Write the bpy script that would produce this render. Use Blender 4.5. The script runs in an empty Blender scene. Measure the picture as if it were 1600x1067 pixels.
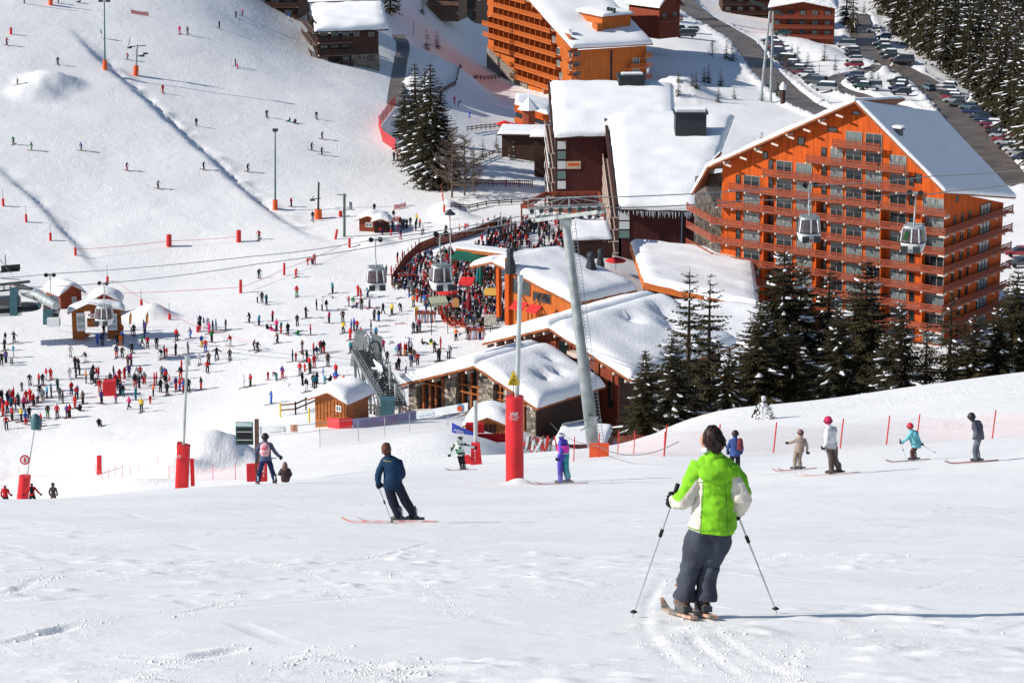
import bpy, bmesh, math, random
import numpy as np
from mathutils import Vector, Matrix, noise as mnoise
random.seed(7)
SC = bpy.context.scene
COL = SC.collection
R = math.radians
# ------------------------------------------------------------------ camera, light, exposure
FPX, PITCH = 4000.0, R(14.0)            # focal length in photo pixels (1600 wide), downward pitch
cam_d = bpy.data.cameras.new('camera'); cam = bpy.data.objects.new('camera', cam_d); COL.objects.link(cam)
cam_d.sensor_width = 36.0; cam_d.lens = 36.0 * FPX / 1600.0
cam_d.clip_start = 0.5; cam_d.clip_end = 5000
cam.location = (0, 0, 0); cam.rotation_euler = (math.pi / 2 - PITCH, 0, 0)
SC.camera = cam
SUN_EL, SUN_AZ = R(31), math.atan2(-0.985, -0.17)     # azimuth measured from +Y towards +X
sunv = Vector((math.sin(SUN_AZ) * math.cos(SUN_EL), math.cos(SUN_AZ) * math.cos(SUN_EL), math.sin(SUN_EL)))
world = bpy.data.worlds.new('World'); SC.world = world; world.use_nodes = True
wn = world.node_tree.nodes; wl = world.node_tree.links; wn.clear()
sky = wn.new('ShaderNodeTexSky'); sky.sky_type = 'NISHITA'; sky.sun_disc = False
sky.sun_elevation = SUN_EL; sky.sun_rotation = SUN_AZ; sky.altitude = 1500; sky.dust_density = 0.4; sky.ozone_density = 1.0
bg = wn.new('ShaderNodeBackground'); bg.inputs['Strength'].default_value = 0.095
wo = wn.new('ShaderNodeOutputWorld'); wl.new(sky.outputs[0], bg.inputs[0]); wl.new(bg.outputs[0], wo.inputs[0])
sun_d = bpy.data.lights.new('sun', 'SUN'); sun_d.energy = 5.0; sun_d.angle = R(0.5); sun_d.color = (1.0, 0.945, 0.865)
sun = bpy.data.objects.new('sun', sun_d); COL.objects.link(sun); sun.rotation_euler = sunv.to_track_quat('Z', 'Y').to_euler()
SC.view_settings.view_transform = 'Standard'; SC.view_settings.look = 'None'
SC.view_settings.exposure = 0.20; SC.view_settings.gamma = 1.0; SC.view_settings.use_curve_mapping = False
SC.render.engine = 'CYCLES'
SC.cycles.max_bounces = 8; SC.cycles.volume_bounces = 5; SC.cycles.diffuse_bounces = 3; SC.cycles.transparent_max_bounces = 16

# ------------------------------------------------------------------ helpers
CT, ST = math.cos(PITCH), math.sin(PITCH)
def ray(u, v):                           # world direction of a photo pixel, y component 1
    a = (u - 800) / FPX; b = (v - 533.5) / FPX
    d = Vector((a, CT - b * ST, -ST - b * CT))
    return d / d.y
def U(u, v, y): return ray(u, v) * y     # point seen at pixel u,v at world distance y
def Zv(y, v): return y * ray(800, v).z
def proj(p):
    d = p.y * CT - p.z * ST
    return 800 + FPX * p.x / d, 533.5 - FPX * (p.y * ST + p.z * CT) / d
def onplane(u, v, p0, n):
    d = ray(u, v); return d * (p0.dot(n) / d.dot(n))
def link(o, parent=None):
    COL.objects.link(o)
    if parent is not None: o.parent = parent
    return o
USED = {}
def tag(o, label=None, cat=None, group=None, kind=None):
    if label: o['label'] = label; USED[label] = USED.get(label, 0) + 1
    if cat: o['category'] = cat
    if group: o['group'] = group
    if kind: o['kind'] = kind
    return o
def empty(name, loc, label=None, cat=None, group=None, rz=0.0, kind=None):
    o = bpy.data.objects.new(name, None); o.location = loc; o.rotation_euler = (0, 0, rz)
    o.empty_display_size = 0.3; COL.objects.link(o)
    return tag(o, label, cat, group, kind)
def copy_tree(o, parent=None):
    c = o.copy(); COL.objects.link(c)
    if parent is not None: c.parent = parent
    for ch in o.children: copy_tree(ch, c)
    return c

class MB:
    """mesh builder: collects geometry in world (or local) space"""
    def __init__(s): s.v = []; s.f = []; s.m = []; s.sm = []
    def add(s, vs, fs, mi=0, smooth=False):
        b = len(s.v); s.v.extend([tuple(p) for p in vs])
        for f in fs: s.f.append([b + i for i in f]); s.m.append(mi); s.sm.append(smooth)
    def box(s, c, size, rz=0.0, mi=0, M=None):
        x, y, z = size[0] / 2, size[1] / 2, size[2] / 2
        q = [Vector((sx * x, sy * y, sz * z)) for sz in (-1, 1) for sx, sy in ((-1, -1), (1, -1), (1, 1), (-1, 1))]
        if M is None: M = Matrix.Rotation(rz, 3, 'Z')
        c = Vector(c)
        s.add([c + M @ p for p in q], [(3, 2, 1, 0), (4, 5, 6, 7), (0, 1, 5, 4), (1, 2, 6, 5), (2, 3, 7, 6), (3, 0, 4, 7)], mi)
    def beam(s, a, b, w, h=None, mi=0, up=Vector((0, 0, 1))):      # box from a to b
        a = Vector(a); b = Vector(b); h = h or w; d = (b - a)
        if d.length < 1e-6: return
        z = d.normalized(); x = z.cross(up)
        if x.length < 1e-3: x = z.cross(Vector((0, 1, 0)))
        x.normalize(); y = x.cross(z)
        M = Matrix((x, y, z)).transposed()
        s.box((a + b) / 2, (w, h, d.length), mi=mi, M=M)
    def tube(s, pts, rs, n=8, mi=0, cap=True, smooth=True):
        if not isinstance(rs, (list, tuple)): rs = [rs] * len(pts)
        pts = [Vector(p) for p in pts]; rings = []; prev = None
        for i, p in enumerate(pts):
            d = (pts[min(i + 1, len(pts) - 1)] - pts[max(i - 1, 0)]).normalized()
            x = d.cross(Vector((0, 0, 1))) if prev is None else (prev - d * prev.dot(d))
            if x.length < 1e-3: x = d.cross(Vector((0, 1, 0)))
            x.normalize(); prev = x; y = d.cross(x)
            rings.append([p + (x * math.cos(2 * math.pi * k / n) + y * math.sin(2 * math.pi * k / n)) * rs[i] for k in range(n)])
        fs = [(i * n + k, i * n + (k + 1) % n, (i + 1) * n + (k + 1) % n, (i + 1) * n + k) for i in range(len(pts) - 1) for k in range(n)]
        s.add([q for r in rings for q in r], fs, mi, smooth)
        if cap:
            s.add(rings[0], [list(range(n))[::-1]], mi); s.add(rings[-1], [list(range(n))], mi)
    def lathe(s, prof, c=(0, 0, 0), n=16, mi=0, smooth=True, sx=1.0, sy=1.0, rz=0.0):
        c = Vector(c); vs = []
        for r, z in prof:
            for k in range(n):
                a = 2 * math.pi * k / n; x, y = r * math.cos(a) * sx, r * math.sin(a) * sy
                vs.append(c + Vector((x * math.cos(rz) - y * math.sin(rz), x * math.sin(rz) + y * math.cos(rz), z)))
        fs = [(i * n + k, i * n + (k + 1) % n, (i + 1) * n + (k + 1) % n, (i + 1) * n + k) for i in range(len(prof) - 1) for k in range(n)]
        s.add(vs, fs, mi, smooth)
        s.add(vs[:n], [list(range(n))[::-1]], mi); s.add(vs[-n:], [list(range(n))], mi)
    def prism(s, poly, d, mi=0):          # polygon (3D points) extruded along vector d
        n = len(poly); d = Vector(d); p = [Vector(q) for q in poly]; q = [a + d for a in p]
        s.add(p + q, [list(range(n)), list(range(2 * n - 1, n - 1, -1))] + [(i, i + n, (i + 1) % n + n, (i + 1) % n) for i in range(n)], mi)
    def poly(s, pts, mi=0): s.add(pts, [list(range(len(pts)))], mi)
    def mesh(s, name, mats, fix=True):
        me = bpy.data.meshes.new(name); me.from_pydata(s.v, [], s.f)
        if not isinstance(mats, (list, tuple)): mats = [mats]
        for m in mats: me.materials.append(m)
        me.polygons.foreach_set('material_index', s.m); me.polygons.foreach_set('use_smooth', s.sm)
        if fix and len(s.f) < 20000:
            bm = bmesh.new(); bm.from_mesh(me); bmesh.ops.recalc_face_normals(bm, faces=bm.faces); bm.to_mesh(me); bm.free()
        me.update(); return me
    def build(s, name, mats, parent=None, fix=True):
        me = s.mesh(name, mats, fix); o = bpy.data.objects.new(name, me)
        if parent is not None and not any(abs(c) > 1e-9 for c in ()):
            # vertices were given in world space: cancel the parent's transform
            pass
        link(o, parent)
        if parent is not None and s.world:
            o.matrix_parent_inverse = wmat(parent).inverted()
        return o
    world = True
def wmat(o):
    m = Matrix.LocRotScale(o.location, o.rotation_euler, o.scale)
    if o.parent is not None: m = wmat(o.parent) @ o.matrix_parent_inverse @ m
    return m
class ML(MB): world = False             # same, in the parent's local space

# ------------------------------------------------------------------ materials
MATS = {}
def mat(name, col, rough=0.7, noise=0.0, nscale=2.0, bump=0.0, bscale=20.0, metal=0.0, spec=0.3, col2=None, stretch=None, coat=0.0, bdist=0.02, detail=4):
    if name in MATS: return MATS[name]
    m = bpy.data.materials.new(name); m.use_nodes = True; nt = m.node_tree; n = nt.nodes; l = nt.links
    b = n['Principled BSDF']; b.inputs['Base Color'].default_value = (*col, 1); b.inputs['Roughness'].default_value = rough
    b.inputs['Metallic'].default_value = metal; b.inputs['Specular IOR Level'].default_value = spec
    if coat: b.inputs['Coat Weight'].default_value = coat
    tc = n.new('ShaderNodeTexCoord'); mp = n.new('ShaderNodeMapping'); l.new(tc.outputs['Object'], mp.inputs[0])
    if stretch: mp.inputs['Scale'].default_value = stretch
    if noise or col2:
        t = n.new('ShaderNodeTexNoise'); t.inputs['Scale'].default_value = nscale; t.inputs['Detail'].default_value = detail; l.new(mp.outputs[0], t.inputs[0])
        cr = n.new('ShaderNodeValToRGB'); c2 = col2 or tuple(c * (1 - noise) for c in col)
        cr.color_ramp.elements[0].position = 0.35; cr.color_ramp.elements[1].position = 0.65
        cr.color_ramp.elements[0].color = (*c2, 1); cr.color_ramp.elements[1].color = (*tuple(min(1, c * (1 + noise * .4)) for c in col), 1)
        l.new(t.outputs['Fac'], cr.inputs[0]); l.new(cr.outputs[0], b.inputs['Base Color'])
    if bump:
        t2 = n.new('ShaderNodeTexNoise'); t2.inputs['Scale'].default_value = bscale; t2.inputs['Detail'].default_value = 3; l.new(mp.outputs[0], t2.inputs[0])
        bp = n.new('ShaderNodeBump'); bp.inputs['Strength'].default_value = bump; bp.inputs['Distance'].default_value = bdist
        l.new(t2.outputs['Fac'], bp.inputs['Height']); l.new(bp.outputs[0], b.inputs['Normal'])
    MATS[name] = m; return m
# ------------------------------------------------------------------ terrain height function
# profiles of the ground along viewing columns: (distance y, 'v', pixel row where it is seen) or (y, z)
def pl(y): return -1.6 - 0.29 * y
def V(y, v): return (y, Zv(y, v))
NEAR = [(-60, pl(-60)), (0, pl(0)), (50, pl(50))]
COLS = {
 -700: NEAR + [(63, pl(63)), (163, -50), (200, -60), (257, -78), (300, -80), (345, -80), V(365, 400), V(392, 270), V(412, 190), V(450, 60), V(490, -40), (700, -20), (1300, 60)],
 0:    NEAR + [(63, pl(63)), (110, -35.1), (163, -52.5), (200, -64.5), (257, -82.6), (300, -83.4), (345, -84.2), (368, -84.4), V(384, 430), V(418, 300), V(440, 220), V(478, 100), V(515, 0), (700, -20), (1300, 60)],
 300:  NEAR + [(80, pl(80)), (110, -34.3), (146, -46), V(190, 738), V(240, 702), V(268, 690), (300, -83), (350, -84.2), (375, -84.8), V(388, 430), V(417, 340), V(452, 230), V(492, 120), V(538, 0), (760, -20), (1300, 60)],
 500:  NEAR + [(100, pl(100)), V(146, 746), V(190, 712), V(240, 664), V(262, 652), (290, -79.5), (330, -82.5), (392, -84.6), V(421, 338), V(460, 240), V(502, 140), V(548, 90), (620, -66), (800, -30), (1300, 60)],
 600:  NEAR + [(110, pl(110)), V(146, 734), V(190, 700), V(240, 664), V(262, 650), (290, -79), (330, -82.5), V(396, 398), V(425, 326), V(462, 255), V(508, 150), V(560, 90), (620, -68), (800, -40), (1300, 60)],
 680:  NEAR + [(118, pl(118)), V(146, 729), V(182, 694), V(234, 661), V(262, 647), (290, -79), (330, -82.3), V(398, 384), V(428, 322), V(468, 250), V(515, 172), V(580, 112), V(650, 50), (800, -50), (1300, 60)],
 750:  NEAR + [(123, pl(123)), V(146, 724), V(178, 688), V(230, 658), V(262, 645), (290, -79), (330, -82), V(400, 372), V(430, 320), V(470, 248), V(530, 192), V(610, 148), V(670, 90), V(720, 30), (840, -50), (1300, 60)],
 860:  NEAR + [(123, pl(123) + .2), V(150, 707), V(158, 702), (172, -54.5), (200, -62), (230, -68), (262, -77), (300, -80), (350, -82), (400, -83.5), (430, -84), (470, -85), (540, -88), (610, -92), V(660, 100), V(740, 30), (900, -60), (1300, 60)],
 950:  NEAR + [(123, pl(123) + .3), V(150, 700), V(168, 692), (184, -57), (203, -63.5), (230, -69.5), (262, -77), (300, -80), (350, -82), (430, -85), (480, -86), (540, -88), V(600, 125), V(680, 40), (900, -70), (1300, 60)],
 1010: NEAR + [(80, pl(80) + .2), V(130, 712), V(155, 689), V(172, 674), V(180, 670), (196, -60), (208, -65), (230, -69.5), (262, -77), (320, -84), (370, -86), (450, -87), (490, -87), V(540, 200), V(600, 130), V(680, 50), (900, -70), (1300, 60)],
 1100: NEAR + [(80, pl(80) + .2), V(130, 711), V(160, 670), V(180, 644), V(188, 638), (206, -60), (230, -69), (260, -77), (320, -85), (370, -88), (450, -88), (490, -88), V(540, 200), V(600, 132), V(680, 55), V(760, 10), (1300, 40)],
 1250: NEAR + [(80, pl(80) + .5), V(130, 712), V(160, 664), V(182, 626), (200, -56), (230, -68), (260, -76), (320, -84), (345, -86.5), (420, -89), (500, -90), V(560, 190), V(610, 148), V(700, 70), V(800, 5), (1300, 20)],
 1400: NEAR + [(80, pl(80) + .8), V(144, 694), V(165, 645), V(186, 602), (205, -57), (250, -74), (300, -83), (345, -87), (420, -89.5), (480, -90), V(540, 203), V(600, 142), V(680, 88), V(800, 20), (1300, 20)],
 1600: NEAR + [(80, pl(80) + 1.1), V(144, 682), V(165, 628), V(190, 573), (212, -60), (250, -75), (300, -84), (345, -87), (420, -88.5), V(500, 266), V(560, 205), V(640, 170), V(760, 60), V(900, -60), (1300, 30)],
 2300: NEAR + [(80, pl(80) + 3), V(144, 640), V(165, 580), V(190, 510), (212, -50), (250, -70), (300, -80), (345, -85), (420, -85), (500, -82), (560, -80), (640, -78), V(760, 30), V(900, -90), (1300, 40)],
}
YG = np.arange(-60, 1301, 2.0); CG = np.arange(-900, 2501, 20.0)
ks = sorted(COLS)
tab = np.stack([np.interp(YG, [p[0] for p in COLS[k]], [p[1] for p in COLS[k]]) for k in ks], 0)
def gsm(a, sig, ax):
    r = int(sig * 3) + 1; k = np.exp(-0.5 * (np.arange(-r, r + 1) / sig) ** 2); k /= k.sum()
    return np.apply_along_axis(lambda q: np.convolve(np.pad(q, r, mode='edge'), k, 'valid'), ax, a)
tab_n = gsm(tab, 1.2, 1); tab_f = gsm(tab, 4.0, 1)
wf = np.clip((YG - 200) / 80, 0, 1)[None, :]
tab = tab_n * (1 - wf) + tab_f * wf
T = np.stack([np.interp(CG, ks, tab[:, j]) for j in range(len(YG))], 0)     # [y, c]
T = gsm(T, 2.5, 1)
def H0(x, y):
    x = np.asarray(x, float); y = np.asarray(y, float)
    c = 800 + FPX * x / (np.maximum(y, 30) * 1.03)
    fi = np.clip((y + 60) / 2, 0, len(YG) - 1.001); fj = np.clip((c + 900) / 20, 0, len(CG) - 1.001)
    i = fi.astype(int); j = fj.astype(int); a = fi - i; b = fj - j
    return (T[i, j] * (1 - a) + T[i + 1, j] * a) * (1 - b) + (T[i, j + 1] * (1 - a) + T[i + 1, j + 1] * a) * b
def cast(u, v, h, y0=6.0, skip=0.0):
    d = ray(u, v); y = max(y0, skip); last = y
    while y < 1200:
        if d.z * y < float(h(d.x * y, y)):
            lo, hi = last, y
            for _ in range(18):
                mdl = (lo + hi) / 2
                if d.z * mdl < float(h(d.x * mdl, mdl)): hi = mdl
                else: lo = mdl
            return d * hi
        last = y; y += 0.4 + y * 0.004
    return d * 700
# banks, berms and roads are drawn on the ground as polylines
def pdist(x, y, pts):
    """unsigned distance, signed side and parameter to a polyline (numpy)"""
    best = np.full(x.shape, 1e9); side = np.zeros(x.shape); par = np.zeros(x.shape); tot = 0
    for (ax, ay), (bx, by) in zip(pts[:-1], pts[1:]):
        dx, dy = bx - ax, by - ay; L = math.hypot(dx, dy)
        t = np.clip(((x - ax) * dx + (y - ay) * dy) / (L * L), 0, 1)
        ex, ey = x - ax - t * dx, y - ay - t * dy; d = np.hypot(ex, ey); m = d < best
        best = np.where(m, d, best); side = np.where(m, np.sign(dx * (y - ay) - dy * (x - ax)), side); par = np.where(m, tot + t * L, par); tot += L
    return best, side, par, tot
def gp(pts, skip=250): return [tuple(cast(u, v, H0, skip=skip)[:2]) for u, v in pts]
BANK1 = gp([(95, 30), (160, 100), (235, 165), (330, 250), (430, 335), (490, 372), (545, 388)])
BANK2 = gp([(-60, 225), (0, 268), (60, 318), (120, 385), (172, 440)])
BANK3 = gp([(395, 40), (430, 70), (470, 108), (520, 112), (600, 108)])
ROADS = {
 'valley_road': ([(1050, -14), (1085, 22), (1130, 45), (1162, 68), (1185, 100), (1222, 140), (1262, 166), (1320, 186), (1400, 205)], 6.6),
 'car_park_road': ([(1338, 22), (1348, 60), (1362, 88), (1408, 110), (1448, 132), (1478, 160), (1508, 196), (1548, 240), (1590, 290)], 7.0),
 'loop_road': ([(1376, 106), (1335, 114), (1300, 123), (1294, 134), (1330, 146), (1385, 162), (1440, 176)], 4.6)}
ROADP = {k: (gp(p), w) for k, (p, w) in ROADS.items()}
PATHP = gp([(622, 60), (632, 80), (626, 100), (621, 130), (616, 165)])
def sstep(a): a = np.clip(a, 0, 1); return a * a * (3 - 2 * a)
def vnoise(x, y, s, seed=0):
    """cheap vectorised value noise"""
    x = x / s + seed * 17.3; y = y / s - seed * 9.7
    xi = np.floor(x).astype(np.int64); yi = np.floor(y).astype(np.int64); fx = x - xi; fy = y - yi
    fx = fx * fx * (3 - 2 * fx); fy = fy * fy * (3 - 2 * fy)
    def h(a, b):
        n = (a * 374761393 + b * 668265263 + seed * 974711) & 0x7fffffff
        n = ((n ^ (n >> 13)) * 1274126177) & 0x7fffffff
        return ((n ^ (n >> 16)) & 0xffff) / 65535.0
    return (h(xi, yi) * (1 - fx) + h(xi + 1, yi) * fx) * (1 - fy) + (h(xi, yi + 1) * (1 - fx) + h(xi + 1, yi + 1) * fx) * fy - 0.5
def trk(pix): return [tuple(cast(u, v, H0)[:2]) for u, v in pix]
TRACKS = [(trk(q), dd, ww) for q, dd, ww in (([(1070, 972), (1085, 1000), (1130, 1040), (1215, 1100)], .035, .05), ([(1100, 970), (1120, 990), (1165, 1022), (1260, 1075)], .03, .05), ([(1035, 905), (1012, 945), (1008, 985), (1050, 1030), (1110, 1070)], .03, .06),
 ([(-20, 1010), (90, 985), (160, 968)], .09, .10), ([(205, 1035), (300, 1032), (410, 1003)], .10, .10), ([(440, 1040), (520, 1015)], .09, .08), ([(180, 1085), (230, 1062)], .07, .10), ([(540, 1060), (590, 1035)], .05, .08), ([(610, 1075), (650, 1035)], .04, .08),
 ([(420, 880), (470, 890), (520, 915), (560, 950)], .018, .035), ([(620, 890), (680, 925), (740, 960)], .018, .035), ([(270, 965), (350, 945), (380, 935)], .04, .06), ([(1250, 1000), (1230, 1040), (1225, 1080)], .03, .06), ([(540, 880), (600, 870), (660, 850), (700, 845)], .035, .06), ([(1000, 880), (1300, 868), (1600, 872)], .015, .06), ([(1350, 790), (1200, 800), (1440, 830)], .02, .05), ([(0, 930), (60, 905), (130, 900)], .05, .08))]
MOUNDS = []     # (x, y, rx, ry, height, rot)
def Hn(x, y, fine=True):
    x = np.asarray(x, float); y = np.asarray(y, float); z = H0(x, y)
    for pts, h, w, rough in ((BANK1, 1.25, 1.3, .8), (BANK2, .85, .9, .3)):
        d, s, p, L = pdist(x, y, pts); sd = d * s        # positive = left of the line direction (uphill side)
        fade = sstep(p / 25) * sstep((L - p) / 30) * sstep((60 - d) / 55)
        left = sstep((sd + w) / (2 * w))                 # 1 on the +side
        z = z + h * (0.5 - left) * fade * np.where(sd < 0, sstep((60 - d) / 50), 1)
        bw = (w * 1.2 + 2.6 * sstep((90 - p) / 60)) if h > 1.5 else w * 1.4
        z = z + rough * fade * np.exp(-((sd - bw * .8) / bw) ** 2) * (vnoise(x, y, 1.3, 3) + vnoise(x, y, 2.4, 5))
    for k, (pts, w) in ROADP.items():
        d, s, p, L = pdist(x, y, pts)
        z = z + 1.1 * np.exp(-((d - w / 2 - 1.6) / 0.9) ** 2) * (0.7 + vnoise(x, y, 2.5, 8)) * (d > w / 2 + .2) - 0.25 * (d < w / 2 + 1.2)
    for mx, my, rx, ry, hh, rot, seed in MOUNDS:
        ex = x - mx; ey = y - my; a = (ex * math.cos(rot) + ey * math.sin(rot)) / rx; b = (-ex * math.sin(rot) + ey * math.cos(rot)) / ry
        q = np.sqrt(a * a + b * b); m = sstep(1 - q / 1.0)
        z = z + hh * np.minimum(1.0, m * 1.1) * (1 + 0.25 * (vnoise(x, y, rx * .5, seed))) + (q < 1.1) * np.sqrt(m) * min(.5, 0.16 * hh) * (vnoise(x, y, 0.8, seed + 1) + vnoise(x, y, 1.5, seed + 2))
    if fine:
        z = z + 0.5 * vnoise(x, y, 16, 1) * sstep((y - 130) / 100) + 0.35 * vnoise(x, y, 6, 2) * sstep((y - 330) / 80) * 0.5
        if np.min(y) < 60:
            nr = sstep((60 - y) / 25); mk = sstep((vnoise(x * .8, y * 1.3, 3.2, 41) + .10) * 4) * nr
            cr_ = np.maximum(0, vnoise(x, y, .22, 42) + vnoise(x, y, .38, 43) - .22); z = z + .06 * cr_ * mk
            for pts, dd, ww in TRACKS:
                d_, s_, p_, L_ = pdist(x, y, pts); z = z + nr * ((-.45 * dd * np.exp(-(d_ / (ww * .6)) ** 2) + .25 * dd * np.exp(-((d_ - ww * 1.3) / (ww * .5)) ** 2) * (s_ > 0)) * (.7 + 1.2 * vnoise(x, y, .5, 47))) * sstep(p_ / 1.5) * sstep((L_ - p_) / 1.5)
        z = z + 0.035 * vnoise(x, y, 3.2, 11) * sstep((150 - y) / 60)
        z = z + 0.018 * vnoise(x + y * .3, y * 2.0, 1.1, 12) * sstep((110 - y) / 60) + 0.010 * vnoise(x, y, 0.45, 13) * sstep((60 - y) / 40)
    return z
def mound(u, v, y, rx, ry, h, rot=0, seed=20):
    p = U(u, v, y); MOUNDS.append((p.x, p.y, rx, ry, h, rot, seed))
mound(326, 744, 196, 5.6, 4.6, 3.0, 0.1, 21); mound(262, 744, 191, 6, 4.4, 1.6, 0.2, 22); mound(205, 745, 182, 5, 4, .7, 0.2, 26)
mound(810, 742, 80.2, .75, .6, 0.24, 0, 23)
mound(75, 48, 472, 8, 6, 2.0, 0.5, 24); mound(50, 62, 465, 7, 5, 1.3, 0.3, 25)
mound(235, 496, 352, 5, 4, 1.8, 0, 27); mound(580, 385, 402, 5, 4, 1.2, 0, 28)
mound(655, 150, 535, 6, 14, 3.0, 0, 29); mound(700, 45, 585, 16, 9, 3.5, 0, 31)
mound(1060, 95, 585, 12, 14, 3.5, 0, 32); mound(1450, 122, 660, 22, 5, 3.0, -.5, 33); mound(1540, 190, 585, 16, 5, 3.0, -.9, 34)
mound(1265, 88, 680, 13, 34, 2.6, .25, 35); mound(700, 305, 425, 3, 10, 1.6, 0, 36)
mound(712, 318, 418, 5, 3, 1.3, 0, 37)
# ------------------------------------------------------------------ snow material
def snow_mat(name, near):
    m = bpy.data.materials.new(name); m.use_nodes = True; nt = m.node_tree; n = nt.nodes; l = nt.links
    b = n['Principled BSDF']; b.inputs['Roughness'].default_value = 0.55; b.inputs['Specular IOR Level'].default_value = 0.25
    g = n.new('ShaderNodeNewGeometry')
    def noise(scale, det=5, dist=0.0, st=None, rot=0, rough=.55):
        mp = n.new('ShaderNodeMapping'); l.new(g.outputs['Position'], mp.inputs[0])
        if st: mp.inputs['Scale'].default_value = st
        mp.inputs['Rotation'].default_value = (0, 0, rot)
        t = n.new('ShaderNodeTexNoise'); t.inputs['Scale'].default_value = scale; t.inputs['Detail'].default_value = det
        t.inputs['Distortion'].default_value = dist; t.inputs['Roughness'].default_value = rough; l.new(mp.outputs[0], t.inputs[0]); return t.outputs['Fac']
    def mth(op, a, b_=None, c=None):
        q = n.new('ShaderNodeMath'); q.operation = op
        for i, w in enumerate((a, b_, c)):
            if w is None: continue
            if isinstance(w, (int, float)): q.inputs[i].default_value = w
            else: l.new(w, q.inputs[i])
        return q.outputs[0]
    # clean snow with faintly greyer, packed patches
    cr = n.new('ShaderNodeValToRGB'); cr.color_ramp.elements[0].position = .3; cr.color_ramp.elements[1].position = .62
    cr.color_ramp.elements[0].color = (.80, .80, .80, 1); cr.color_ramp.elements[1].color = (.875, .87, .865, 1)
    l.new(noise(.09 if not near else .35, 6, .6, (1, .5, 1)), cr.inputs[0]); l.new(cr.outputs[0], b.inputs['Base Color'])
    if near:
        mk0 = n.new('ShaderNodeMapRange'); mk0.inputs[1].default_value = .46; mk0.inputs[2].default_value = .62; l.new(noise(.33, 3, .4), mk0.inputs[0]); lump = mth('ADD', mth('MULTIPLY', noise(1.7, 4, .5), .14), mth('MULTIPLY', mth('MULTIPLY', noise(6.5, 5, .3, None, 0, .7), mk0.outputs[0]), .42))
        fine = noise(14, 4); grain = noise(60, 2)
        # cuts left by skis: thin dark-sided lines in two directions, only where a mask allows them
        def tracks(sc, rot, wid, seed):
            mp = n.new('ShaderNodeMapping'); l.new(g.outputs['Position'], mp.inputs[0]); mp.inputs['Rotation'].default_value = (0, 0, rot); mp.inputs['Location'].default_value = (seed, seed, 0)
            w = n.new('ShaderNodeTexWave'); w.inputs['Scale'].default_value = sc; w.inputs['Distortion'].default_value = 9; w.inputs['Detail'].default_value = 1.2; w.inputs['Detail Scale'].default_value = .35
            l.new(mp.outputs[0], w.inputs[0]); r = n.new('ShaderNodeMapRange'); r.inputs[1].default_value = 0; r.inputs[2].default_value = wid; l.new(w.outputs['Fac'], r.inputs[0])
            mk = n.new('ShaderNodeMapRange'); mk.inputs[1].default_value = .5; mk.inputs[2].default_value = .6; l.new(noise(.5 + seed * .05, 2), mk.inputs[0])
            return mth('MULTIPLY', mth('SUBTRACT', 1, r.outputs[0]), mk.outputs[0])
        tr = mth('ADD', tracks(.16, .5, .035, 1), tracks(.13, -.35, .03, 3.0))
        hgt = mth('SUBTRACT', mth('ADD', mth('MULTIPLY', lump, .75), mth('ADD', mth('MULTIPLY', fine, .05), mth('MULTIPLY', grain, .014))), mth('MULTIPLY', tr, .10))
        bp = n.new('ShaderNodeBump'); bp.inputs['Strength'].default_value = .55; bp.inputs['Distance'].default_value = .16; l.new(hgt, bp.inputs['Height'])
    else:
        lump = noise(.22, 7, .6, None, .3, .66); st = noise(1.3, 3, 1.5, (3.0, .12, 1), .7); st2 = noise(1.1, 3, 1.5, (3.0, .10, 1), -.15)
        mk1 = n.new('ShaderNodeMapRange'); mk1.inputs[1].default_value = .45; mk1.inputs[2].default_value = .6; l.new(noise(.05, 2), mk1.inputs[0]); hgt = mth('ADD', mth('MULTIPLY', lump, 1.25), mth('MULTIPLY', mth('MULTIPLY', mth('ADD', st, st2), mk1.outputs[0]), .24))
        bp = n.new('ShaderNodeBump'); bp.inputs['Strength'].default_value = .42; bp.inputs['Distance'].default_value = .40; l.new(hgt, bp.inputs['Height'])
    l.new(bp.outputs[0], b.inputs['Normal']); MATS[name] = m; return m
M_SNOWN = snow_mat('piste_snow', True); M_SNOWF = snow_mat('valley_snow', False)

def terrain(name, ys, cs, m):
    YY, CC = np.meshgrid(ys, cs, indexing='ij')
    X = (CC - 800) / FPX * (np.maximum(YY, 30) * 1.03); X = np.where(YY < 30, X * 1.0, X)
    Z = Hn(X, YY); ny, nc = YY.shape
    co = np.stack([X, YY, Z], -1).reshape(-1, 3).astype(np.float32)
    i = np.arange(ny - 1)[:, None] * nc + np.arange(nc - 1)[None, :]; q = np.stack([i, i + 1, i + nc + 1, i + nc], -1).reshape(-1, 4)
    me = bpy.data.meshes.new(name); me.vertices.add(len(co)); me.vertices.foreach_set('co', co.ravel())
    me.loops.add(q.size); me.loops.foreach_set('vertex_index', q.ravel().astype(np.int32)); me.polygons.add(len(q))
    me.polygons.foreach_set('loop_start', np.arange(0, q.size, 4, dtype=np.int32)); me.polygons.foreach_set('loop_total', np.full(len(q), 4, np.int32))
    me.polygons.foreach_set('use_smooth', np.ones(len(q), bool)); me.update(calc_edges=True); me.materials.append(m)
    o = bpy.data.objects.new(name, me); COL.objects.link(o); o['kind'] = 'structure'; TG.append((ys, cs, Z)); return o
TG = []
def geo(a, b, f, mn):
    r = [a]
    while r[-1] < b: r.append(r[-1] + max(mn, abs(r[-1]) * f))
    return np.array(r[:-1] + [b])
cin = np.arange(-40, 1641, 6.0); cout_l = np.array([-3200, -1800, -900, -500, -250, -120, -70.]); cout_r = np.array([1670, 1720, 1850, 2100, 2500, 3400, 4800.])
CS = np.concatenate([cout_l, cin, cout_r])
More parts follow.
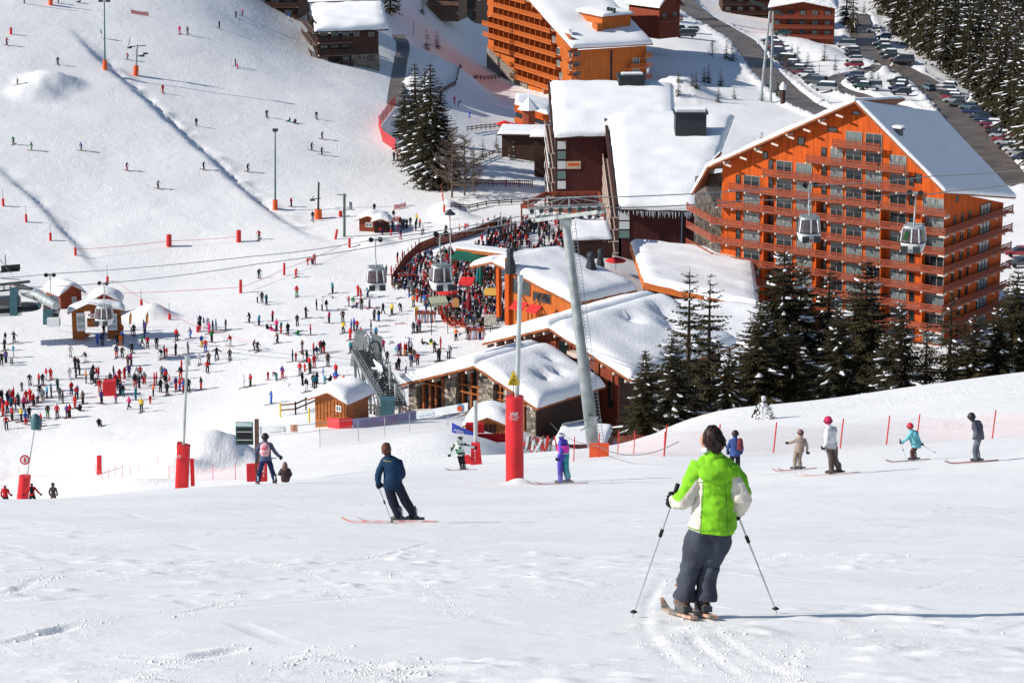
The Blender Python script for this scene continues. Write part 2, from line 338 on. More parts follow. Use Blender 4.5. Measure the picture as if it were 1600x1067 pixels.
terrain('snow_piste', np.concatenate([np.array([-60, -40, -25, -12, -4, 2., 6, 10]), geo(13, 60, .0032, .05), geo(60.2, 150, .005, .10)]), CS, M_SNOWN)
terrain('snow_valley', np.concatenate([geo(150, 620, .0024, .7), geo(622, 1300, .008, 5)]), CS, M_SNOWF)
_Y = np.concatenate([TG[0][0][:-1], TG[1][0]]); _C = TG[0][1]; _Z = np.concatenate([TG[0][2][:-1], TG[1][2]], 0)
def Hf(x, y):
    """ground height read from the finished ground mesh"""
    x = np.asarray(x, float); y = np.asarray(y, float); c = 800 + FPX * x / (np.maximum(y, 30) * 1.03)
    i = np.clip(np.searchsorted(_Y, y) - 1, 0, len(_Y) - 2); j = np.clip(np.searchsorted(_C, c) - 1, 0, len(_C) - 2)
    a = np.clip((y - _Y[i]) / (_Y[i + 1] - _Y[i]), 0, 1); b = np.clip((c - _C[j]) / (_C[j + 1] - _C[j]), 0, 1)
    return (_Z[i, j] * (1 - a) + _Z[i + 1, j] * a) * (1 - b) + (_Z[i, j + 1] * (1 - a) + _Z[i + 1, j + 1] * a) * b
def H(x, y): return float(Hf(x, y))
_HC = {}
def prefetch(uvs, skip=6.0):
    """where the ground is seen at many photo pixels at once"""
    uvs = [q for q in dict.fromkeys((float(a), float(b)) for a, b in uvs) if (q[0], q[1], skip) not in _HC]
    if not uvs: return
    D = np.array([tuple(ray(u, v)) for u, v in uvs]); n = len(uvs); lo = np.full(n, max(6.0, skip)); hi = np.full(n, 700.0); done = np.zeros(n, bool); y = max(6.0, skip)
    while y < 1250 and not done.all():
        idx = np.where(~done)[0]; hit = D[idx, 2] * y < Hf(D[idx, 0] * y, np.full(len(idx), y))
        hi[idx[hit]] = y; done[idx[hit]] = True; lo[idx[~hit]] = y; y += 0.5 + y * 0.005
    for _ in range(14):
        md = (lo + hi) / 2; below = D[:, 2] * md < Hf(D[:, 0] * md, md); hi = np.where(below, md, hi); lo = np.where(below, lo, md)
    for k, q in enumerate(uvs): _HC[(q[0], q[1], skip)] = Vector(D[k] * hi[k])
def G(u, v, skip=6.0):
    k = (float(u), float(v), skip)
    if k not in _HC: prefetch([(u, v)], skip)
    return _HC[k].copy()

M_ROAD = mat('wet_road', (.075, .062, .055), .45, .45, .35, .3, 1.5, col2=(.16, .13, .11))
def ribbon(name, pts, w, m, lift=.06, kind='structure'):
    P = []
    for (ax, ay), (bx, by) in zip(pts[:-1], pts[1:]):
        n = max(2, int(math.hypot(bx - ax, by - ay) / 2))
        P += [(ax + (bx - ax) * k / n, ay + (by - ay) * k / n) for k in range(n)]
    P.append(pts[-1]); A = np.array(P)
    for _ in range(12): A[1:-1] = (A[:-2] + A[1:-1] * 2 + A[2:]) / 4
    b = MB(); prev = None; vs = []; K = 5
    for i in range(len(A)):
        d = A[min(i + 1, len(A) - 1)] - A[max(i - 1, 0)]; d = d / np.linalg.norm(d); nx, ny = -d[1], d[0]
        zz = max(H(A[i][0] + nx * w * t, A[i][1] + ny * w * t) for t in (-.4, -.2, 0, .2, .4))
        for k in range(K):
            t = (k / (K - 1) - .5) * w; x, y = A[i][0] + nx * t, A[i][1] + ny * t
            vs.append((x, y, max(zz - 0.02, H(x, y)) + lift))
    b.add(vs, [(i * K + k, i * K + k + 1, (i + 1) * K + k + 1, (i + 1) * K + k) for i in range(len(A) - 1) for k in range(K - 1)], 0, True)
    o = b.build(name, m, fix=False); o['kind'] = kind; return o
for k, (pts, w) in ROADP.items(): ribbon(k, pts, w, M_ROAD, lift={'valley_road': .06, 'car_park_road': .10, 'loop_road': .14}[k])
ribbon('footpath', PATHP, 3.0, M_ROAD, .05)

# crumbs and small clods of snow thrown up by skis
def clods():
    rnd = random.Random(91); n = 12000; P = []; us = []
    while len(us) < n:
        m_ = rnd.random()
        if m_ < .40: q = rnd.choice(TRACKS)[0]; k = rnd.randrange(len(q) - 1); t = rnd.random(); x = q[k][0] * (1 - t) + q[k + 1][0] * t + rnd.gauss(0, .12); y = q[k][1] * (1 - t) + q[k + 1][1] * t + rnd.gauss(0, .35)
        else:
            y = 13 + 42 * rnd.random() ** 1.6; x = y * rnd.uniform(-.23, .23)
            d = float(vnoise(np.array([x * 1.0]), np.array([y * .6]), 1.7, 61)[0] + vnoise(np.array([x]), np.array([y]), .6, 62)[0] * .5) + (.10 if x < 0 and y < 24 else 0)
            if d < .24 + .18 * max(0, min(1, (y - 19) / 12)) + (.12 if x > 1 else 0): continue
        us.append((x, y, rnd.paretovariate(3.2) * .0035))
    A = np.array(us); Zc = Hf(A[:, 0], A[:, 1]); b = MB(); T_ = [(1, 0, 0), (-.5, .87, 0), (-.5, -.87, 0), (.1, 0, .9), (.2, .3, -.8)]
    for (x, y, r), z in zip(us, Zc):
        r = min(r, .022); a = rnd.uniform(0, 6.28); ca, sa = math.cos(a), math.sin(a); k = [rnd.uniform(.6, 1.3) * r for _ in range(5)]
        v = [(x + (p[0] * ca - p[1] * sa) * q * 1.2, y + (p[0] * sa + p[1] * ca) * q * 1.2, z + r * .25 + p[2] * q * .8) for p, q in zip(T_, k)]
        b.add(v, [(0, 1, 3), (1, 2, 3), (2, 0, 3), (1, 0, 4), (2, 1, 4), (0, 2, 4)], 0, True)
    o = b.build('snow_clods', M_SNOWN, fix=False); tag(o, 'loose crumbs and clods of snow scattered over the near piste', 'snow clods', None, 'stuff')
clods()
# ------------------------------------------------------------------ building materials
M_ORANGE = mat('orange_render', (.54, .085, .006), .8, .30, .9, .35, 5, stretch=(3, 3, .25))
M_ORANGE2 = mat('orange_boards', (.50, .125, .018), .7, .35, 1.5, .3, 6, stretch=(6, 6, .3))
M_BALC = mat('red_brown_timber', (.26, .052, .022), .7, .35, 2.5, .2, 8, stretch=(.6, .6, 5))
M_BALCO = mat('orange_timber', (.50, .12, .02), .7, .3, 2.5, .2, 8, stretch=(.6, .6, 5))
M_FASCIA = mat('fascia_timber', (.30, .095, .035), .65, .3, 2, .2, 6)
M_BROWN = mat('dark_brown_timber', (.060, .026, .018), .7, .4, 1.5, .3, 6, stretch=(6, 6, .4))
M_MAROON = mat('maroon_cladding', (.075, .016, .014), .7, .3, 1.0, .3, 5, stretch=(6, 6, .3))
M_WOOD = mat('honey_timber', (.36, .115, .028), .65, .4, 2.2, .3, 9, stretch=(.5, .5, 6))
M_WOODG = mat('weathered_wood', (.16, .10, .07), .8, .4, 3, .3, 9)
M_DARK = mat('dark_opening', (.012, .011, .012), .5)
M_SLAB = mat('pale_concrete', (.50, .38, .32), .8, .2, 3)
M_STEEL = mat('galvanised_steel', (.44, .48, .48), .5, .25, 1.2, .05, 30, metal=.55)
M_STEELD = mat('dark_steel', (.06, .07, .075), .45, .3, 3, metal=.5)
M_TEALST = mat('teal_painted_steel', (.05, .13, .15), .45, .2, 3)
M_WHITEP = mat('white_paint', (.74, .76, .76), .45, .08, 3)
M_CREAM = mat('pale_bracket', (.62, .52, .44), .7)
M_WFR = mat('window_frame_paint', (.34, .27, .23), .6)
M_GLASS = mat('window_glass', (.018, .026, .030), .08, spec=.9)
M_CURT = mat('curtained_glass', (.15, .19, .185), .22, .45, 2.2, spec=.7, stretch=(7, 7, .4))
M_CURT2 = mat('half_curtained_glass', (.05, .065, .07), .15, .7, 1.3, spec=.8, col2=(.28, .3, .29), stretch=(4, 4, .6))
M_STONE = mat('grey_stone', (.22, .19, .155), .85, .5, 1.6, .8, 3.5, bdist=.1)
M_REDP = mat('red_padding', (.66, .022, .028), .5, .12, 2, .25, 5, bdist=.04)
M_REDF = mat('red_fabric', (.62, .03, .03), .6, .15, 2)
M_ORGF = mat('orange_fabric', (.78, .12, .03), .6, .15, 2)
M_METROOF = mat('dark_metal_box', (.030, .036, .042), .5, .2, 2)
M_RSNOW = mat('roof_snow', (.85, .86, .875), .6, .04, .25, .22, 3.0, spec=.2, bdist=.25, detail=6)
M_BLACK = mat('black_rubber', (.012, .012, .014), .6)
M_YEL = mat('yellow_paint', (.78, .52, .02), .5)

MESHES = {}
def place(name, me, loc, rz=0.0, parent=None, scale=None, tilt=None):
    o = bpy.data.objects.new(name, me); o.location = loc
    o.rotation_euler = (tilt[0], tilt[1], rz) if tilt else (0, 0, rz)
    if scale: o.scale = scale if isinstance(scale, tuple) else (scale,) * 3
    link(o, parent)
    if parent is not None: o.matrix_parent_inverse = wmat(parent).inverted()
    return o
def window_mesh(w, h, mull, fm):
    k = ('win', round(w, 2), round(h, 2), mull, fm.name)
    if k not in MESHES:
        b = ML(); t = .08
        b.box((-w / 2 + t / 2, 0, 0), (t, .1, h)); b.box((w / 2 - t / 2, 0, 0), (t, .1, h))
        b.box((0, 0, h / 2 - t / 2), (w - 2 * t, .1, t)); b.box((0, 0, -h / 2 + t / 2), (w - 2 * t, .1, t))
        for i in range(mull): b.box((-w / 2 + w * (i + 1) / (mull + 1), 0, 0), (.07, .09, h - 2 * t))
        MESHES[k] = b.mesh('window', fm)
    return MESHES[k]
def pane_mesh(w, h, m):
    k = ('pane', round(w, 2), round(h, 2), m.name)
    if k not in MESHES:
        b = ML(); b.box((0, .02, 0), (w - .17, .03, h - .17)); MESHES[k] = b.mesh('pane', m)
    return MESHES[k]
def window(par, c, a, w, h, mull=1, fm=None, pm=None, out=.0):
    """c centre on the wall face, a unit vector along the wall (rightwards seen from outside)"""
    rz = math.atan2(a.y, a.x); fm = fm or M_BROWN; pm = pm or random.choice([M_GLASS, M_GLASS, M_CURT, M_CURT2, M_CURT2])
    n = Vector((a.y, -a.x, 0)); c = Vector(c) + n * (.045 + out)
    o = place('window', window_mesh(w, h, mull, fm), c, rz, par)
    q = bpy.data.objects.new('pane', pane_mesh(w, h, pm)); link(q, o)
    return o
def balcony(par, P, Q, inward, depth=1.3, h=1.0, wood=None, slab=None, boards=3, joists=True, name='balcony'):
    """balcony with its front edge from P to Q (floor level)"""
    P = Vector(P); Q = Vector(Q); L = (Q - P).length
    if L < .3: return None
    wood = wood or M_BALC; slab = slab or M_SLAB; a = (Q - P).normalized(); i = Vector(inward).normalized(); z = Vector((0, 0, 1)); b = MB()
    def slab_(p0, p1, d0, d1, z0, z1, mi):
        q = [p0 + i * d0 + z * z0, p1 + i * d0 + z * z0, p1 + i * d1 + z * z0, p0 + i * d1 + z * z0]; b.prism(q, z * (z1 - z0), mi)
    slab_(P, Q, .06, depth, -.16, 0, 1)
    bh = h / boards
    for k in range(boards): slab_(P - i * 0, Q, 0, .05, .02 + k * bh + (-.12 if k == 0 else 0), k * bh + bh * .74, 0)
    n = max(1, int(L / 2.6))
    for k in range(n + 1):
        p = P + a * (L * k / n - (.05 if k == n else -.05 if k == 0 else 0)); slab_(p - a * .05, p + a * .05, .055, .15, -.1, h, 0)
        if joists: slab_(p - a * .09, p + a * .09, -.14, depth * .9, -.40, -.165, 2)
    return b.build(name, [wood, slab, M_CREAM], par)
def wall(par, pts, thick, m, name='wall'):
    b = MB(); b.prism([Vector(p) for p in pts], thick); return b.build(name, m, par)
def roof(par, q, snow=.7, mat_=None, th=.28, res=.9, dimples=(), snow_in=.1, bulge=1.0, name='roof', seed=0, rag=0.14):
    """q: four 3D corners (front-left, front-right, back-right, back-left) of the roof's top plane"""
    q = [Vector(p) for p in q]; n = (q[1] - q[0]).cross(q[3] - q[0]).normalized()
    if n.z < 0: n = -n
    b = MB(); dn = -n * th; b.prism(q, dn); rf = b.build(name, mat_ or M_FASCIA, par)
    if snow <= 0: return rf
    W = ((q[1] - q[0]).length + (q[2] - q[3]).length) / 2; D = ((q[3] - q[0]).length + (q[2] - q[1]).length) / 2
    nu, nv = int(max(6, min(70, W / res))), int(max(6, min(70, D / res)))
    def prm(k, n_, L):     # denser near the edges
        e = min(.45, 1.0 / L * 1.0); 
        if k == 0: return 0.0
        if k == 1: return e * .12
        if k == 2: return e * .38
        if k == n_: return 1.0
        if k == n_ - 1: return 1 - e * .12
        if k == n_ - 2: return 1 - e * .38
        return e * .8 + (1 - 1.6 * e) * (k - 3) / (n_ - 6) if n_ > 6 else .5
    vs = []; up = Vector((0, 0, 1)); off = Vector((seed * 13.7, seed * 7.1, 0))
    for j in range(nv + 1):
        for i_ in range(nu + 1):
            s, t = prm(i_, nu, W), prm(j, nv, D)
            p = (q[0] * (1 - s) + q[1] * s) * (1 - t) + (q[3] * (1 - s) + q[2] * s) * t
            ds, dt = min(s, 1 - s) * W, min(t, 1 - t) * D; r = snow * 1.1
            f = math.sqrt(max(0, 1 - (1 - min(1, ds / r)) ** 2)) * math.sqrt(max(0, 1 - (1 - min(1, dt / r)) ** 2))
            nz = mnoise.noise(p * .35 + off) * .35 + mnoise.noise(p * 1.3 + off) * .12
            hgt = snow * f * (1 + nz * bulge)
            for (du, dv, dr, dd) in dimples:
                e = math.hypot((s - du) * W / dr, (t - dv) * D / (dr * .7)); 
                if e < 1: hgt = max(.03, hgt - dd * (1 - e * e) ** 1.2)
            edge = (i_ in (0, nu)) or (j in (0, nv))
            p = p + n * (hgt + .004)
            if rag and j < 3: p = p - up * (.9 * rag * max(0, mnoise.noise(p * .55 + off) + .35 * mnoise.noise(p * 2.1)) * (1, .8, .4)[j])
            if rag and edge: p = p + Vector((mnoise.noise(p * .9), mnoise.noise(p * .9 + off), 0)) * rag
            vs.append(p)
    fs = [(j * (nu + 1) + i_, j * (nu + 1) + i_ + 1, (j + 1) * (nu + 1) + i_ + 1, (j + 1) * (nu + 1) + i_) for j in range(nv) for i_ in range(nu)]
    # lower skin, so the snow is a closed slab
    N = len(vs); rim = [i_ for i_ in range(nu + 1)] + [j * (nu + 1) + nu for j in range(1, nv + 1)] + [nv * (nu + 1) + i_ for i_ in range(nu - 1, -1, -1)] + [j * (nu + 1) for j in range(nv - 1, 0, -1)]
    b = MB(); b.add(vs, fs, 0, True)
    lo = [vs[k] - n * .0 + up * (-.0) for k in rim]
    ctr = sum(lo, Vector()) / len(lo)
    b.add([p + n * .0 for p in lo], [list(range(len(lo)))[::-1]], 0)
    s_ = b.build('roof_snow', M_RSNOW, None, fix=False); s_.parent = rf
    s_.matrix_parent_inverse = wmat(rf).inverted()
    return rf

class Frame:
    def __init__(s, u, v, y, yaw, O=None):
        s.O = Vector(O) if O is not None else U(u, v, y); f = R(yaw)
        s.a = Vector((math.cos(f), -math.sin(f), 0)); s.b = Vector((math.sin(f), math.cos(f), 0))
    def P(s, x, t, h): return s.O + s.a * x + s.b * t + Vector((0, 0, h))
    def fp(s, u, v, t=0.0): return onplane(u, v, s.O + s.b * t, s.b)         # photo point on a plane parallel to the front
    def sp(s, u, v, x=0.0): return onplane(u, v, s.O + s.a * x, s.a)         # ... parallel to the side
    def x(s, p): return (p - s.O).dot(s.a)
    def t(s, p): return (p - s.O).dot(s.b)
    def h(s, p): return p.z - s.O.z
Z = Vector((0, 0, 1))

# ------------------------------------------------------------------ the large orange hotel
def hotel():
    F = Frame(1470, 530, 345, 36)
    root = empty('hotel', F.O, 'large orange gabled hotel with rows of red-brown balconies behind the tall firs', 'hotel')
    ws = 1.3                                     # wall stands this far behind the balcony fronts
    hk = [F.h(F.fp(1470, 246.4 + 30.2 * k)) for k in range(11)]
    apex = F.fp(1336, 163, ws); lft = F.fp(1104, 268, ws); cor = F.fp(1467, 297, ws)
    xl = F.x(F.fp(1126, 400, ws)); x_l = xl
    kneeL = lft + (apex - lft) * ((xl - F.x(lft)) / (F.x(apex) - F.x(lft)))
    base = -5
    wp = [F.P(xl, ws, base), F.P(-1.1, ws, base), F.P(-1.1, ws, F.h(cor)), Vector(apex), kneeL]
    wall(root, wp, F.b * .35, M_ORANGE)
    # side wall
    tD = F.t(F.sp(1579, 318)); s0 = F.P(-1.1, ws + .36, 0)
    hD = F.h(F.sp(1579, 313, -1.1))
    wall(root, [F.P(-1.1, ws + .36, base), F.P(-1.1, tD, base), F.P(-1.1, tD, hD), F.P(-1.1, ws + .36, F.h(cor) - .1)], -F.a * .35, M_ORANGE)
    # back and left closing walls
    wall(root, [F.P(xl + .4, tD, base), F.P(-1.5, tD, base), F.P(-1.5, tD, hD - .4), F.P(xl + .4, tD, hD - .4)], F.b * .3, M_ORANGE)
    # left flank: nearly edge-on face with balconies
    f77 = R(74); la = Vector((math.cos(f77), -math.sin(f77), 0)); L0 = F.P(xl, ws, 0); LL = 11.5; L1 = L0 - la * LL
    hl = F.h(kneeL) - 1.2
    wall(root, [L1 + Z * base, L0 + Z * base, L0 + Z * (hl), L1 + Z * (hl - 2.6)], Vector((la.y, -la.x, 0)) * -.3, mat('grey_glazing', (.12, .10, .085), .35, .6, 1.4, col2=(.03, .025, .02)))
    ln = Vector((la.y, -la.x, 0))                # outward from the flank
    for k in range(5, 11):
        p0 = L0 + ln * 1.3 + Z * hk[k]; p1 = L1 + ln * 1.3 + Z * hk[k]
        balcony(root, p1, p0, -ln, 1.2, 1.0, joists=False)
    # balconies on the front
    ext = {0: [(1300, 1374)], 1: [(1259, 1371), (1374, 1413)], 2: [(1191, 1371), (1374, 1428)], 3: [(1139, 1371), (1374, 1470)], 4: [(1120, 1371), (1374, 1470)],
           5: [(1110, 1371), (1374, 1470)], 6: [(1110, 1371), (1374, 1470)], 7: [(1110, 1371), (1374, 1470)], 8: [(1110, 1371), (1374, 1470)], 9: [(1112, 1371), (1374, 1470)], 10: [(1112, 1371), (1374, 1470)]}
    def xr(u, h):                                 # x on front plane for photo column u at height h
        lo, hi = -60, 20
        for _ in range(30):
            m = (lo + hi) / 2
            if proj(F.P(m, 0, h))[0] < u: lo = m
            else: hi = m
        return lo
    for k, segs in ext.items():
        for (u0, u1) in segs:
            x0, x1 = xr(u0, hk[k]), xr(u1, hk[k])
            if u1 == 1470: x1 = 0
            balcony(root, F.P(x0, 0, hk[k]), F.P(x1, 0, hk[k]), F.b, ws - .02, 1.0)
    for k in range(4, 11):                       # side balconies
        balcony(root, F.P(0, .06, hk[k]), F.P(0, F.t(F.sp(1584, 320)), hk[k]), -F.a, 1.05)
    for k in range(4, 10):                       # dividers between the flats
        for u in (1190, 1272, 1373, 1437):
            x = xr(u, hk[k]); wall(root, [F.P(x, .15, hk[k] + .02), F.P(x, ws - .02, hk[k] + .02), F.P(x, ws - .02, hk[k] + 2.35), F.P(x, .15, hk[k] + 2.35)], F.a * .16, M_ORANGE, 'divider')
    # windows
    spec = [(1146, .75, 0), (1167, 2.7, 1), (1197, .75, 0), (1218, 2.6, 1), (1249, 2.6, 1), (1280, .8, 0), (1300, 2.0, 1), (1327, 2.6, 1), (1358, 2.6, 1), (1396, 2.6, 1), (1417, .8, 0), (1451, 3.2, 2)]
    for k in range(0, 11):
        segs = ext[k]
        for (u, w, m) in spec:
            if not any(a0 + 3 < u < a1 - 2 for a0, a1 in segs):
                continue
            x = xr(u, hk[k]); hh = 2.0 if m else 1.5
            window(root, F.P(x, ws, hk[k] + (.08 + hh / 2 if m else 1.25)), F.a, w, hh, m, fm=M_WFR if m else M_BROWN, pm=None if m else M_GLASS)
    for (u, v, w, h) in ((1252, 221, 1.1, 1.2), (1301, 203, 1.5, .7), (1435, 279, 1.0, 1.3), (1338, 177, 1.3, .6), (1196, 243, .8, 1.1)):
        window(root, F.fp(u, v, ws), F.a, w, h, 0, pm=M_GLASS)
    for k in range(4, 11):                       # narrow windows of the end wall and the loggias at its far end
        for tt in (5.0, 7.3, 9.6): window(root, F.P(-1.1, tt, hk[k] + 1.25), F.b, .65, 1.25, 0, pm=M_GLASS)
        window(root, F.P(-1.1, 14.6, hk[k] + 1.1), F.b, 3.2, 2.0, 2, pm=M_CURT2)
    window(root, F.P(-1.1, 5.4, hk[3] + 1.5), F.b, .65, 1.0, 0, pm=M_GLASS)
    # roofs: the plane to the right falls away from us; the left one is seen along its edge
    A = F.fp(1336, 158, -.5); C = F.fp(1477, 301, -.5); B = onplane(1462, 175, A, F.a); D = F.sp(1588, 309, F.x(C) )
    roof(root, [C, D, B, A], .38, res=1.1, bulge=.3, name='roof', seed=1)
    Lf = F.fp(1099, 263, -.5); A2 = A + Vector((0, 0, .02)); bk = F.b * 15 - Z * 1.5
    roof(root, [Lf, A2 - F.a * .05, A2 + bk, Lf + bk], .55, res=1.5, name='roof', seed=2)
    # lower left wing of the roof, dropping over the flank balconies
    W0 = F.fp(1104, 262, -.6); W1 = onplane(1079, 303, L0 + ln * 1.5, ln)
    W1 = U(1079, 304, W0.y + 1.5); qd = [W1, W1 + Vector((2.9, 7.0, .4)), W0 + Vector((2.6, 7.2, 1.1)), W0]
    roof(root, qd, .3, res=1.2, name='roof', seed=3)
    b = MB()                                      # rafter tails along the left verge
    for i in range(8):
        p = Lf.lerp(A, .14 + i * .105); b.beam(p - Z * .75 + F.b * .3, p - Z * .75 + F.a * 1.1 - Z * .25 + F.b * .3, .22, .25)
        if i % 2 == 0: b.beam(p - Z * .55, p + F.b * 1.7 - Z * .55, .25, .3)
    b.build('rafter_tails', M_CREAM, root)
    v0 = onplane(1403, 213, A, (B - A).cross(C - A).normalized()); b = MB(); b.box(v0 + Z * .3, (1.1, .9, 1.3), R(-36)); b.box(v0 + Z * 1.05, (1.5, 1.2, .2), R(-36)); b.build('chimney', M_METROOF, root)
    b = MB(); b.box(v0 + Z * 1.3, (1.4, 1.1, .35), R(-36)); b.build('chimney_snow', M_RSNOW, root)
hotel()

# ------------------------------------------------------------------ second orange building (top of the picture)
def lodge_top():
    F = Frame(891, 133, 590, 67)
    root = empty('apartment_building', F.O, 'long orange apartment block with stepped balconies and a penthouse on its snowy roof', 'building')
    ws = 1.5; base = -10
    vk = [-29, -11, 7, 25, 43, 61, 79, 97, 115.5, 134, 152, 170]; hk = [F.h(F.fp(891, v)) for v in vk]
    def xr(u, h):
        lo, hi = -120, 30
        for _ in range(30):
            m = (lo + hi) / 2
            if proj(F.P(m, 0, h))[0] < u: lo = m
            else: hi = m
        return lo
    cor = F.fp(892, 76, ws); ap = F.fp(792, -38, ws); lo = F.fp(752, -20, ws)
    xl = xr(754, 0)
    wall(root, [F.P(xl, ws, base), F.P(-.0, ws, base - 3), F.P(0, ws, F.h(cor)), F.P(F.x(ap), ws, F.h(ap)), F.P(xl, ws, F.h(ap) - 3)], F.b * .4, M_ORANGE2)
    tD = 19.5
    wall(root, [F.P(0, ws + .42, base), F.P(0, tD, base), F.P(0, tD, F.h(F.sp(1012, 72, 0))), F.P(0, ws + .42, F.h(cor) - .1)], -F.a * .4, M_ORANGE2)
    ext = [(775, 800), (775, 806), (772, 812), (770, 820), (761, 847), (761, 859), (753, 861), (754, 868), (762, 868), (794, 872), (797, 857), (837, 857)]
    for k, (u0, u1) in enumerate(ext):
        x0, x1 = xr(u0, hk[k]), xr(u1, hk[k])
        balcony(root, F.P(x0, 0, hk[k]), F.P(x1, 0, hk[k]), F.b, ws - .02, 1.1, wood=M_BALCO, slab=M_BALCO, joists=False)
        n = int((x1 - x0) / 3.2)
        for i in range(n):
            x = x0 + (i + .5) * (x1 - x0) / n
            window(root, F.P(x, ws, hk[k] + 1.15), F.a, 1.7, 1.7, 1, fm=M_WHITEP)
            if i: wall(root, [F.P(x - 1.6, .2, hk[k]), F.P(x - 1.6, ws - .02, hk[k]), F.P(x - 1.6, ws - .02, hk[k] + 2.2), F.P(x - 1.6, .2, hk[k] + 2.2)], F.a * .2, M_BALCO, 'divider')
        if 4 < k < 9:
            balcony(root, F.P(xr(877, hk[k]), .0, hk[k]), F.P(-.3, .0, hk[k]), F.b, ws - .02, 1.1, wood=M_BALCO, slab=M_BALCO, joists=False)
            window(root, F.P(-3.2, ws, hk[k] + 1.15), F.a, 1.6, 1.7, 1, fm=M_WHITEP)
    for v in (90, 106, 121):                      # end wall: dark bay on the left, balconies on the far corner
        p = F.sp(901, v - 4, 0); window(root, p, F.b, 1.9, 1.6, 1, fm=M_BALCO, pm=M_GLASS)
        balcony(root, F.sp(893, v + 4, 1.0), F.sp(908, v + 3, 1.0), -F.a, .98, .9, wood=M_BALCO, joists=False)
    for v in (88, 104, 121):
        balcony(root, F.sp(985 if v > 100 else 1007, v + 3, 1.4), F.sp(1019, v, 1.4), -F.a, 1.38, 1.0, wood=M_BALCO, slab=M_SLAB, joists=False)
        if v > 100: window(root, F.sp(994, v - 8, 0), F.b, 1.7, 1.5, 1, fm=M_WHITEP, pm=M_CURT)
    wall(root, [F.P(-.0, 10.2, base), F.P(0, 10.7, base), F.P(0, 10.7, F.h(cor) - .6), F.P(0, 10.2, F.h(cor) - .5)], F.a * .12, M_DARK, 'downpipe_bay')
    C = F.fp(893, 76, -.5); A = F.fp(790, -40, -.5); D = F.sp(1021, 69, F.x(C)); B = A + (D - C) * .98
    roof(root, [C, D, B, A], 1.0, res=1.6, name='roof', seed=4, dimples=((.5, .33, 5, 1.0),))
    LA = A + Vector((0, 0, .02)); LL = F.P(xl - 4, -.5, F.h(A) - 7); roof(root, [LL, LA, B, LL + (D - C)], .8, res=2.5, name='roof', seed=5)
    # penthouse on the roof plane
    G2 = Frame(0, 0, 0, 58, O=onplane(941, 54, C, (D - C).cross(A - C).normalized()))
    b = MB(); b.prism([G2.P(-10.5, 0, -2), G2.P(0, 0, -2), G2.P(0, 0, 4.2), G2.P(-10.5, 0, 4.2)], G2.b * 8); pw = b.build('penthouse', M_ORANGE2, root)
    roof(root, [G2.P(-11, -.5, 4.4), G2.P(.6, -.5, 4.2), G2.P(.6, 8.6, 4.3), G2.P(-11, 8.6, 4.6)], .8, res=.8, name='penthouse_roof', seed=6)
    b = MB(); b.box(G2.P(-.5, -1.0, .8), (2.2, 1.6, 3.6), R(-58)); b.build('penthouse_porch', M_ORANGE2, root)
    b = MB(); [b.box(G2.P(-2 + i * 1.2, 3, 5.4), (.6, .6, 1.1), R(-58)) for i in range(3)]; b.build('vents', M_STEELD, root)
    # stone footings
    wall(root, [F.P(xl - .2, ws - .3, base - 2), F.P(-28, ws - .3, base - 2), F.P(-28, ws - .3, hk[10] - .6), F.P(xl - .2, ws - .3, hk[8] - .3)], F.b * .25, M_STONE, 'stone_base')
lodge_top()

def boxhouse(name, label, F, w, l, h, wm, snow=.9, over=.8, rise=0, cat='building', back=None, rq=None, base=-3, seed=0, dimples=(), rag=.0, roofm=None):
    """block with its front right corner at F.O; roof quad rq overrides the flat one"""
    root = empty(name, F.O, label, cat)
    wall(root, [F.P(-w, 0, base), F.P(0, 0, base), F.P(0, 0, h), F.P(-w, 0, h)], F.b * .3, wm)
    wall(root, [F.P(0, .32, base), F.P(0, l, base), F.P(0, l, h + rise * .9), F.P(0, .32, h)], -F.a * .3, wm)
    wall(root, [F.P(-w, .32, base), F.P(-w, l, base), F.P(-w, l, h + rise * .9), F.P(-w, .32, h)], F.a * .3, wm)
    wall(root, [F.P(-w + .32, l, base), F.P(-.32, l, base), F.P(-.32, l, h + rise * .9), F.P(-w + .32, l, h + rise * .9)], -F.b * .3, wm)
    if rq is None: rq = [F.P(-w - over, -over, h + .25), F.P(over, -over, h + .25), F.P(over, l + over, h + rise + .25), F.P(-w - over, l + over, h + rise + .25)]
    rf = roof(root, rq, snow, roofm or M_BROWN, res=1.2, dimples=dimples, seed=seed, rag=rag)
    return root
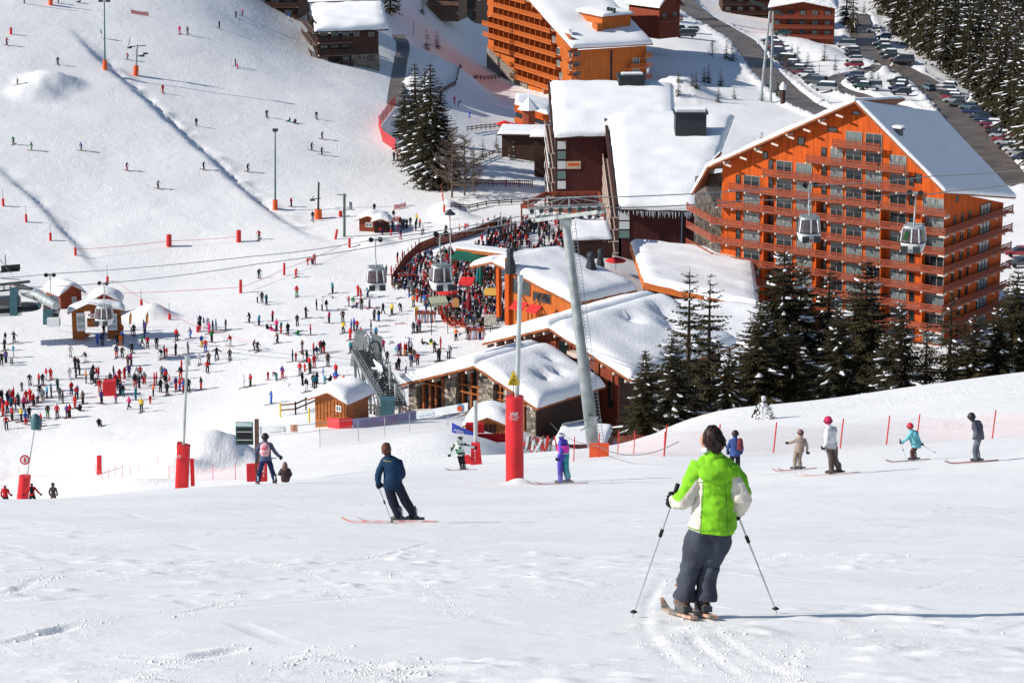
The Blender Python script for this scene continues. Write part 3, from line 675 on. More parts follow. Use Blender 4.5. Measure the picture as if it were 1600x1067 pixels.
# ------------------------------------------------------------------ dark chalet-blocks and maroon blocks
def brown_top():
    F = Frame(592, 104, 545, -20); root = empty('chalet_block', F.O, 'dark brown chalet block with pale balcony edges and thick snow roof above the slope', 'building')
    xr = F.x(F.fp(497, 104)); xm = F.x(F.fp(549, 104)); top = F.h(F.fp(592, 50))
    wall(root, [F.P(xr, 0, -3), F.P(0, 0, -3), F.P(0, 0, top), F.P(xr, 0, top)], F.b * .4, M_BROWN)
    wall(root, [F.P(0, .42, -3), F.P(0, 16, -3), F.P(0, 16, top), F.P(0, .42, top)], -F.a * .4, M_BROWN)
    wall(root, [F.P(xm, -.12, -3), F.P(.1, -.12, -3), F.P(.1, -.12, F.h(F.fp(592, 84))), F.P(xm, -.12, F.h(F.fp(592, 84)))], F.b * .1, M_STONE, 'stone_base')
    for v in (67, 86.5, 105):
        h = F.h(F.fp(497, v)); balcony(root, F.P(xr, -1.3, h), F.P(xm, -1.3, h), F.b, 1.28, 1.3, wood=M_BROWN, slab=M_SLAB, joists=False)
        for i in range(3): window(root, F.P(xr + 1.4 + i * 2.4, 0, h + 1.2), F.a, 1.7, 1.6, 1)
    for (u, v) in ((579, 91), (580, 54), (557, 54), (551, 91)): window(root, F.fp(u, v, -.12 if v > 80 and u > 552 else 0), F.a, 1.5, 1.2, 1, pm=M_GLASS)
    la = Vector((math.cos(R(80)), -math.sin(R(80)), 0)); L0 = F.P(xr, 0, 0); L1 = L0 - la * 22
    wall(root, [L1 + Z * -3, L0 + Z * -3, L0 + Z * top, L1 + Z * (top + 1)], Vector((-la.y, la.x, 0)) * .4, M_BROWN)
    for k in range(4):
        h = F.h(F.fp(497, 52 + 18.5 * k)); n = Vector((la.y, -la.x, 0)); balcony(root, L1 + n * 1.4 + Z * h, L0 + n * 1.4 + Z * h, -n, 1.38, 1.0, wood=M_BROWN, slab=M_SLAB, joists=False)
        for i in range(6): window(root, L1 + la * (2 + i * 3.3) + Z * (h + 1.2), la, 1.8, 1.6, 1)
    fl, fr = F.fp(492, 50, -1.5), F.fp(607, 46, -1.5)
    bl, br = U(486, 12, 566), U(599, 8, 562)
    roof(root, [fl, fr, br, bl], 1.3, M_BROWN, res=1.1, seed=11, name='roof', rag=.3)
    bl2, br2 = U(478, -14, 582), U(590, -16, 580); roof(root, [bl + Z * 1.2 + Vector((-.6, 0, 0)), br + Z * 1.2, br2, bl2], 1.1, M_BROWN, res=1.3, seed=12, name='roof')
    # dark block left of it, cut by the picture edge
    F = Frame(0, 0, 0, 8, O=G(466, 31)); r2 = empty('chalet_block', F.O, 'dark timber block with long balconies, cut off by the top edge', 'building')
    w = 16; wall(r2, [F.P(-w, 0, -3), F.P(0, 0, -3), F.P(0, 0, 9), F.P(-w, 0, 9)], F.b * 12, M_BROWN)
    for h in (0.2, 2.9, 5.6):
        balcony(r2, F.P(-w, -1.4, h), F.P(0, -1.4, h), F.b, 1.38, 1.1, wood=M_BROWN, slab=M_SLAB, joists=False)
        for i in range(5): window(r2, F.P(-w + 1.8 + i * 3, 0, h + 1.2), F.a, 1.9, 1.6, 1)
    roof(r2, [F.P(-w - 1, -2, 9.2), F.P(1, -2, 9.2), F.P(1, 13, 9.6), F.P(-w - 1, 13, 9.6)], .9, M_BROWN, res=1.5, seed=13)
brown_top()

def maroon():
    # upper maroon block
    O = U(1050, 296, 432); F = Frame(0, 0, 0, -4, O=O); x0 = F.x(F.fp(868, 290)); top = F.h(F.fp(868, 216))
    root = empty('apartment_building', F.O, 'maroon apartment block with a square sign panel and slim white balconies on its left edge', 'building')
    wall(root, [F.P(x0, 0, -4), F.P(0, 0, -4), F.P(0, 0, top), F.P(x0, 0, top)], F.b * .4, M_MAROON)
    la = Vector((math.cos(R(89)), -math.sin(R(89)), 0)); L0 = F.P(x0, 0, 0); L1 = L0 - la * 24; n = Vector((la.y, -la.x, 0))
    wall(root, [L1 + Z * -4, L0 + Z * -4, L0 + Z * top, L1 + Z * (top + 3.4)], Vector((-la.y, la.x, 0)) * .4, M_BROWN)
    for k in range(6):
        h = top - 2.6 - 2.5 * k; balcony(root, L1 + n * 1.2 + Z * (h + 1), L0 + n * 1.2 + Z * h, -n, 1.18, 1.0, wood=M_WHITEP if k % 2 else M_SLAB, slab=M_SLAB, joists=False, boards=2)
    for k in range(5):
        p = F.fp(877.5, 227 + k * 15.5, 0); b = MB(); b.box(p - F.b * .06, (1.4, .1, 1.35), R(4)); b.build('panel', M_WHITEP if k % 2 == 0 else mat('green_glass', (.16, .26, .22), .2), root)
    p = F.fp(896, 258); b = MB(); b.box(p - F.b * .05, (2.5, .08, 1.3), R(4)); sg = b.build('sign', mat('sign_cream', (.65, .50, .32), .5), root)
    b = MB(); b.box(p - F.b * .11 + Z * .1, (1.9, .03, .45), R(4)); b.build('sign_stripe', M_ORGF, root)
    fl, fr = F.fp(865, 214, -1.2), F.fp(1056, 212, -1.2); bl, br = U(859, 131, 456), U(1052, 134, 456)
    roof(root, [fl, fr, br, bl], 1.1, M_BROWN, res=1.2, seed=14, rag=.35, dimples=((.19, .45, 1.6, 1.0), (.83, .45, 1.2, .9)))
    b = MB(); b.beam(fl + Vector((-.2, 0, .1)), bl + Vector((-.2, 0, .1)), .35, .5); b.build('verge_board', M_BROWN, root)
    def cab(u, v, y, w, h, d, r, nm='roof_cabin', cap=.5):
        p = U(u, v, y); b = MB(); b.box(p + Z * h / 2 + Vector((0, d / 2, 0)), (w, d, h), R(r)); c = b.build(nm, M_METROOF, root)
        b = MB(); b.box(p + Z * (h + .12) + Vector((0, d / 2, 0)), (w + .5, d + .5, .25), R(r)); b.build('cabin_lid', M_METROOF, root)
        if cap: b = MB(); b.box(p + Z * (h + .32) + Vector((.2, d / 2 + .3, 0)), (w * .8, d * .7, cap * .6), R(r)); b.build('cabin_snow', M_RSNOW, root)
    cab(986, 150, 452, 4.6, 3.4, 3, 4)
    root1 = root
    # lower maroon block
    O = U(1064, 373, 395); F = Frame(0, 0, 0, 0, O=O); x0 = F.x(F.fp(967, 373)); top = F.h(F.fp(967, 328))
    root = empty('apartment_building', F.O, 'maroon apartment block with icicle-fringed snow roof and slim dark roof cabin beside the big hotel', 'building')
    wall(root, [F.P(x0, 0, -4), F.P(0, 0, -4), F.P(0, 0, top), F.P(x0, 0, top)], F.b * .4, M_MAROON)
    wall(root, [F.P(.3, 1.2, -4), F.P(2.6, 1.2, -4), F.P(2.6, 1.2, top - .8), F.P(.3, 1.2, top - .8)], F.b * .4, M_MAROON)
    la = Vector((math.cos(R(90)), -math.sin(R(90)), 0)); L0 = F.P(x0, 0, 0); L1 = L0 - la * 40; n = Vector((la.y, -la.x, 0))
    wall(root, [L1 + Z * -4, L0 + Z * -4, L0 + Z * top, L1 + Z * (top + 6)], Vector((-la.y, la.x, 0)) * .4, M_BROWN)
    for k in range(6):
        h = top - 2.2 - 1.9 * k + 3; balcony(root, L1 + n * 1.4 + Z * (h + 1.5), L0 + n * 1.4 + Z * (h - 2), -n, 1.38, 1.0, wood=M_SLAB, slab=M_SLAB, joists=False, boards=2)
    for k in range(3):
        p = F.fp(975.5, 338 + k * 14, 0); b = MB(); b.box(p - F.b * .06, (1.6, .1, 1.2)); b.build('panel', (M_WHITEP, M_WHITEP, MATS['green_glass'])[k], root)
    fl, fr = F.fp(965, 327, -1.2), F.fp(1092, 330, -1.2); bl, br = U(947, 180, 440), U(1147, 182, 440)
    roof(root, [fl, fr, br, bl], 1.1, M_BROWN, res=1.2, seed=15, rag=.4, dimples=((.42, .53, 2.0, 1.0), (.93, .5, 1.4, .9)))
    b = MB(); b.beam(fl + Vector((-.25, 0, .3)), bl + Vector((-.25, 0, .3)), .5, .9); b.build('verge_board', M_BROWN, root)
    b = MB(); rnd = random.Random(3)
    for i in range(60):                          # icicles under the eave
        p = fl.lerp(fr, rnd.random()) - Z * .25 + Vector((0, .02, 0)); l_ = rnd.uniform(.3, 1.1); b.tube([p, p - Z * l_], [.07, .012], 4)
    ic = b.build('icicles', mat('ice', (.55, .62, .68), .15, spec=.6), root); ic['kind'] = 'stuff'
    cab_ = root
    p = U(1078, 211, 428); b = MB(); b.box(p + Z * 1.9, (5.2, 4.0, 3.8)); b.build('roof_cabin', M_METROOF, root)
    b = MB(); b.box(p + Z * 3.95, (5.8, 4.6, .3)); b.build('cabin_lid', M_METROOF, root); b = MB(); b.box(p + Z * 4.3 + Vector((0, .4, 0)), (5.0, 3.4, .4)); b.build('cabin_snow', M_RSNOW, root)
maroon()

# ------------------------------------------------------------------ restaurant and ski-school chalets
def restaurant():
    F = Frame(893, 506, 322, 42); root = empty('restaurant', F.O, 'orange timber restaurant with roof vents and big snow roof beside the crowded terrace', 'restaurant')
    cr = F.fp(893, 476); xl = F.x(F.fp(798, 470)); hr = F.h(cr); hl = F.h(F.fp(798, 423))
    wall(root, [F.P(xl, 0, -4), F.P(0, 0, -4), F.P(0, 0, hr), F.P(xl, 0, hl)], F.b * .35, M_ORANGE2)
    hs = F.h(F.sp(990, 462))
    wall(root, [F.P(0, .37, -4), F.P(0, F.t(F.sp(988, 470)), -4), F.P(0, F.t(F.sp(988, 470)), hr), F.P(0, .37, hr)], -F.a * .35, M_WOOD)
    b = MB(); b.box(F.fp(796, 455) - F.b * .3, (.7, .5, 9), R(-42)); b.box(F.fp(777, 450) + F.b * .3, (.5, .5, 8), R(-42)); b.build('corner_post', M_ORANGE, root)
    for (u0, u1, v0, v1, m) in ((801, 829, 432, 464, 1), (833, 861, 455, 475, 1)):
        p, q = F.fp(u0, v1), F.fp(u1, v0 + 8); c = F.fp((u0 + u1) / 2, (v0 + v1) / 2); window(root, c, F.a, F.x(q) - F.x(p), (v1 - v0) * .068, m, fm=M_FASCIA, pm=M_GLASS)
    for u in (925, 950, 972): window(root, F.sp(u, 489 - (u - 925) * .27, 0), F.b, 2.0, 1.3, 2, fm=M_FASCIA, pm=M_CURT2)
    A = F.fp(768, 409, -.7); C = F.fp(896, 474, -.7); D = F.sp(996, 453, F.x(C)); B = A + (D - C)
    roof(root, [C, D, B, A], 1.15, res=.7, seed=16, bulge=.6, rag=.2)
    roof(root, [A - F.a * 4 - Z * 1.2, A - Z * .02 - F.a * .05, B - Z * .02, B - F.a * 4 - Z * 1.2], .8, res=.9, seed=17)
    for (u, v, s_) in ((797, 426, .72), (923, 432, .8), (938, 427, .6)):
        p = onplane(u, v, C, (D - C).cross(A - C).normalized()); b = MB(); b.lathe([(1.0 * s_, -.6), (.95 * s_, .7), (.62 * s_, 1.6), (.62 * s_, 2.2), (.8 * s_, 2.3), (.5 * s_, 2.8)], p + Z * .5, 8, smooth=False); b.build('roof_vent', M_METROOF, root)
    # lean-to entrances with red fabric roofs
    for (u, v, w) in ((815, 503, 2.3), (838, 508, 1.9)):
        p = F.fp(u, v, -2.2); Ff = Frame(0, 0, 0, 42, O=p); b = MB(); h = 2.3
        b.prism([Ff.P(-w / 2, 0, h), Ff.P(0, 0, h + 1.3), Ff.P(w / 2, 0, h), Ff.P(w / 2 - .3, 0, h - .1), Ff.P(0, 0, h + 1.0), Ff.P(-w / 2 + .3, 0, h - .1)], Ff.b * .2)
        for sx in (-1, 1): b.beam(Ff.P(sx * w / 2.2, .1, 0), Ff.P(sx * w / 2.2, .1, h), .18)
        pr = b.build('porch', M_WOOD, root); b = MB(); b.prism([Ff.P(-w / 2, -1.2, h - .5), Ff.P(w / 2, -1.2, h - .5), Ff.P(w / 2, .0, h + .3), Ff.P(-w / 2, 0, h + .3)], Z * .12); b.build('awning', M_REDF, root)
restaurant()

def stones(par, F, x0, x1, t, h0, h1, seed):
    """rubble facing built from separate blocks, joined into one part"""
    rnd = random.Random(seed); b = MB(); h = h0
    while h < h1:
        hh = rnd.uniform(.22, .38); x = x0
        while x < x1:
            w = min(rnd.uniform(.3, .75), x1 - x); d = rnd.uniform(.05, .13)
            b.box(F.P(x + w / 2, t - d / 2, h + hh / 2), (w - .04, d, hh - .04), -math.atan2(-F.a.y, F.a.x) if False else math.atan2(F.a.y, F.a.x), mi=rnd.randrange(3)); x += w
        h += hh
    o = b.build('stone_facing', [M_STONE, mat('stone_light', (.36, .31, .25), .85, .3, 3), mat('stone_dark', (.13, .115, .10), .85, .3, 3)], par); o['kind'] = 'stuff'
def rental():
    F = Frame(836, 668, 258, 40); root = empty('ski_school_chalet', F.O, 'glass-fronted chalet with stone piers and hollows in its snow roof', 'chalet')
    A = F.fp(741, 571, -1.3); C = F.fp(840, 638, -1.3); Lf = F.fp(613, 603, -1.3); bk = F.b * 11.5
    ap = F.fp(741, 577); xl = F.x(F.fp(638, 640)); hA = F.h(ap)
    def hroof(x, off=.35):
        P0, P1 = (Lf, A) if x < F.x(A) else (A, C); k = (x - F.x(P0)) / (F.x(P1) - F.x(P0)); return F.h(P0) + k * (F.h(P1) - F.h(P0)) - off
    # recessed glazing with timber frame
    t = 1.0
    wall(root, [F.P(xl, t, -3), F.P(0, t, -3), F.P(0, t, hroof(0)), F.P(F.x(A), t, hroof(F.x(A))), F.P(xl, t, hroof(xl))], F.b * .2, mat('dark_glazing', (.028, .040, .044), .12, .5, 1.5, spec=.8))
    wall(root, [F.P(0, .2, -3), F.P(0, 11, -3), F.P(0, 11, hroof(0)), F.P(0, .2, hroof(0))], -F.a * .35, M_BROWN)
    wall(root, [F.P(xl, .2, -3), F.P(xl, 11, -3), F.P(xl, 11, hroof(xl)), F.P(xl, .2, hroof(xl))], F.a * .35, M_STONE)
    for (u0, u1, sd) in ((638, 650, 1), (694, 712, 2), (747, 770, 3), (786, 797, 4), (822, 836, 5)):
        x0, x1 = F.x(F.fp(u0, 640)), F.x(F.fp(u1, 640)); ht = min(hroof(x0), hroof(x1)) - .05; b = MB()
        b.prism([F.P(x0, .15, -3), F.P(x1, .15, -3), F.P(x1, .15, hroof(x1) - .02), F.P(x0, .15, hroof(x0) - .02)], F.b * .84); b.build('stone_pier', M_STONE, root); stones(root, F, x0, x1, .15, -.6, ht, sd)
    for u in (655, 666, 675, 686, 716, 730, 741, 775, 803, 812):
        x = F.x(F.fp(u, 640)); b = MB(); b.prism([F.P(x - .14, .6, -2), F.P(x + .14, .6, -2), F.P(x + .14, .6, hroof(x) - .05), F.P(x - .14, .6, hroof(x) - .05)], F.b * .38); b.build('mullion', M_FASCIA, root)
    for h in (1.9, 2.7):
        b = MB(); b.prism([F.P(xl + 1, .45, h), F.P(-1.2, .45, h), F.P(-1.2, .45, h + .18), F.P(xl + 1, .45, h + .18)], F.b * .1); b.build('rail', M_WOOD, root)
    roof(root, [A, C, C + bk, A + bk], 1.0, res=.55, seed=18, bulge=.5, dimples=((.6, .42, 1.3, .95), (.35, .75, 1.2, .8), (.5, .1, 1.0, .6), (.62, .62, 1.2, .8)))
    roof(root, [Lf, A - Z * .01 - F.a * .04, A + bk - Z * .01 - F.a * .04, Lf + bk], 1.0, res=.6, seed=19, bulge=.5)
    b = MB()
    for k in range(10):
        for P0, P1 in ((Lf, A), (A, C)):
            if k % 2: p = P0.lerp(P1, k / 10); b.beam(p - Z * .55, p - Z * .55 + F.b * 1.2, .2, .28)
    b.build('rafter_tails', M_CREAM, root)
    # larger twin behind
    F = Frame(965, 634, 266, 40); root = empty('ski_school_chalet', F.O, 'larger brown timber chalet behind the glass-fronted one, lift tower before its roof', 'chalet')
    A = F.fp(857, 512, -1.3); C = F.fp(986, 594, -1.3); Lf = F.fp(753, 536, -1.3); bk = F.b * 20
    xl = F.x(F.fp(775, 560))
    def hr2(x, off=.35):
        P0, P1 = (Lf, A) if x < F.x(A) else (A, C); k = (x - F.x(P0)) / (F.x(P1) - F.x(P0)); return F.h(P0) + k * (F.h(P1) - F.h(P0)) - off
    wall(root, [F.P(xl, 0, -4), F.P(0, 0, -4), F.P(0, 0, hr2(0)), F.P(F.x(A), 0, hr2(F.x(A))), F.P(xl, 0, hr2(xl))], F.b * .35, M_BALC)
    wall(root, [F.P(0, .37, -4), F.P(0, 19, -4), F.P(0, 19, hr2(0)), F.P(0, .37, hr2(0))], -F.a * .35, M_BROWN)
    for (u, v, w, h) in ((881, 543, 1.3, 1.6), (955, 615, .8, 3.0)): window(root, F.fp(u, v), F.a, w, h, 0, pm=M_GLASS)
    for i in range(5): b = MB(); p = F.fp(868 + i * 22, 545 + i * 14.5, -.15); b.box(p, (.12, .1, 3.2), R(-40)); b.build('batten', M_FASCIA, root)
    b = MB(); b.box(F.fp(898, 553, -.6), (1.5, .9, .6), R(-40)); b.build('floodlight', M_CREAM, root)
    roof(root, [A, C, C + bk, A + bk], 1.05, res=.7, seed=21, bulge=.55, dimples=((.28, .52, 1.7, .9), (.33, .78, 2.2, .9), (.55, .7, 2.0, .9), (.5, .9, 1.7, .6)))
    roof(root, [Lf, A - Z * .01 - F.a * .04, A + bk - Z * .01 - F.a * .04, Lf + bk], 1.05, res=.8, seed=22, bulge=.5)
    b = MB()
    for k in range(14):
        for P0, P1 in ((Lf, A), (A, C)):
            if k % 2: p = P0.lerp(P1, k / 14); b.beam(p - Z * .55, p - Z * .55 + F.b * 1.2, .2, .28)
    b.build('rafter_tails', M_CREAM, root)
    # dark undercroft between the twins
    b = MB()
    p = U(900, 664, 262)
    r3 = empty('loading_dock', p, 'dark loading dock with a snow-topped canopy under the larger brown chalet', 'building')
    q = [U(862, 694, 250), U(948, 694, 250), U(958, 668, 258), U(880, 662, 260)]; roof(r3, q, .35, M_BROWN, res=.7, seed=23)
    b.prism([q[0] - Z * .3, q[1] - Z * .3, q[2] - Z * .3, q[3] - Z * .3], -Z * 3); b.build('wall', M_BROWN, r3)
rental()

def low_roofs():
    F = Frame(1180, 500, 333, 30); root = empty('low_building', F.O, 'low snow-covered building with an orange timber fascia below the hotel balconies', 'building')
    a, b_, c, d = F.fp(1006, 441), F.fp(1186, 482), U(1175, 400, 372), U(985, 380, 380)
    roof(root, [a, b_, c, d], .9, M_ORANGE2, th=.9, res=1.1, seed=24, rag=.3)
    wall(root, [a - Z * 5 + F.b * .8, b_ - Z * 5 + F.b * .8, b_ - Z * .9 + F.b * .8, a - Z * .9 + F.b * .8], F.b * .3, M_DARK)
    for k in range(8):
        p = a.lerp(b_, k / 7.3); bb = MB(); bb.beam(p - Z * 4 + F.b * .2, p - Z * .85 + F.b * .2, .3); bb.build('post', M_BALC, root)
    F = Frame(1175, 600, 300, 22); root = empty('low_building', F.O, 'flat-roofed brown building deep in snow, half hidden behind the slender fir pair', 'building')
    a, b_, c, d = F.fp(1005, 545), F.fp(1185, 588), U(1206, 486, 330), U(1010, 476, 336)
    roof(root, [a, b_, c, d], 1.1, M_BROWN, th=.5, res=1.1, seed=25, rag=.2)
    wall(root, [a - Z * 9 + F.b * .8, b_ - Z * 9 + F.b * .8, b_ - Z * .5 + F.b * .8, a - Z * .5 + F.b * .8], F.b * .3, M_BALC)
    p = U(1025, 500, 322); bb = MB(); bb.lathe([(.6, -1), (.6, .7), (.8, .8), (.4, 1.4)], p, 8, smooth=False); bb.build('roof_vent', M_METROOF, root)
    # sloping snow roof of the terrace bar right of the tower and its red-edged canopy
    root = empty('terrace_canopy', U(880, 330, 385), 'red-edged timber canopy over the upper sun terrace behind the lift tower', 'canopy')
    q = [U(815, 322, 378), U(852, 303, 392), U(936, 302, 392), U(945, 336, 374)]
    bb = MB(); 
    for i in range(4): bb.beam(q[i], q[(i + 1) % 4], .35, .6)
    bb.build('edge_beam', M_BALC, root)
    for i in range(4): bb = MB(); bb.beam(q[i] - Z * 3, q[i], .25); bb.build('post', M_BALC, root)
    for i in range(6): bb = MB(); k = (i + .5) / 6; bb.beam(q[1].lerp(q[2], k), q[0].lerp(q[3], k), .14); bb.build('rafter', M_BROWN, root)
    root = empty('snow_roofed_bar', U(920, 378, 368), 'flat bar building under a sloping sheet of trampled snow right of the lift tower', 'bar')
    roof(root, [U(892, 376, 362), U(957, 374, 364), U(947, 337, 381), U(886, 340, 379)], .5, M_BROWN, res=.6, seed=26, bulge=2.2)
    p0, p1 = U(893, 379, 362), U(957, 377, 364); wall(root, [p0 - Z * 2.5, p1 - Z * 2.5, p1 - Z * .2, p0 - Z * .2], Vector((0, .3, 0)), M_BROWN)
low_roofs()

# ------------------------------------------------------------------ small gabled huts
def hut(u, v, y, w, l, h, rise, yaw, label, snow=.7, wm=None, over=.55, name='hut', win=(), door=(), sink=1.0, seed=0, sym=.5, cat='hut', openw=False):
    p = G(u, v) if y is None else U(u, v, y); F = Frame(0, 0, 0, yaw, O=p); wm = wm or M_WOOD; root = empty(name, p, label, cat)
    xm = -w * (1 - sym)
    if openw:
        for x0, x1 in ((-w, -w + 1.7), (-1.9, 0)): wall(root, [F.P(x0, 0, -sink), F.P(x1, 0, -sink), F.P(x1, 0, h), F.P(x0, 0, h)], F.b * .15, wm)
        wall(root, [F.P(-w, 0, h - .02), F.P(0, 0, h - .02), F.P(xm, 0, h + rise)], F.b * .15, wm)
    else: wall(root, [F.P(-w, 0, -sink), F.P(0, 0, -sink), F.P(0, 0, h), F.P(xm, 0, h + rise), F.P(-w, 0, h)], F.b * .15, wm)
    if not openw: wall(root, [F.P(-w, l, -sink), F.P(0, l, -sink), F.P(0, l, h), F.P(xm, l, h + rise), F.P(-w, l, h)], F.b * .15, wm)
    wall(root, [F.P(0, .16, -sink), F.P(0, l, -sink), F.P(0, l, h), F.P(0, .16, h)], -F.a * .15, wm)
    wall(root, [F.P(-w, .16, -sink), F.P(-w, l, -sink), F.P(-w, l, h), F.P(-w, .16, h)], F.a * .15, wm)
    k1 = rise / (-xm if xm else 1); k2 = rise / (w + xm)
    A = F.P(xm, -over, h + rise + .12); B = F.P(over, -over, h - over * k1 + .12); Cc = F.P(-w - over, -over, h - over * k2 + .12); d = F.b * (l + 2 * over)
    rf = roof(root, [A, B, B + d, A + d], 0, M_FASCIA, .14); roof(root, [Cc, A - F.a * .02, A - F.a * .02 + d, Cc + d], 0, M_FASCIA, .14)
    nx, ny = max(14, int((w + 2 * over) / .3)), max(10, int((l + 2 * over) / .4)); vs = []; W2 = w + 2 * over; D2 = l + 2 * over
    for j in range(ny + 1):
        for i in range(nx + 1):
            s_, t_ = .5 - .5 * math.cos(math.pi * i / nx), .5 - .5 * math.cos(math.pi * j / ny)
            x = -w - over + W2 * s_; k = (x - xm); base_ = h + rise + .14 - (k * k1 if k > 0 else -k * k2)
            ds, dt = min(s_, 1 - s_) * W2, min(t_, 1 - t_) * D2; r = snow * 1.25
            f = math.sqrt(max(0, 1 - (1 - min(1, ds / r)) ** 2)) * math.sqrt(max(0, 1 - (1 - min(1, dt / r)) ** 2))
            sm = rise * .35 * math.exp(-(k / (w * .22)) ** 2)
            p = F.P(x, -over + D2 * t_, 0); vs.append(p + Z * (base_ - sm * min(1, f) + snow * f * (1 + .25 * mnoise.noise(p * .8))) + Vector((mnoise.noise(p * 1.3), mnoise.noise(p * 1.7), 0)) * .1)
    bb = MB(); bb.add(vs, [(j * (nx + 1) + i, j * (nx + 1) + i + 1, (j + 1) * (nx + 1) + i + 1, (j + 1) * (nx + 1) + i) for j in range(ny) for i in range(nx)], 0, True)
    so = bb.build('roof_snow', M_RSNOW, None, fix=False); so.parent = rf; so.matrix_parent_inverse = wmat(rf).inverted()
    for (x, hh, ww, wh) in win: window(root, F.P(x, 0, hh), F.a, ww, wh, 1, fm=M_WHITEP, pm=M_CURT)
    for (x, ww, wh) in door:
        bb = MB(); bb.prism([F.P(x - ww / 2, -.05, -.2), F.P(x + ww / 2, -.05, -.2), F.P(x + ww / 2, -.05, wh), F.P(x - ww / 2, -.05, wh)], F.b * .045); bb.build('door', M_BROWN, root)
    b = MB(); n = 9                                # cladding battens on the two faces
    for i in range(n):
        x = -w * (i + .5) / n
        if openw: x = -1.5 * (i + 1) / n
        b.box(F.P(x, -.03, h / 2), (.05, .05, h), R(-yaw))
    b.build('battens', wm, root)
    return root, F
hut(541, 661, 236, 3.5, 4.0, 2.1, .75, 28, 'honey timber ticket hut with a deep snow cap left of the grey conveyor lift', .8, win=((-.8, 1.35, .6, .6),), seed=30, sink=2.5)
hut(793, 684, None, 3.6, 3.2, 1.2, .7, 8, 'small timber hut almost buried by a domed snow cap beside the blue banner', .95, seed=32, sink=2.0, wm=M_WOOD, door=((-1.8, 1.5, 1.2),))
hut(128, 479, None, 3.3, 4.6, 2.3, 1.0, -35, 'brown timber hut with snow roof behind the gondola station, further from the ticket stands', .7, wm=M_BALC, seed=34, win=((-1.2, 1.2, .7, .8),))
hut(186, 494, None, 4.0, 3.4, 2.2, 1.1, -5, 'timber hut with arched snow roof directly behind the ticket stands', .7, wm=M_BALC, seed=36)
r_, F_ = hut(190, 517, 338, 6.6, 1.9, 2.9, 1.0, -8, 'ticket stand with white piste-map boards under a sagging snow roof', .6, wm=M_WOOD, seed=38, sym=.35, openw=True)
for (u, w, h) in ((126.5, 1.15, 2.5), (176, 1.2, 2.3)):
    p = F_.fp(u, 503, -.2); b = MB(); b.box(p, (w, .08, h), R(8)); bo = b.build('map_board', M_WHITEP, r_)
    b = MB(); b.box(p - F_.b * .06 + Z * .35, (w * .8, .02, .9), R(8)); b.box(p - F_.b * .06 - Z * .6, (w * .8, .02, .5), R(8)); b.build('map_print', mat('map_print', (.45, .52, .55), .6, .4, 4), r_)
b = MB(); b.box(F_.fp(146, 492, -.4), (1.5, .08, .35), R(8)); b.build('name_board', M_WHITEP, r_)
b = MB(); b.box(F_.fp(145, 504, -.9), (1.5, 1.0, 1.0), R(8)); b.build('counter', M_WOOD, r_)
# lift operator's hut on the nursery slope, with tanks and roof cubicle
r_, F_ = hut(593, 363, None, 3.6, 3.4, 1.9, .7, 20, 'reddish timber lift operator hut with snow cap at the foot of the nursery slope', .7, wm=M_BALC, seed=40, win=((-1.8, 1.1, 1.2, .7),))
hut(606, 364, None, 2.2, 2.2, 1.9, .35, 5, 'round-capped dark lift cabin standing right against the operator hut', .8, wm=M_BROWN, seed=42)
# houses above the road
def house(u, v, y, w, l, h, rise, yaw, label, wm, levels=2, snow=1.0, seed=50, bal=True, flat=False):
    r_, F_ = hut(u, v, y, w, l, h, rise, yaw, label, snow, wm=wm, over=1.0, name='house', cat='house', sink=4, seed=seed)
    for k in range(levels):
        hh = .4 + k * 2.7
        if bal: balcony(r_, F_.P(-w, -1.2, hh), F_.P(0, -1.2, hh), F_.b, 1.18, 1.0, wood=wm, slab=M_SLAB, joists=False)
        n = max(2, int(w / 3))
        for i in range(n): window(r_, F_.P(-w + (i + .5) * w / n, 0, hh + 1.25), F_.a, 1.6, 1.5, 1)
    return r_, F_
house(1062, 33, 640, 7, 11, 4.6, 3.2, -40, 'small dark chalet with steep snow roof at the bend of the road', M_BALC, 1, seed=51)
house(1203, 38, 745, 14, 12, 9, 2, 0, 'dark timber apartment house behind the tall steel pylon', M_BROWN, 3, seed=53)
house(1302, 62, 700, 17, 14, 8.5, 1.6, 8, 'brown apartment house with wide snow roof above the parked cars', M_BALC, 3, seed=55, snow=1.4)
house(1262, 44, 735, 11, 12, 11, 1.2, 8, 'tall brown apartment wing joined to the left of the wide snow roof', M_BALC, 4, seed=56)
house(744, 34, 690, 14, 12, 6, 3, 20, 'weathered house with orange trim cut by the top edge above the winding fence', M_WOODG, 2, seed=57)
house(716, 10, 660, 8, 10, 7, 2, 12, 'pale stone and timber house at the very top, left of the long orange block', M_WOODG, 2, seed=58)
# orange wing with kiosk and awning at the foot of the long block
F = Frame(857, 200, 520, 30); root = empty('bar_wing', F.O, 'low orange bar wing with lettered fascia and snow roof under the long orange block', 'bar')
a, b_, c, d = F.fp(804, 163), F.fp(857, 180), U(862, 158, 540), U(806, 150, 545)
roof(root, [a, b_, c, d], .7, M_ORANGE2, res=.8, seed=60)
for k, (h0, h1, m, t) in enumerate(((-.3, -1.5, M_ORANGE, 0), (-1.5, -2.6, M_GLASS, .5), (-2.6, -3.7, M_ORANGE2, -.1), (-3.7, -6.5, M_BROWN, .4))):
    wall(root, [a + Z * h1 + F.b * t, b_ + Z * h1 + F.b * t, b_ + Z * h0 + F.b * t, a + Z * h0 + F.b * t], F.b * .3, m, 'wall' if k != 1 else 'glazing')
r5 = empty('kiosk', U(826, 178, 518), 'tiny round kiosk with pointed snow roof on the upper terrace', 'kiosk')
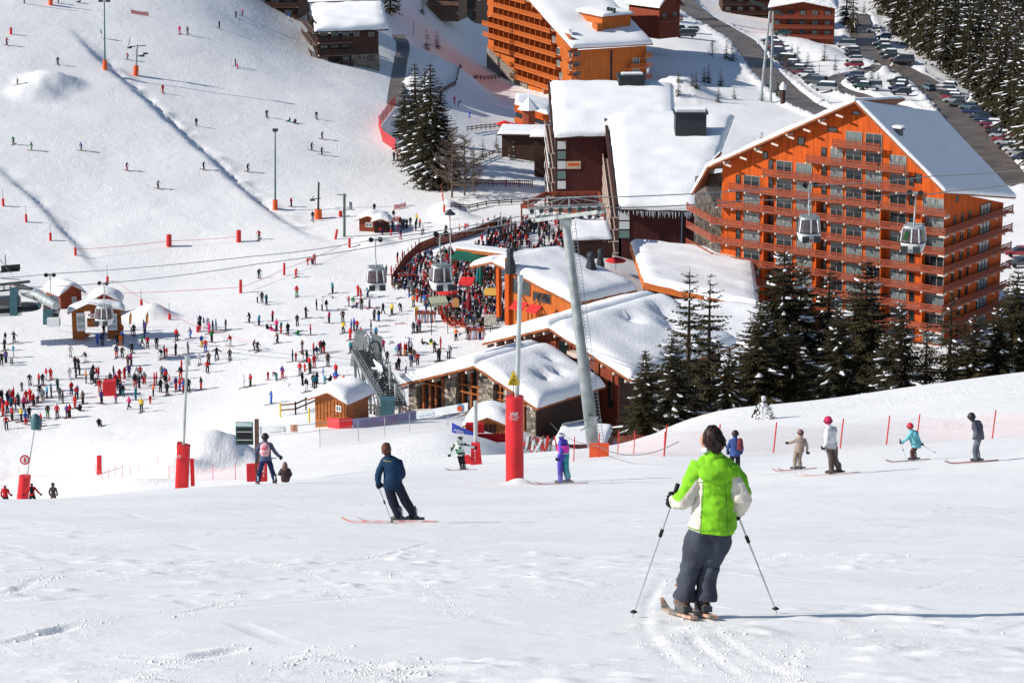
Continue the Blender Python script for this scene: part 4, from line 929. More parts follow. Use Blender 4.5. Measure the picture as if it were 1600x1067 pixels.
p = U(826, 190, 518); b = MB(); b.lathe([(1.3, -.5), (1.3, 2.6)], p, 8, smooth=False); b.build('wall', M_BALC, r5); b = MB(); b.lathe([(2.3, 2.5), (1.3, 3.6), (.15, 4.9), (.05, 7)], p, 8, smooth=False); b.build('roof', M_RSNOW, r5)
r5 = boxhouse('garage', 'dark flat-roofed garage cut into the bank below the upper terrace', Frame(858, 238, 480, 5), 9, 8, 3.2, M_BROWN, .5, seed=61, cat='garage')
r5 = boxhouse('shed', 'narrow dark shed with snow cap between the garage and the maroon block', Frame(862, 262, 462, 5), 3.2, 5, 5.5, M_BROWN, .6, seed=62, cat='shed')
# ------------------------------------------------------------------ trees
M_NEED = mat('fir_needles', (.022, .023, .013), .8, .45, .6, spec=.12, col2=(.038, .030, .014))
M_NEED2 = mat('fir_needles_olive', (.052, .042, .020), .8, .45, .6, spec=.15)
M_BARK = mat('bark', (.055, .038, .026), .9, .4, 2)
M_TSNOW = mat('tree_snow', (.80, .82, .85), .7)
M_TWIG = mat('bare_twigs', (.17, .125, .10), .9, .3, 3)
def fir_meshes(key, h, rad, whorls, nb, twigs, seed, snowy=.35, low=False, open_=0.0, needle=None, tw=1.0):
    rnd = random.Random(seed); cb = ML(); sb = ML(); tb = ML()
    tb.tube([(0, 0, -2.5), (0, 0, h * .35), (rnd.uniform(-.1, .1), rnd.uniform(-.1, .1), h * .97)], [h * .017 + .05, h * .012 + .03, .02], 6)
    z0 = h * .06
    for w in range(whorls):
        f = (w + rnd.uniform(-.3, .3)) / whorls; f = min(max(f, 0), .99); z = z0 + (h - z0) * f
        L0 = rad * (1 - f) ** .68 * (.75 + .25 * math.sin(min(1, f * 7 + .35) * 1.57)) + .12
        n = max(3, int(nb * (1 - f * .45))); ph = rnd.uniform(0, 6.28)
        for k in range(n):
            if rnd.random() < open_: continue
            a = ph + 6.283 * k / n + rnd.uniform(-.3, .3); L = L0 * rnd.uniform(.62, 1.16); ca, sa = math.cos(a), math.sin(a)
            up0 = .30 - .5 * (1 - f); pts = []
            for j in range(6):
                t = j / 5; r = L * t; dz = L * (up0 * t - (.42 + .12 * (seed % 3)) * t * t * (1 - f * .7) + .22 * t ** 4); pts.append(Vector((ca * r, sa * r, z + dz)))
            if not low: tb.tube([pts[0], pts[2], pts[4]], [.05 + .01 * L, .03, .012], 4, cap=False)
            side = Vector((-sa, ca, 0)); m = max(2, int(twigs * (L / rad * .8 + .25)))
            for j in range(m):
                t = (j + .6) / m; q = t * 5; i = min(4, int(q)); p = pts[i].lerp(pts[i + 1], q - i); fwd = (pts[i + 1] - pts[i]).normalized()
                tl = (.16 + .36 * (1 - t)) * L * rnd.uniform(.6, 1.2) * .75 * tw + .12
                for sg in (-1, 1):
                    d = (fwd * .75 + side * sg * .85 + Vector((0, 0, rnd.uniform(-.62, -.12)))).normalized(); e = p + d * tl; wv = fwd * (tl * rnd.uniform(.20, .34)) + Vector((0, 0, -.05 * tl)); mdp = p.lerp(e, .5)
                    cb.add([p - wv * .3, mdp + wv, e, mdp - wv * .8 + Vector((0, 0, -tl * .22))], [(0, 1, 2), (0, 2, 3)] if low else [(0, 1, 2, 3)])
                if not low and rnd.random() < .8:      # hanging spray
                    e = p + Vector((rnd.uniform(-.1, .1), rnd.uniform(-.1, .1), -tl * rnd.uniform(.35, .75))); cb.add([p - fwd * tl * .3, p + fwd * tl * .3, e], [(0, 1, 2)])
                if rnd.random() < .3: e = p + fwd * tl; cb.add([p + side * tl * .2, e, p - side * tl * .2], [(0, 1, 2)])
            if rnd.random() < snowy:
                t0 = rnd.uniform(.2, .6); t1 = min(1, t0 + rnd.uniform(.25, .6)); wd = (L * rnd.uniform(.035, .085) + .05) * (.42 if low else .85); ns = 4 if not low else 2; sv = []; zz = Vector((0, 0, 1))
                for j in range(ns + 1):
                    t = t0 + (t1 - t0) * j / ns; q = t * 5; i = min(4, int(q)); p = pts[i].lerp(pts[i + 1], q - i) + side * rnd.uniform(-.4, .4) * wd; ww = wd * (.35 if j in (0, ns) else rnd.uniform(.7, 1.5))
                    sv += [p - side * ww - zz * ww * .3, p + zz * (.03 + ww * .75), p + side * ww - zz * ww * .3, p - zz * (.05 + ww * .35)]
                sb.add(sv, [(a_ * 4 + k_, a_ * 4 + (k_ + 1) % 4, a_ * 4 + 4 + (k_ + 1) % 4, a_ * 4 + 4 + k_) for a_ in range(ns) for k_ in range(4)] + [(0, 1, 2, 3), (ns * 4 + 3, ns * 4 + 2, ns * 4 + 1, ns * 4)], 0, not low)
    cb.add([(-.06, 0, h * .93), (.06, 0, h * .93), (0, 0, h * 1.02)], [(0, 1, 2)])
    return (cb.mesh(key + '_crown', needle or M_NEED, fix=False), sb.mesh(key + '_snow', M_TSNOW, fix=True), tb.mesh(key + '_trunk', M_BARK, fix=False))
def tree(ms, loc, s, rz, label, group, name='fir_tree', sxy=1.0):
    root = empty(name, loc, label, 'tree', group, rz); root.scale = (s * sxy, s * sxy, s)
    for nm, me in (('trunk', ms[2]), ('crown', ms[0]), ('snow', ms[1])):
        o = bpy.data.objects.new(nm, me); link(o, root)
        if nm == 'snow': o['kind'] = 'stuff'
    return root
BIG = [fir_meshes('fir', 20, 4.6, 34, 11, 11, 100 + i, (.16, .30, .22, .34)[i], open_=.05, needle=M_NEED if i % 2 else M_NEED2) for i in range(4)]
OPEN = [fir_meshes('open_fir', 20, 4.2, 24, 9, 9, 120 + i, .14, open_=.22, needle=M_NEED2, tw=.8) for i in range(2)]
SLIM = [fir_meshes('slim_fir', 18, 2.5, 36, 9, 8, 140 + i, .26, needle=M_NEED) for i in range(3)]
FAR = [fir_meshes('forest_fir', 18, 3.3, 18, 8, 4, 160 + i, .34, low=True, needle=(M_NEED, M_NEED2)[i % 2], tw=1.5) for i in range(5)]
SML = [fir_meshes('young_fir', 5, 1.35, 11, 7, 4, 180 + i, .2, low=True, tw=1.2) for i in range(3)]
# big firs in front of the hotel: (top u, top v, distance, mesh, width factor, label)
bigs = [(1078, 418, 208, OPEN[0], .95, 'slender open fir with bare gaps, left of the fir pair before the snowy flat roof'),
 (1110, 424, 202, OPEN[1], 1.0, 'open-branched fir right of its slender twin before the snowy flat roof'),
 (1009, 545, 176, BIG[0], .80, 'short dense fir at the left end of the fir row beside the lift tower'),
 (1052, 520, 186, SLIM[1], 1.5, 'bushy fir filling the gap beneath the slender open pair'),
 (1226, 388, 226, BIG[1], 1.12, 'tallest fir of the row, directly before the hotel balconies'),
 (1254, 404, 230, BIG[3], .9, 'fir leaning its crown against the tallest fir before the hotel'),
 (1188, 470, 205, BIG[2], .9, 'broad olive fir rising left of the tallest fir before the hotel'),
 (1297, 412, 232, SLIM[0], 1.3, 'narrow dark fir between the tallest fir and the snow-laden fir'),
 (1356, 404, 224, BIG[0], 1.15, 'broad fir with long snow-laden boughs before the hotel corner'),
 (1310, 480, 200, BIG[1], .85, 'bushy fir low in the row, before the narrow dark fir'),
 (1408, 470, 205, SLIM[2], 1.5, 'brownish thin fir before the hotel corner pillar'),
 (1382, 520, 196, BIG[3], .7, 'small snowy fir crouching at the edge of the piste before the hotel corner'),
 (1488, 452, 212, OPEN[1], .95, 'loose fir covering the foot of the hotel end wall'),
 (1522, 490, 205, BIG[2], .8, 'snow-speckled fir right of the hotel foot'),
 (1450, 500, 198, OPEN[0], .9, 'thin see-through fir with orange wall glinting behind it'),
 (1592, 420, 200, BIG[0], 1.1, 'large fir cut by the right edge of the picture'),
 (1560, 478, 196, BIG[1], .9, 'snow-laden fir next to the large one at the right edge'),
 (1140, 540, 186, BIG[3], .75, 'short fir filling the row between the open pair and the broad olive fir'),
 (1240, 500, 195, BIG[0], .85, 'dense fir crouching under the tallest fir at the piste edge')]
for i, (u, v, y, ms, sxy, lab) in enumerate(bigs):
    y += 14 if y < 203 else 4
    top = U(u, v, y); gz = H(top.x, y); hh = top.z - gz; base_h = 20.0 if ms in BIG or ms in OPEN else 18.0
    s = hh / base_h; tree(ms, (top.x, y, gz), s, i * 1.7, lab, 'tall firs between the piste and the hotel', sxy=sxy * 1.25 * (1.0 if s > .8 else 1 / max(.5, s) ** .5))
# snow-hung grove beside the nursery slope
grove = [(649, 98, 258), (632, 128, 215), (664, 110, 270), (673, 98, 290), (688, 128, 288), (655, 150, 262), (680, 150, 294), (640, 160, 240), (694, 170, 285), (668, 165, 285)]
gl = ['tallest fir of the grove by the red net fence', 'leftmost fir of the grove by the red net fence', 'fir behind the middle of the grove by the red net', 'tall pointed fir in the right half of the grove by the red net', 'fir at the right of the grove, above the bare larch', 'front fir of the grove with snow-striped boughs', 'front fir of the grove next to the bare larch', 'low fir in the left front of the grove by the red net', 'small fir at the far right of the grove', 'fir in the very middle of the grove by the red net']
prefetch([(u, vb) for u, v, vb in grove])
for i, (u, vt, vb) in enumerate(grove):
    g = G(u, vb); t = U(u, vt, g.y); s = (t.z - g.z) / 18; tree(SLIM[i % 3], g, s, i * 2.1, gl[i], 'snow-hung firs by the red net fence', sxy=1.75)
# bare larches
def bare_mesh(seed, h=9):
    rnd = random.Random(seed); b = ML(); b.tube([(0, 0, -.5), (.1, 0, h * .5), (0, .1, h)], [.16, .09, .015], 6)
    for i in range(60):
        z = h * (.12 + .82 * (i / 60)); a = rnd.uniform(0, 6.28); L = (h - z) * .45 * rnd.uniform(.7, 1.2) + .5; p0 = Vector((0, 0, z)); p1 = p0 + Vector((math.cos(a) * L * .6, math.sin(a) * L * .6, L * .12)); p2 = p0 + Vector((math.cos(a) * L, math.sin(a) * L, L * .38)); b.tube([p0, p1, p2], [.06, .04, .015], 3, cap=False)
        for k in range(14):
            q = p0.lerp(p1, rnd.random()) if k % 2 else p1.lerp(p2, rnd.random()); e = q + Vector((rnd.uniform(-1, 1), rnd.uniform(-1, 1), rnd.uniform(-.3, .9))) * .5; b.tube([q, e], [.026, .010], 3, cap=False)
    return b.mesh('bare_tree', M_TWIG, fix=False)
BARE = [bare_mesh(5), bare_mesh(6)]
for i, (u, vt, vb, lab) in enumerate([(706, 196, 309, 'bare brown larch with fine twigs at the foot of the grove'), (726, 206, 306, 'second bare larch, standing right beside the bare larch of the grove'), (740, 232, 300, 'small bare larch at the right end of the bare trees'), (1228, 85, 118, 'bare shrub on the bank above the parked cars'), (1113, 62, 92, 'brown leafless bush on the slope beside the road bend')]):
    g = G(u, vb); t = U(u, vt, g.y); root = empty('bare_tree', g, lab, 'tree', None, i * 1.3); root.scale = ((t.z - g.z) / 9,) * 3; link(bpy.data.objects.new('branches', BARE[i % 2]), root)
# young firs on the open slopes
young = [(1060, 150), (1082, 135), (1088, 138), (1107, 130), (1126, 134), (1147, 155), (1122, 160), (1060, 128), (1190, 158), (1135, 92), (1144, 95), (1246, 98), (1262, 104), (1268, 112), (1237, 84), (1288, 95), (622, 16), (660, 22), (667, 78), (683, 76), (1362, 128), (1372, 140), (1190, 236), (1100, 128), (754, 246), (790, 244), (800, 250), (776, 232), (1215, 150), (1305, 110), (1350, 20), (1330, 12)]
prefetch(young); used = set()
def near_word(u, v):
    if u < 700: return 'by the path beside the dark chalet block'
    if u < 840: return 'on the bank under the upper terrace'
    if u < 1160: return 'on the snow slope above the maroon roofs'
    if u < 1230: return 'near the feet of the steel pylon'
    if u < 1320: return 'on the bank between the two roads'
    return 'by the car park road'
bygrp = {}
for i, (u, v) in enumerate(young): bygrp.setdefault(near_word(u, v), []).append((u, v))
ORD = ['leftmost', 'second from the left', 'third from the left', 'fourth from the left', 'fifth from the left', 'sixth from the left', 'seventh from the left', 'eighth from the left', 'ninth from the left', 'tenth from the left', 'eleventh from the left', 'twelfth from the left', 'thirteenth from the left']
def ordw(k, n): return 'rightmost' if k == n - 1 and n > 1 else ORD[k] if k < len(ORD) else f'number {k + 1} counted from the left'
for w, L in bygrp.items():
    L.sort()
    for k, (u, v) in enumerate(L):
        rnd = random.Random(u * 7 + v); tree(SML[k % 3], G(u, v), rnd.uniform(.55, 1.0) * (1.25 if v < 60 else 1), rnd.uniform(0, 6), 'young fir ' + w + ', ' + ordw(k, len(L)), 'young firs on the snow slopes')
# forest filling the upper right
rnd = random.Random(11); cand = []
line = [(-40, 1352), (0, 1366), (40, 1388), (70, 1418), (95, 1452), (125, 1492), (160, 1532), (190, 1556), (215, 1580), (245, 1606), (300, 1650)]
v = -75.0
while v < 262:
    u0 = np.interp(v, [a for a, _ in line], [b for _, b in line]); u = u0 + rnd.uniform(2, 8)
    while u < 1668:
        cand.append((round(u + rnd.uniform(-4, 4), 1), round(v + rnd.uniform(-5, 5), 1))); u += rnd.uniform(13, 19)
    v += 11.5
cand = cand[:1000]; prefetch(cand, 480.0)
cand = sorted([(c, G(c[0], c[1], 480.0)) for c in cand], key=lambda q: q[1].y)[:296]
def frow(c): return c
prs = sorted(cand, key=lambda q: q[0][1])
rows = [prs[i:i + 20] for i in range(0, len(prs), 20)]
NTH = 'first second third fourth fifth sixth seventh eighth ninth tenth eleventh twelfth thirteenth fourteenth fifteenth sixteenth seventeenth eighteenth nineteenth twentieth'.split()
ROWN = ['topmost', 'second', 'third', 'fourth', 'fifth', 'sixth', 'seventh', 'eighth', 'ninth', 'tenth', 'eleventh', 'twelfth', 'thirteenth', 'fourteenth', 'fifteenth']
for ri, row in enumerate(rows):
    row.sort(key=lambda q: q[0][0])
    for k, (c, g) in enumerate(row):
        s = rnd.uniform(.8, 1.75); lab = f'forest fir in the {NTH[ri]} belt down from the top, {NTH[k]} from its left end'
        tree(FAR[(ri * 7 + k * 3) % 5], g, s, rnd.uniform(0, 6), lab, 'firs of the dense forest beyond the car park', sxy=rnd.uniform(.95, 1.25))
# a few dark firs behind the brown houses
for i, (u, v, lab) in enumerate([(1322, 40, 'dark tall fir right behind the brown apartment house'), (1332, 52, 'dark fir at the corner of the brown apartment house'), (610, 22, 'snow-dusted fir right of the thick snow roof at the top'), (1236, 12, 'frosty tree behind the steel pylon'), (1222, 18, 'frosty tree left of the steel pylon head'), (1025, 30, 'dark fir behind the small steep-roofed chalet'), (1040, 22, 'second dark fir behind the small steep-roofed chalet')]):
    tree(FAR[i % 5], G(u, v), .9, i, lab, None)
# boulder or snowed-up stump on the right crest
p = G(1192, 655); root = empty('snowy_stump', p, 'snow-plastered tree stump on the crest behind the blue-jacketed skier', 'tree stump')
b = MB(); rnd = random.Random(4)
for i in range(150):
    a = rnd.uniform(0, 6.28); z_ = rnd.random(); r_ = (1 - z_) * .62 + .05; q = p + Vector((math.cos(a) * r_, math.sin(a) * r_, z_ * 1.5)); d = Vector((math.cos(a), math.sin(a), .5)) * .2
    b.add([q, q + d + Vector((.07, 0, .05)), q + d * .6 + Vector((-.05, .08, -.1))], [(0, 1, 2)])
b.build('twigs', M_NEED2, root); b = MB()
for i in range(30):
    a = rnd.uniform(0, 6.28); z_ = rnd.random(); r_ = (1 - z_) * .6; q = p + Vector((math.cos(a) * r_, math.sin(a) * r_, z_ * 1.55)); w_ = rnd.uniform(.06, .17); b.lathe([(w_ * .3, -w_ * .5), (w_, 0), (w_ * .8, w_ * .5), (w_ * .2, w_ * .8)], q, 6)
b.build('snow', M_TSNOW, root)
# ------------------------------------------------------------------ parked cars
CARCOL = {'black': (.012, .013, .016), 'dark grey': (.05, .055, .06), 'silver': (.36, .38, .40), 'navy blue': (.015, .03, .09), 'red': (.28, .012, .02), 'white': (.62, .64, .66), 'dark green': (.015, .05, .045), 'blue grey': (.10, .16, .20), 'wine red': (.13, .012, .03)}
def carpaint(n): return mat('paint_' + n.replace(' ', '_'), CARCOL[n], .35, spec=.6, coat=.6)
def car_meshes(kind):
    L, W, Hh = {'hatchback': (3.9, 1.68, 1.46), 'estate': (4.5, 1.74, 1.46), 'van': (4.9, 1.9, 1.98)}[kind]; b = ML()
    # body shell as cross sections along the length (y forward)
    if kind == 'van': prof = [(-L / 2, .45, .95), (-L / 2 + .15, .3, 1.1), (L / 2 - 1.1, .3, 1.1), (L / 2 - .2, .3, 1.0), (L / 2, .42, .72)]
    else: prof = [(-L / 2, .48, .78), (-L / 2 + .18, .32, .93), (-.2, .3, .92), (L / 2 - 1.05, .3, .90), (L / 2 - .22, .3, .74), (L / 2, .42, .6)]
    def sect(y, z0, z1, w): return [Vector((s * w * k, y, z)) for s, k, z in ((-1, .94, z0), (1, .94, z0), (1, 1.0, (z0 + z1) / 2), (1, .94, z1), (-1, .94, z1), (-1, 1.0, (z0 + z1) / 2))]
    n = len(prof); vs = []
    for i, (y, a, c) in enumerate(prof): vs += sect(y, a, c, W / 2 * (.9 if i in (0, n - 1) else 1))
    b.add(vs, [(i * 6 + k, i * 6 + (k + 1) % 6, (i + 1) * 6 + (k + 1) % 6, (i + 1) * 6 + k) for i in range(n - 1) for k in range(6)] + [list(range(6))[::-1], list(range(n * 6 - 6, n * 6))])
    y0, y1, y2, y3 = {'hatchback': (-1.9, -1.55, .35, 1.0), 'estate': (-2.15, -1.95, .25, 1.0), 'van': (-2.35, -2.25, 1.0, 1.75)}[kind]; zb = prof[1][2] - .02
    wb, wt = W / 2 * .92, W / 2 * .74
    roofp = [Vector((-wt, y1, Hh)), Vector((wt, y1, Hh)), Vector((wt, y2, Hh)), Vector((-wt, y2, Hh))]
    b.prism([p - Vector((0, 0, .05)) for p in roofp], Vector((0, 0, .06)))
    body = b.mesh('car_body', M_STEEL)
    g = ML(); lo = [Vector((-wb, y0, zb)), Vector((wb, y0, zb)), Vector((wb, y3, zb)), Vector((-wb, y3, zb))]; hi = [p - Vector((0, 0, .052)) for p in roofp]
    g.add(lo + hi, [(0, 1, 5, 4), (1, 2, 6, 5), (2, 3, 7, 6), (3, 0, 4, 7), (3, 2, 1, 0), (4, 5, 6, 7)]); glass = g.mesh('car_windows', M_GLASS)
    w = ML(); w.tube([(-.1, 0, 0), (.1, 0, 0)], [.31, .31], 12); wheel = w.mesh('wheel', M_BLACK)
    s = ML(); q = [p * 1.0 for p in roofp]; s.add([p + Vector((0, 0, .012)) for p in q] + [Vector((p.x * .82, p.y * .9, Hh + .17)) for p in q], [(0, 1, 5, 4), (1, 2, 6, 5), (2, 3, 7, 6), (3, 0, 4, 7), (4, 5, 6, 7), (3, 2, 1, 0)], 0, False); snow = s.mesh('roof_snow', M_TSNOW)
    hl = ML(); hl.box((-W / 2 * .62, L / 2 - .03, .62), (.34, .1, .15)); hl.box((W / 2 * .62, L / 2 - .03, .62), (.34, .1, .15)); lamp = hl.mesh('headlights', M_CURT)
    return body, glass, wheel, snow, lamp, L, W
CARM = {k: car_meshes(k) for k in ('hatchback', 'estate', 'van')}
def car(u, v, head, col, kind, snow, label, group='cars parked in the snow'):
    g = G(u, v); x, y = g.x, g.y; body, glass, wheel, snw, lamp, L, W = CARM[kind]
    z = max(H(x + dx, y + dy) for dx in (-1, 0, 1) for dy in (-1, 0, 1)) + .12
    root = empty('parked_car' if group else 'moving_car', (x, y, z), label, 'car', group, R(head)); root.scale = (1.13,) * 3
    o = bpy.data.objects.new('body', body); link(o, root); o.material_slots[0].link = 'OBJECT'; o.material_slots[0].material = carpaint(col)
    link(bpy.data.objects.new('windows', glass), root); link(bpy.data.objects.new('headlights', lamp), root)
    if snow: link(bpy.data.objects.new('roof_snow', snw), root)
    for sx in (-1, 1):
        for sy in (-.31, .31):
            q = bpy.data.objects.new('wheel', wheel); q.location = (sx * (W / 2 - .1), sy * L, .31); link(q, root)
rows_ = [
 ('above the road junction', [(1221, 40), (1223, 50), (1221, 57)], 85),
 ('in the valley road row', [(1203 + 8.0 * t + .00 * t * t, v) for t, v in [(0, 68), (.6, 74), (1.0, 80), (1.2, 86), (1.6, 91), (2.2, 96), (3.0, 100), (3.8, 105), (4.6, 109), (5.2, 113), (6.0, 118), (7.0, 122), (7.9, 127), (9.0, 134), (10.0, 142), (10.8, 146)]], 65),
 ('on the left of the car park road', [(1331, 84), (1332, 91), (1333, 99), (1334, 106), (1322, 76)], 85),
 ('on the strip near the forest', [(1381, 62), (1377, 74), (1380, 84), (1387, 90), (1392, 95), (1404, 100), (1412, 104), (1366, 54)], 80),
 ('on the left side of the road island', [(1334, 124), (1337, 130), (1342, 135), (1347, 140), (1360, 142)], 75),
 ('on the right side of the road island', [(1402, 132), (1405, 137), (1402, 143), (1408, 149)], 75),
 ('in the lower forest-side row', [(1479, 140), (1478, 146), (1482, 153), (1486, 158), (1490, 165), (1496, 171), (1513, 177), (1519, 183), (1531, 188), (1536, 193), (1547, 199), (1553, 205), (1558, 211), (1562, 217), (1568, 223), (1573, 229), (1579, 236), (1585, 243), (1591, 251), (1596, 258)], 68),
 ('below the steep-roofed chalet', [(1021, 54), (1058, 50), (1071, 60), (1080, 52)], 95),
 ('behind the hotel by the right edge', [(1592, 402), (1597, 418)], 95)]
prefetch([q for _, L, _ in rows_ for q in L]); rnd = random.Random(21); cols = list(CARCOL); kinds = ['hatchback', 'estate', 'hatchback', 'estate', 'van']
for where, L, hd in rows_:
    seen = {}
    spec = []
    for (u, v) in L:
        col = rnd.choices(cols, [5, 5, 3, 4, 2, 2, 2, 3, 1])[0]; kd = rnd.choices(kinds, [3, 3, 3, 3, 1])[0]; sn = rnd.random() < .5; spec.append((u, v, col, kd, sn)); seen.setdefault((col, kd, sn), []).append(v)
    for (u, v, col, kd, sn) in spec:
        same = sorted(seen[(col, kd, sn)]); k = same.index(v); n = len(same)
        lab = f'{col} {kd}{" with snowy roof" if sn else ""} parked {where}'
        if n > 1: lab += ', ' + ('uppermost of them' if k == 0 else 'lowest of them' if k == n - 1 else f'{("", "second", "third", "fourth", "fifth")[min(k, 4)]} from the top')
        car(u, v, hd + rnd.uniform(-6, 6), col, kd, sn, lab)
car(1451, 143, 15, 'blue grey', 'hatchback', False, 'lone car driving along the car park road towards the houses', None)
# ------------------------------------------------------------------ people
PC = {'R': ('red', (.50, .018, .022)), 'K': ('black', (.014, .014, .017)), 'B': ('blue', (.03, .10, .42)), 'N': ('navy', (.018, .028, .085)), 'W': ('white', (.66, .66, .68)), 'G': ('green', (.03, .22, .06)),
      'Y': ('yellow', (.70, .47, .03)), 'O': ('orange', (.72, .17, .02)), 'T': ('teal', (.02, .17, .20)), 'P': ('purple', (.10, .035, .22)), 'M': ('pink', (.58, .03, .16)), 'E': ('grey', (.14, .15, .16)), 'D': ('brown', (.09, .05, .035)), 'C': ('light blue', (.08, .38, .55))}
def cloth(k): return mat('cloth_' + PC[k][0].replace(' ', '_'), PC[k][1], .8, .25, 5, .15, 9, spec=.15)
M_SKIN = mat('skin', (.48, .24, .16), .55); M_BOOT = mat('ski_boot', (.05, .05, .055), .4); M_HELM = mat('dark_headwear', (.02, .018, .02), .5); M_HAIR = mat('dark_hair', (.016, .010, .008), .5, .3, 30)
M_SKI = mat('ski_topsheet', (.30, .06, .06), .35, .5, 3, col2=(.08, .09, .1)); M_POLE = mat('pole_metal', (.45, .48, .5), .3, metal=.6)
EDGES = [('pel', 'spi'), ('spi', 'che'), ('che', 'nec'), ('nec', 'hea'), ('hea', 'top')] + [(a + s, b + s) for s in 'LR' for a, b in (('sho', 'elb'), ('elb', 'wri'), ('wri', 'han'), ('hip', 'kne'), ('kne', 'ank'), ('ank', 'toe'))] + [('che', 'shoL'), ('che', 'shoR'), ('pel', 'hipL'), ('pel', 'hipR')]
BASEJ = dict(pel=(0, 0, .93, .150), spi=(0, .01, 1.12, .150), che=(0, 0, 1.32, .165), nec=(0, .01, 1.49, .065), hea=(0, .03, 1.60, .100), top=(0, .02, 1.71, .075),
             shoL=(-.19, 0, 1.40, .085), elbL=(-.27, -.03, 1.13, .065), wriL=(-.26, .10, .95, .05), hanL=(-.25, .17, .90, .055), hipL=(-.10, 0, .88, .115), kneL=(-.12, .04, .50, .090), ankL=(-.13, 0, .13, .088), toeL=(-.14, .16, .06, .06),
             shoR=(.19, 0, 1.40, .085), elbR=(.27, -.03, 1.13, .065), wriR=(.26, .10, .95, .05), hanR=(.25, .17, .90, .055), hipR=(.10, 0, .88, .115), kneR=(.12, .04, .50, .090), ankR=(.13, 0, .13, .088), toeR=(.14, .16, .06, .06))
def skin_body(name, J, level=1, mats=None, wrinkle=0.0, zones=None):
    """one continuous body grown over joints; slots: jacket, trousers, skin, headwear, boots, gloves"""
    names = list(J); idx = {n: i for i, n in enumerate(names)}; me = bpy.data.meshes.new(name)
    me.from_pydata([J[n][:3] for n in names], [(idx[a], idx[b]) for a, b in EDGES if a in idx and b in idx], [])
    o = bpy.data.objects.new(name, me); COL.objects.link(o); o.modifiers.new('s', 'SKIN'); sv = me.skin_vertices[0].data
    for n in names:
        r = J[n][3]; sv[idx[n]].radius = (r, r * (.80 if n in ('che', 'spi', 'pel') else 1.0)); sv[idx[n]].use_root = (n == 'pel')
    m = o.modifiers.new('u', 'SUBSURF'); m.levels = m.render_levels = level
    dg = bpy.context.evaluated_depsgraph_get(); out = bpy.data.meshes.new_from_object(o.evaluated_get(dg)); bpy.data.objects.remove(o); out.name = name
    out.materials.clear()
    for q in (mats or [cloth('K')] * 2 + [M_SKIN, M_HELM, M_BOOT, cloth('K')]): out.materials.append(q)
    seg = []
    for a, b in EDGES:
        if a not in idx or b not in idx: continue
        mi = 0
        if a[:3] in ('hip', 'kne') or (a == 'pel' and b[:3] == 'hip'): mi = 1
        if a[:3] == 'ank': mi = 4
        if a == 'nec': mi = 2
        if a == 'hea': mi = 3
        if a[:3] == 'wri': mi = 5
        seg.append((Vector(J[a][:3]), Vector(J[b][:3]), mi, max(J[a][3], J[b][3])))
    hz = J['hea'][2]; py = J['pel'][2]; hd = Vector(J['hea'][:3]); tp = Vector(J['top'][:3]); ax = (tp - hd).normalized(); face = Vector((0, 1, 0))
    for p in out.polygons:
        c = p.center; best = 9; mi = 0
        for a, b, m_, r in seg:
            d = b - a; t = max(0, min(1, (c - a).dot(d) / max(d.length_squared, 1e-9))); e = (c - a - d * t).length / r
            if e < best: best = e; mi = m_
        if mi in (2, 3):
            q = c - hd; mi = 2 if (q.dot(face) > .02 and q.dot(ax) < .055) else 3
            if q.dot(ax) < -.11: mi = 0
        if zones: mi = zones(c, mi)
        p.material_index = mi; p.use_smooth = True
    if wrinkle:
        for v in out.vertices:
            n = mnoise.noise(v.co * 7) * .6 + mnoise.noise(v.co * Vector((9, 9, 22))) * .5; v.co += v.normal * n * wrinkle
    return out
def J_(**k):
    d = dict(BASEJ)
    for a, b in k.items(): d[a] = b if len(b) == 4 else (*b, d[a][3])
    return d
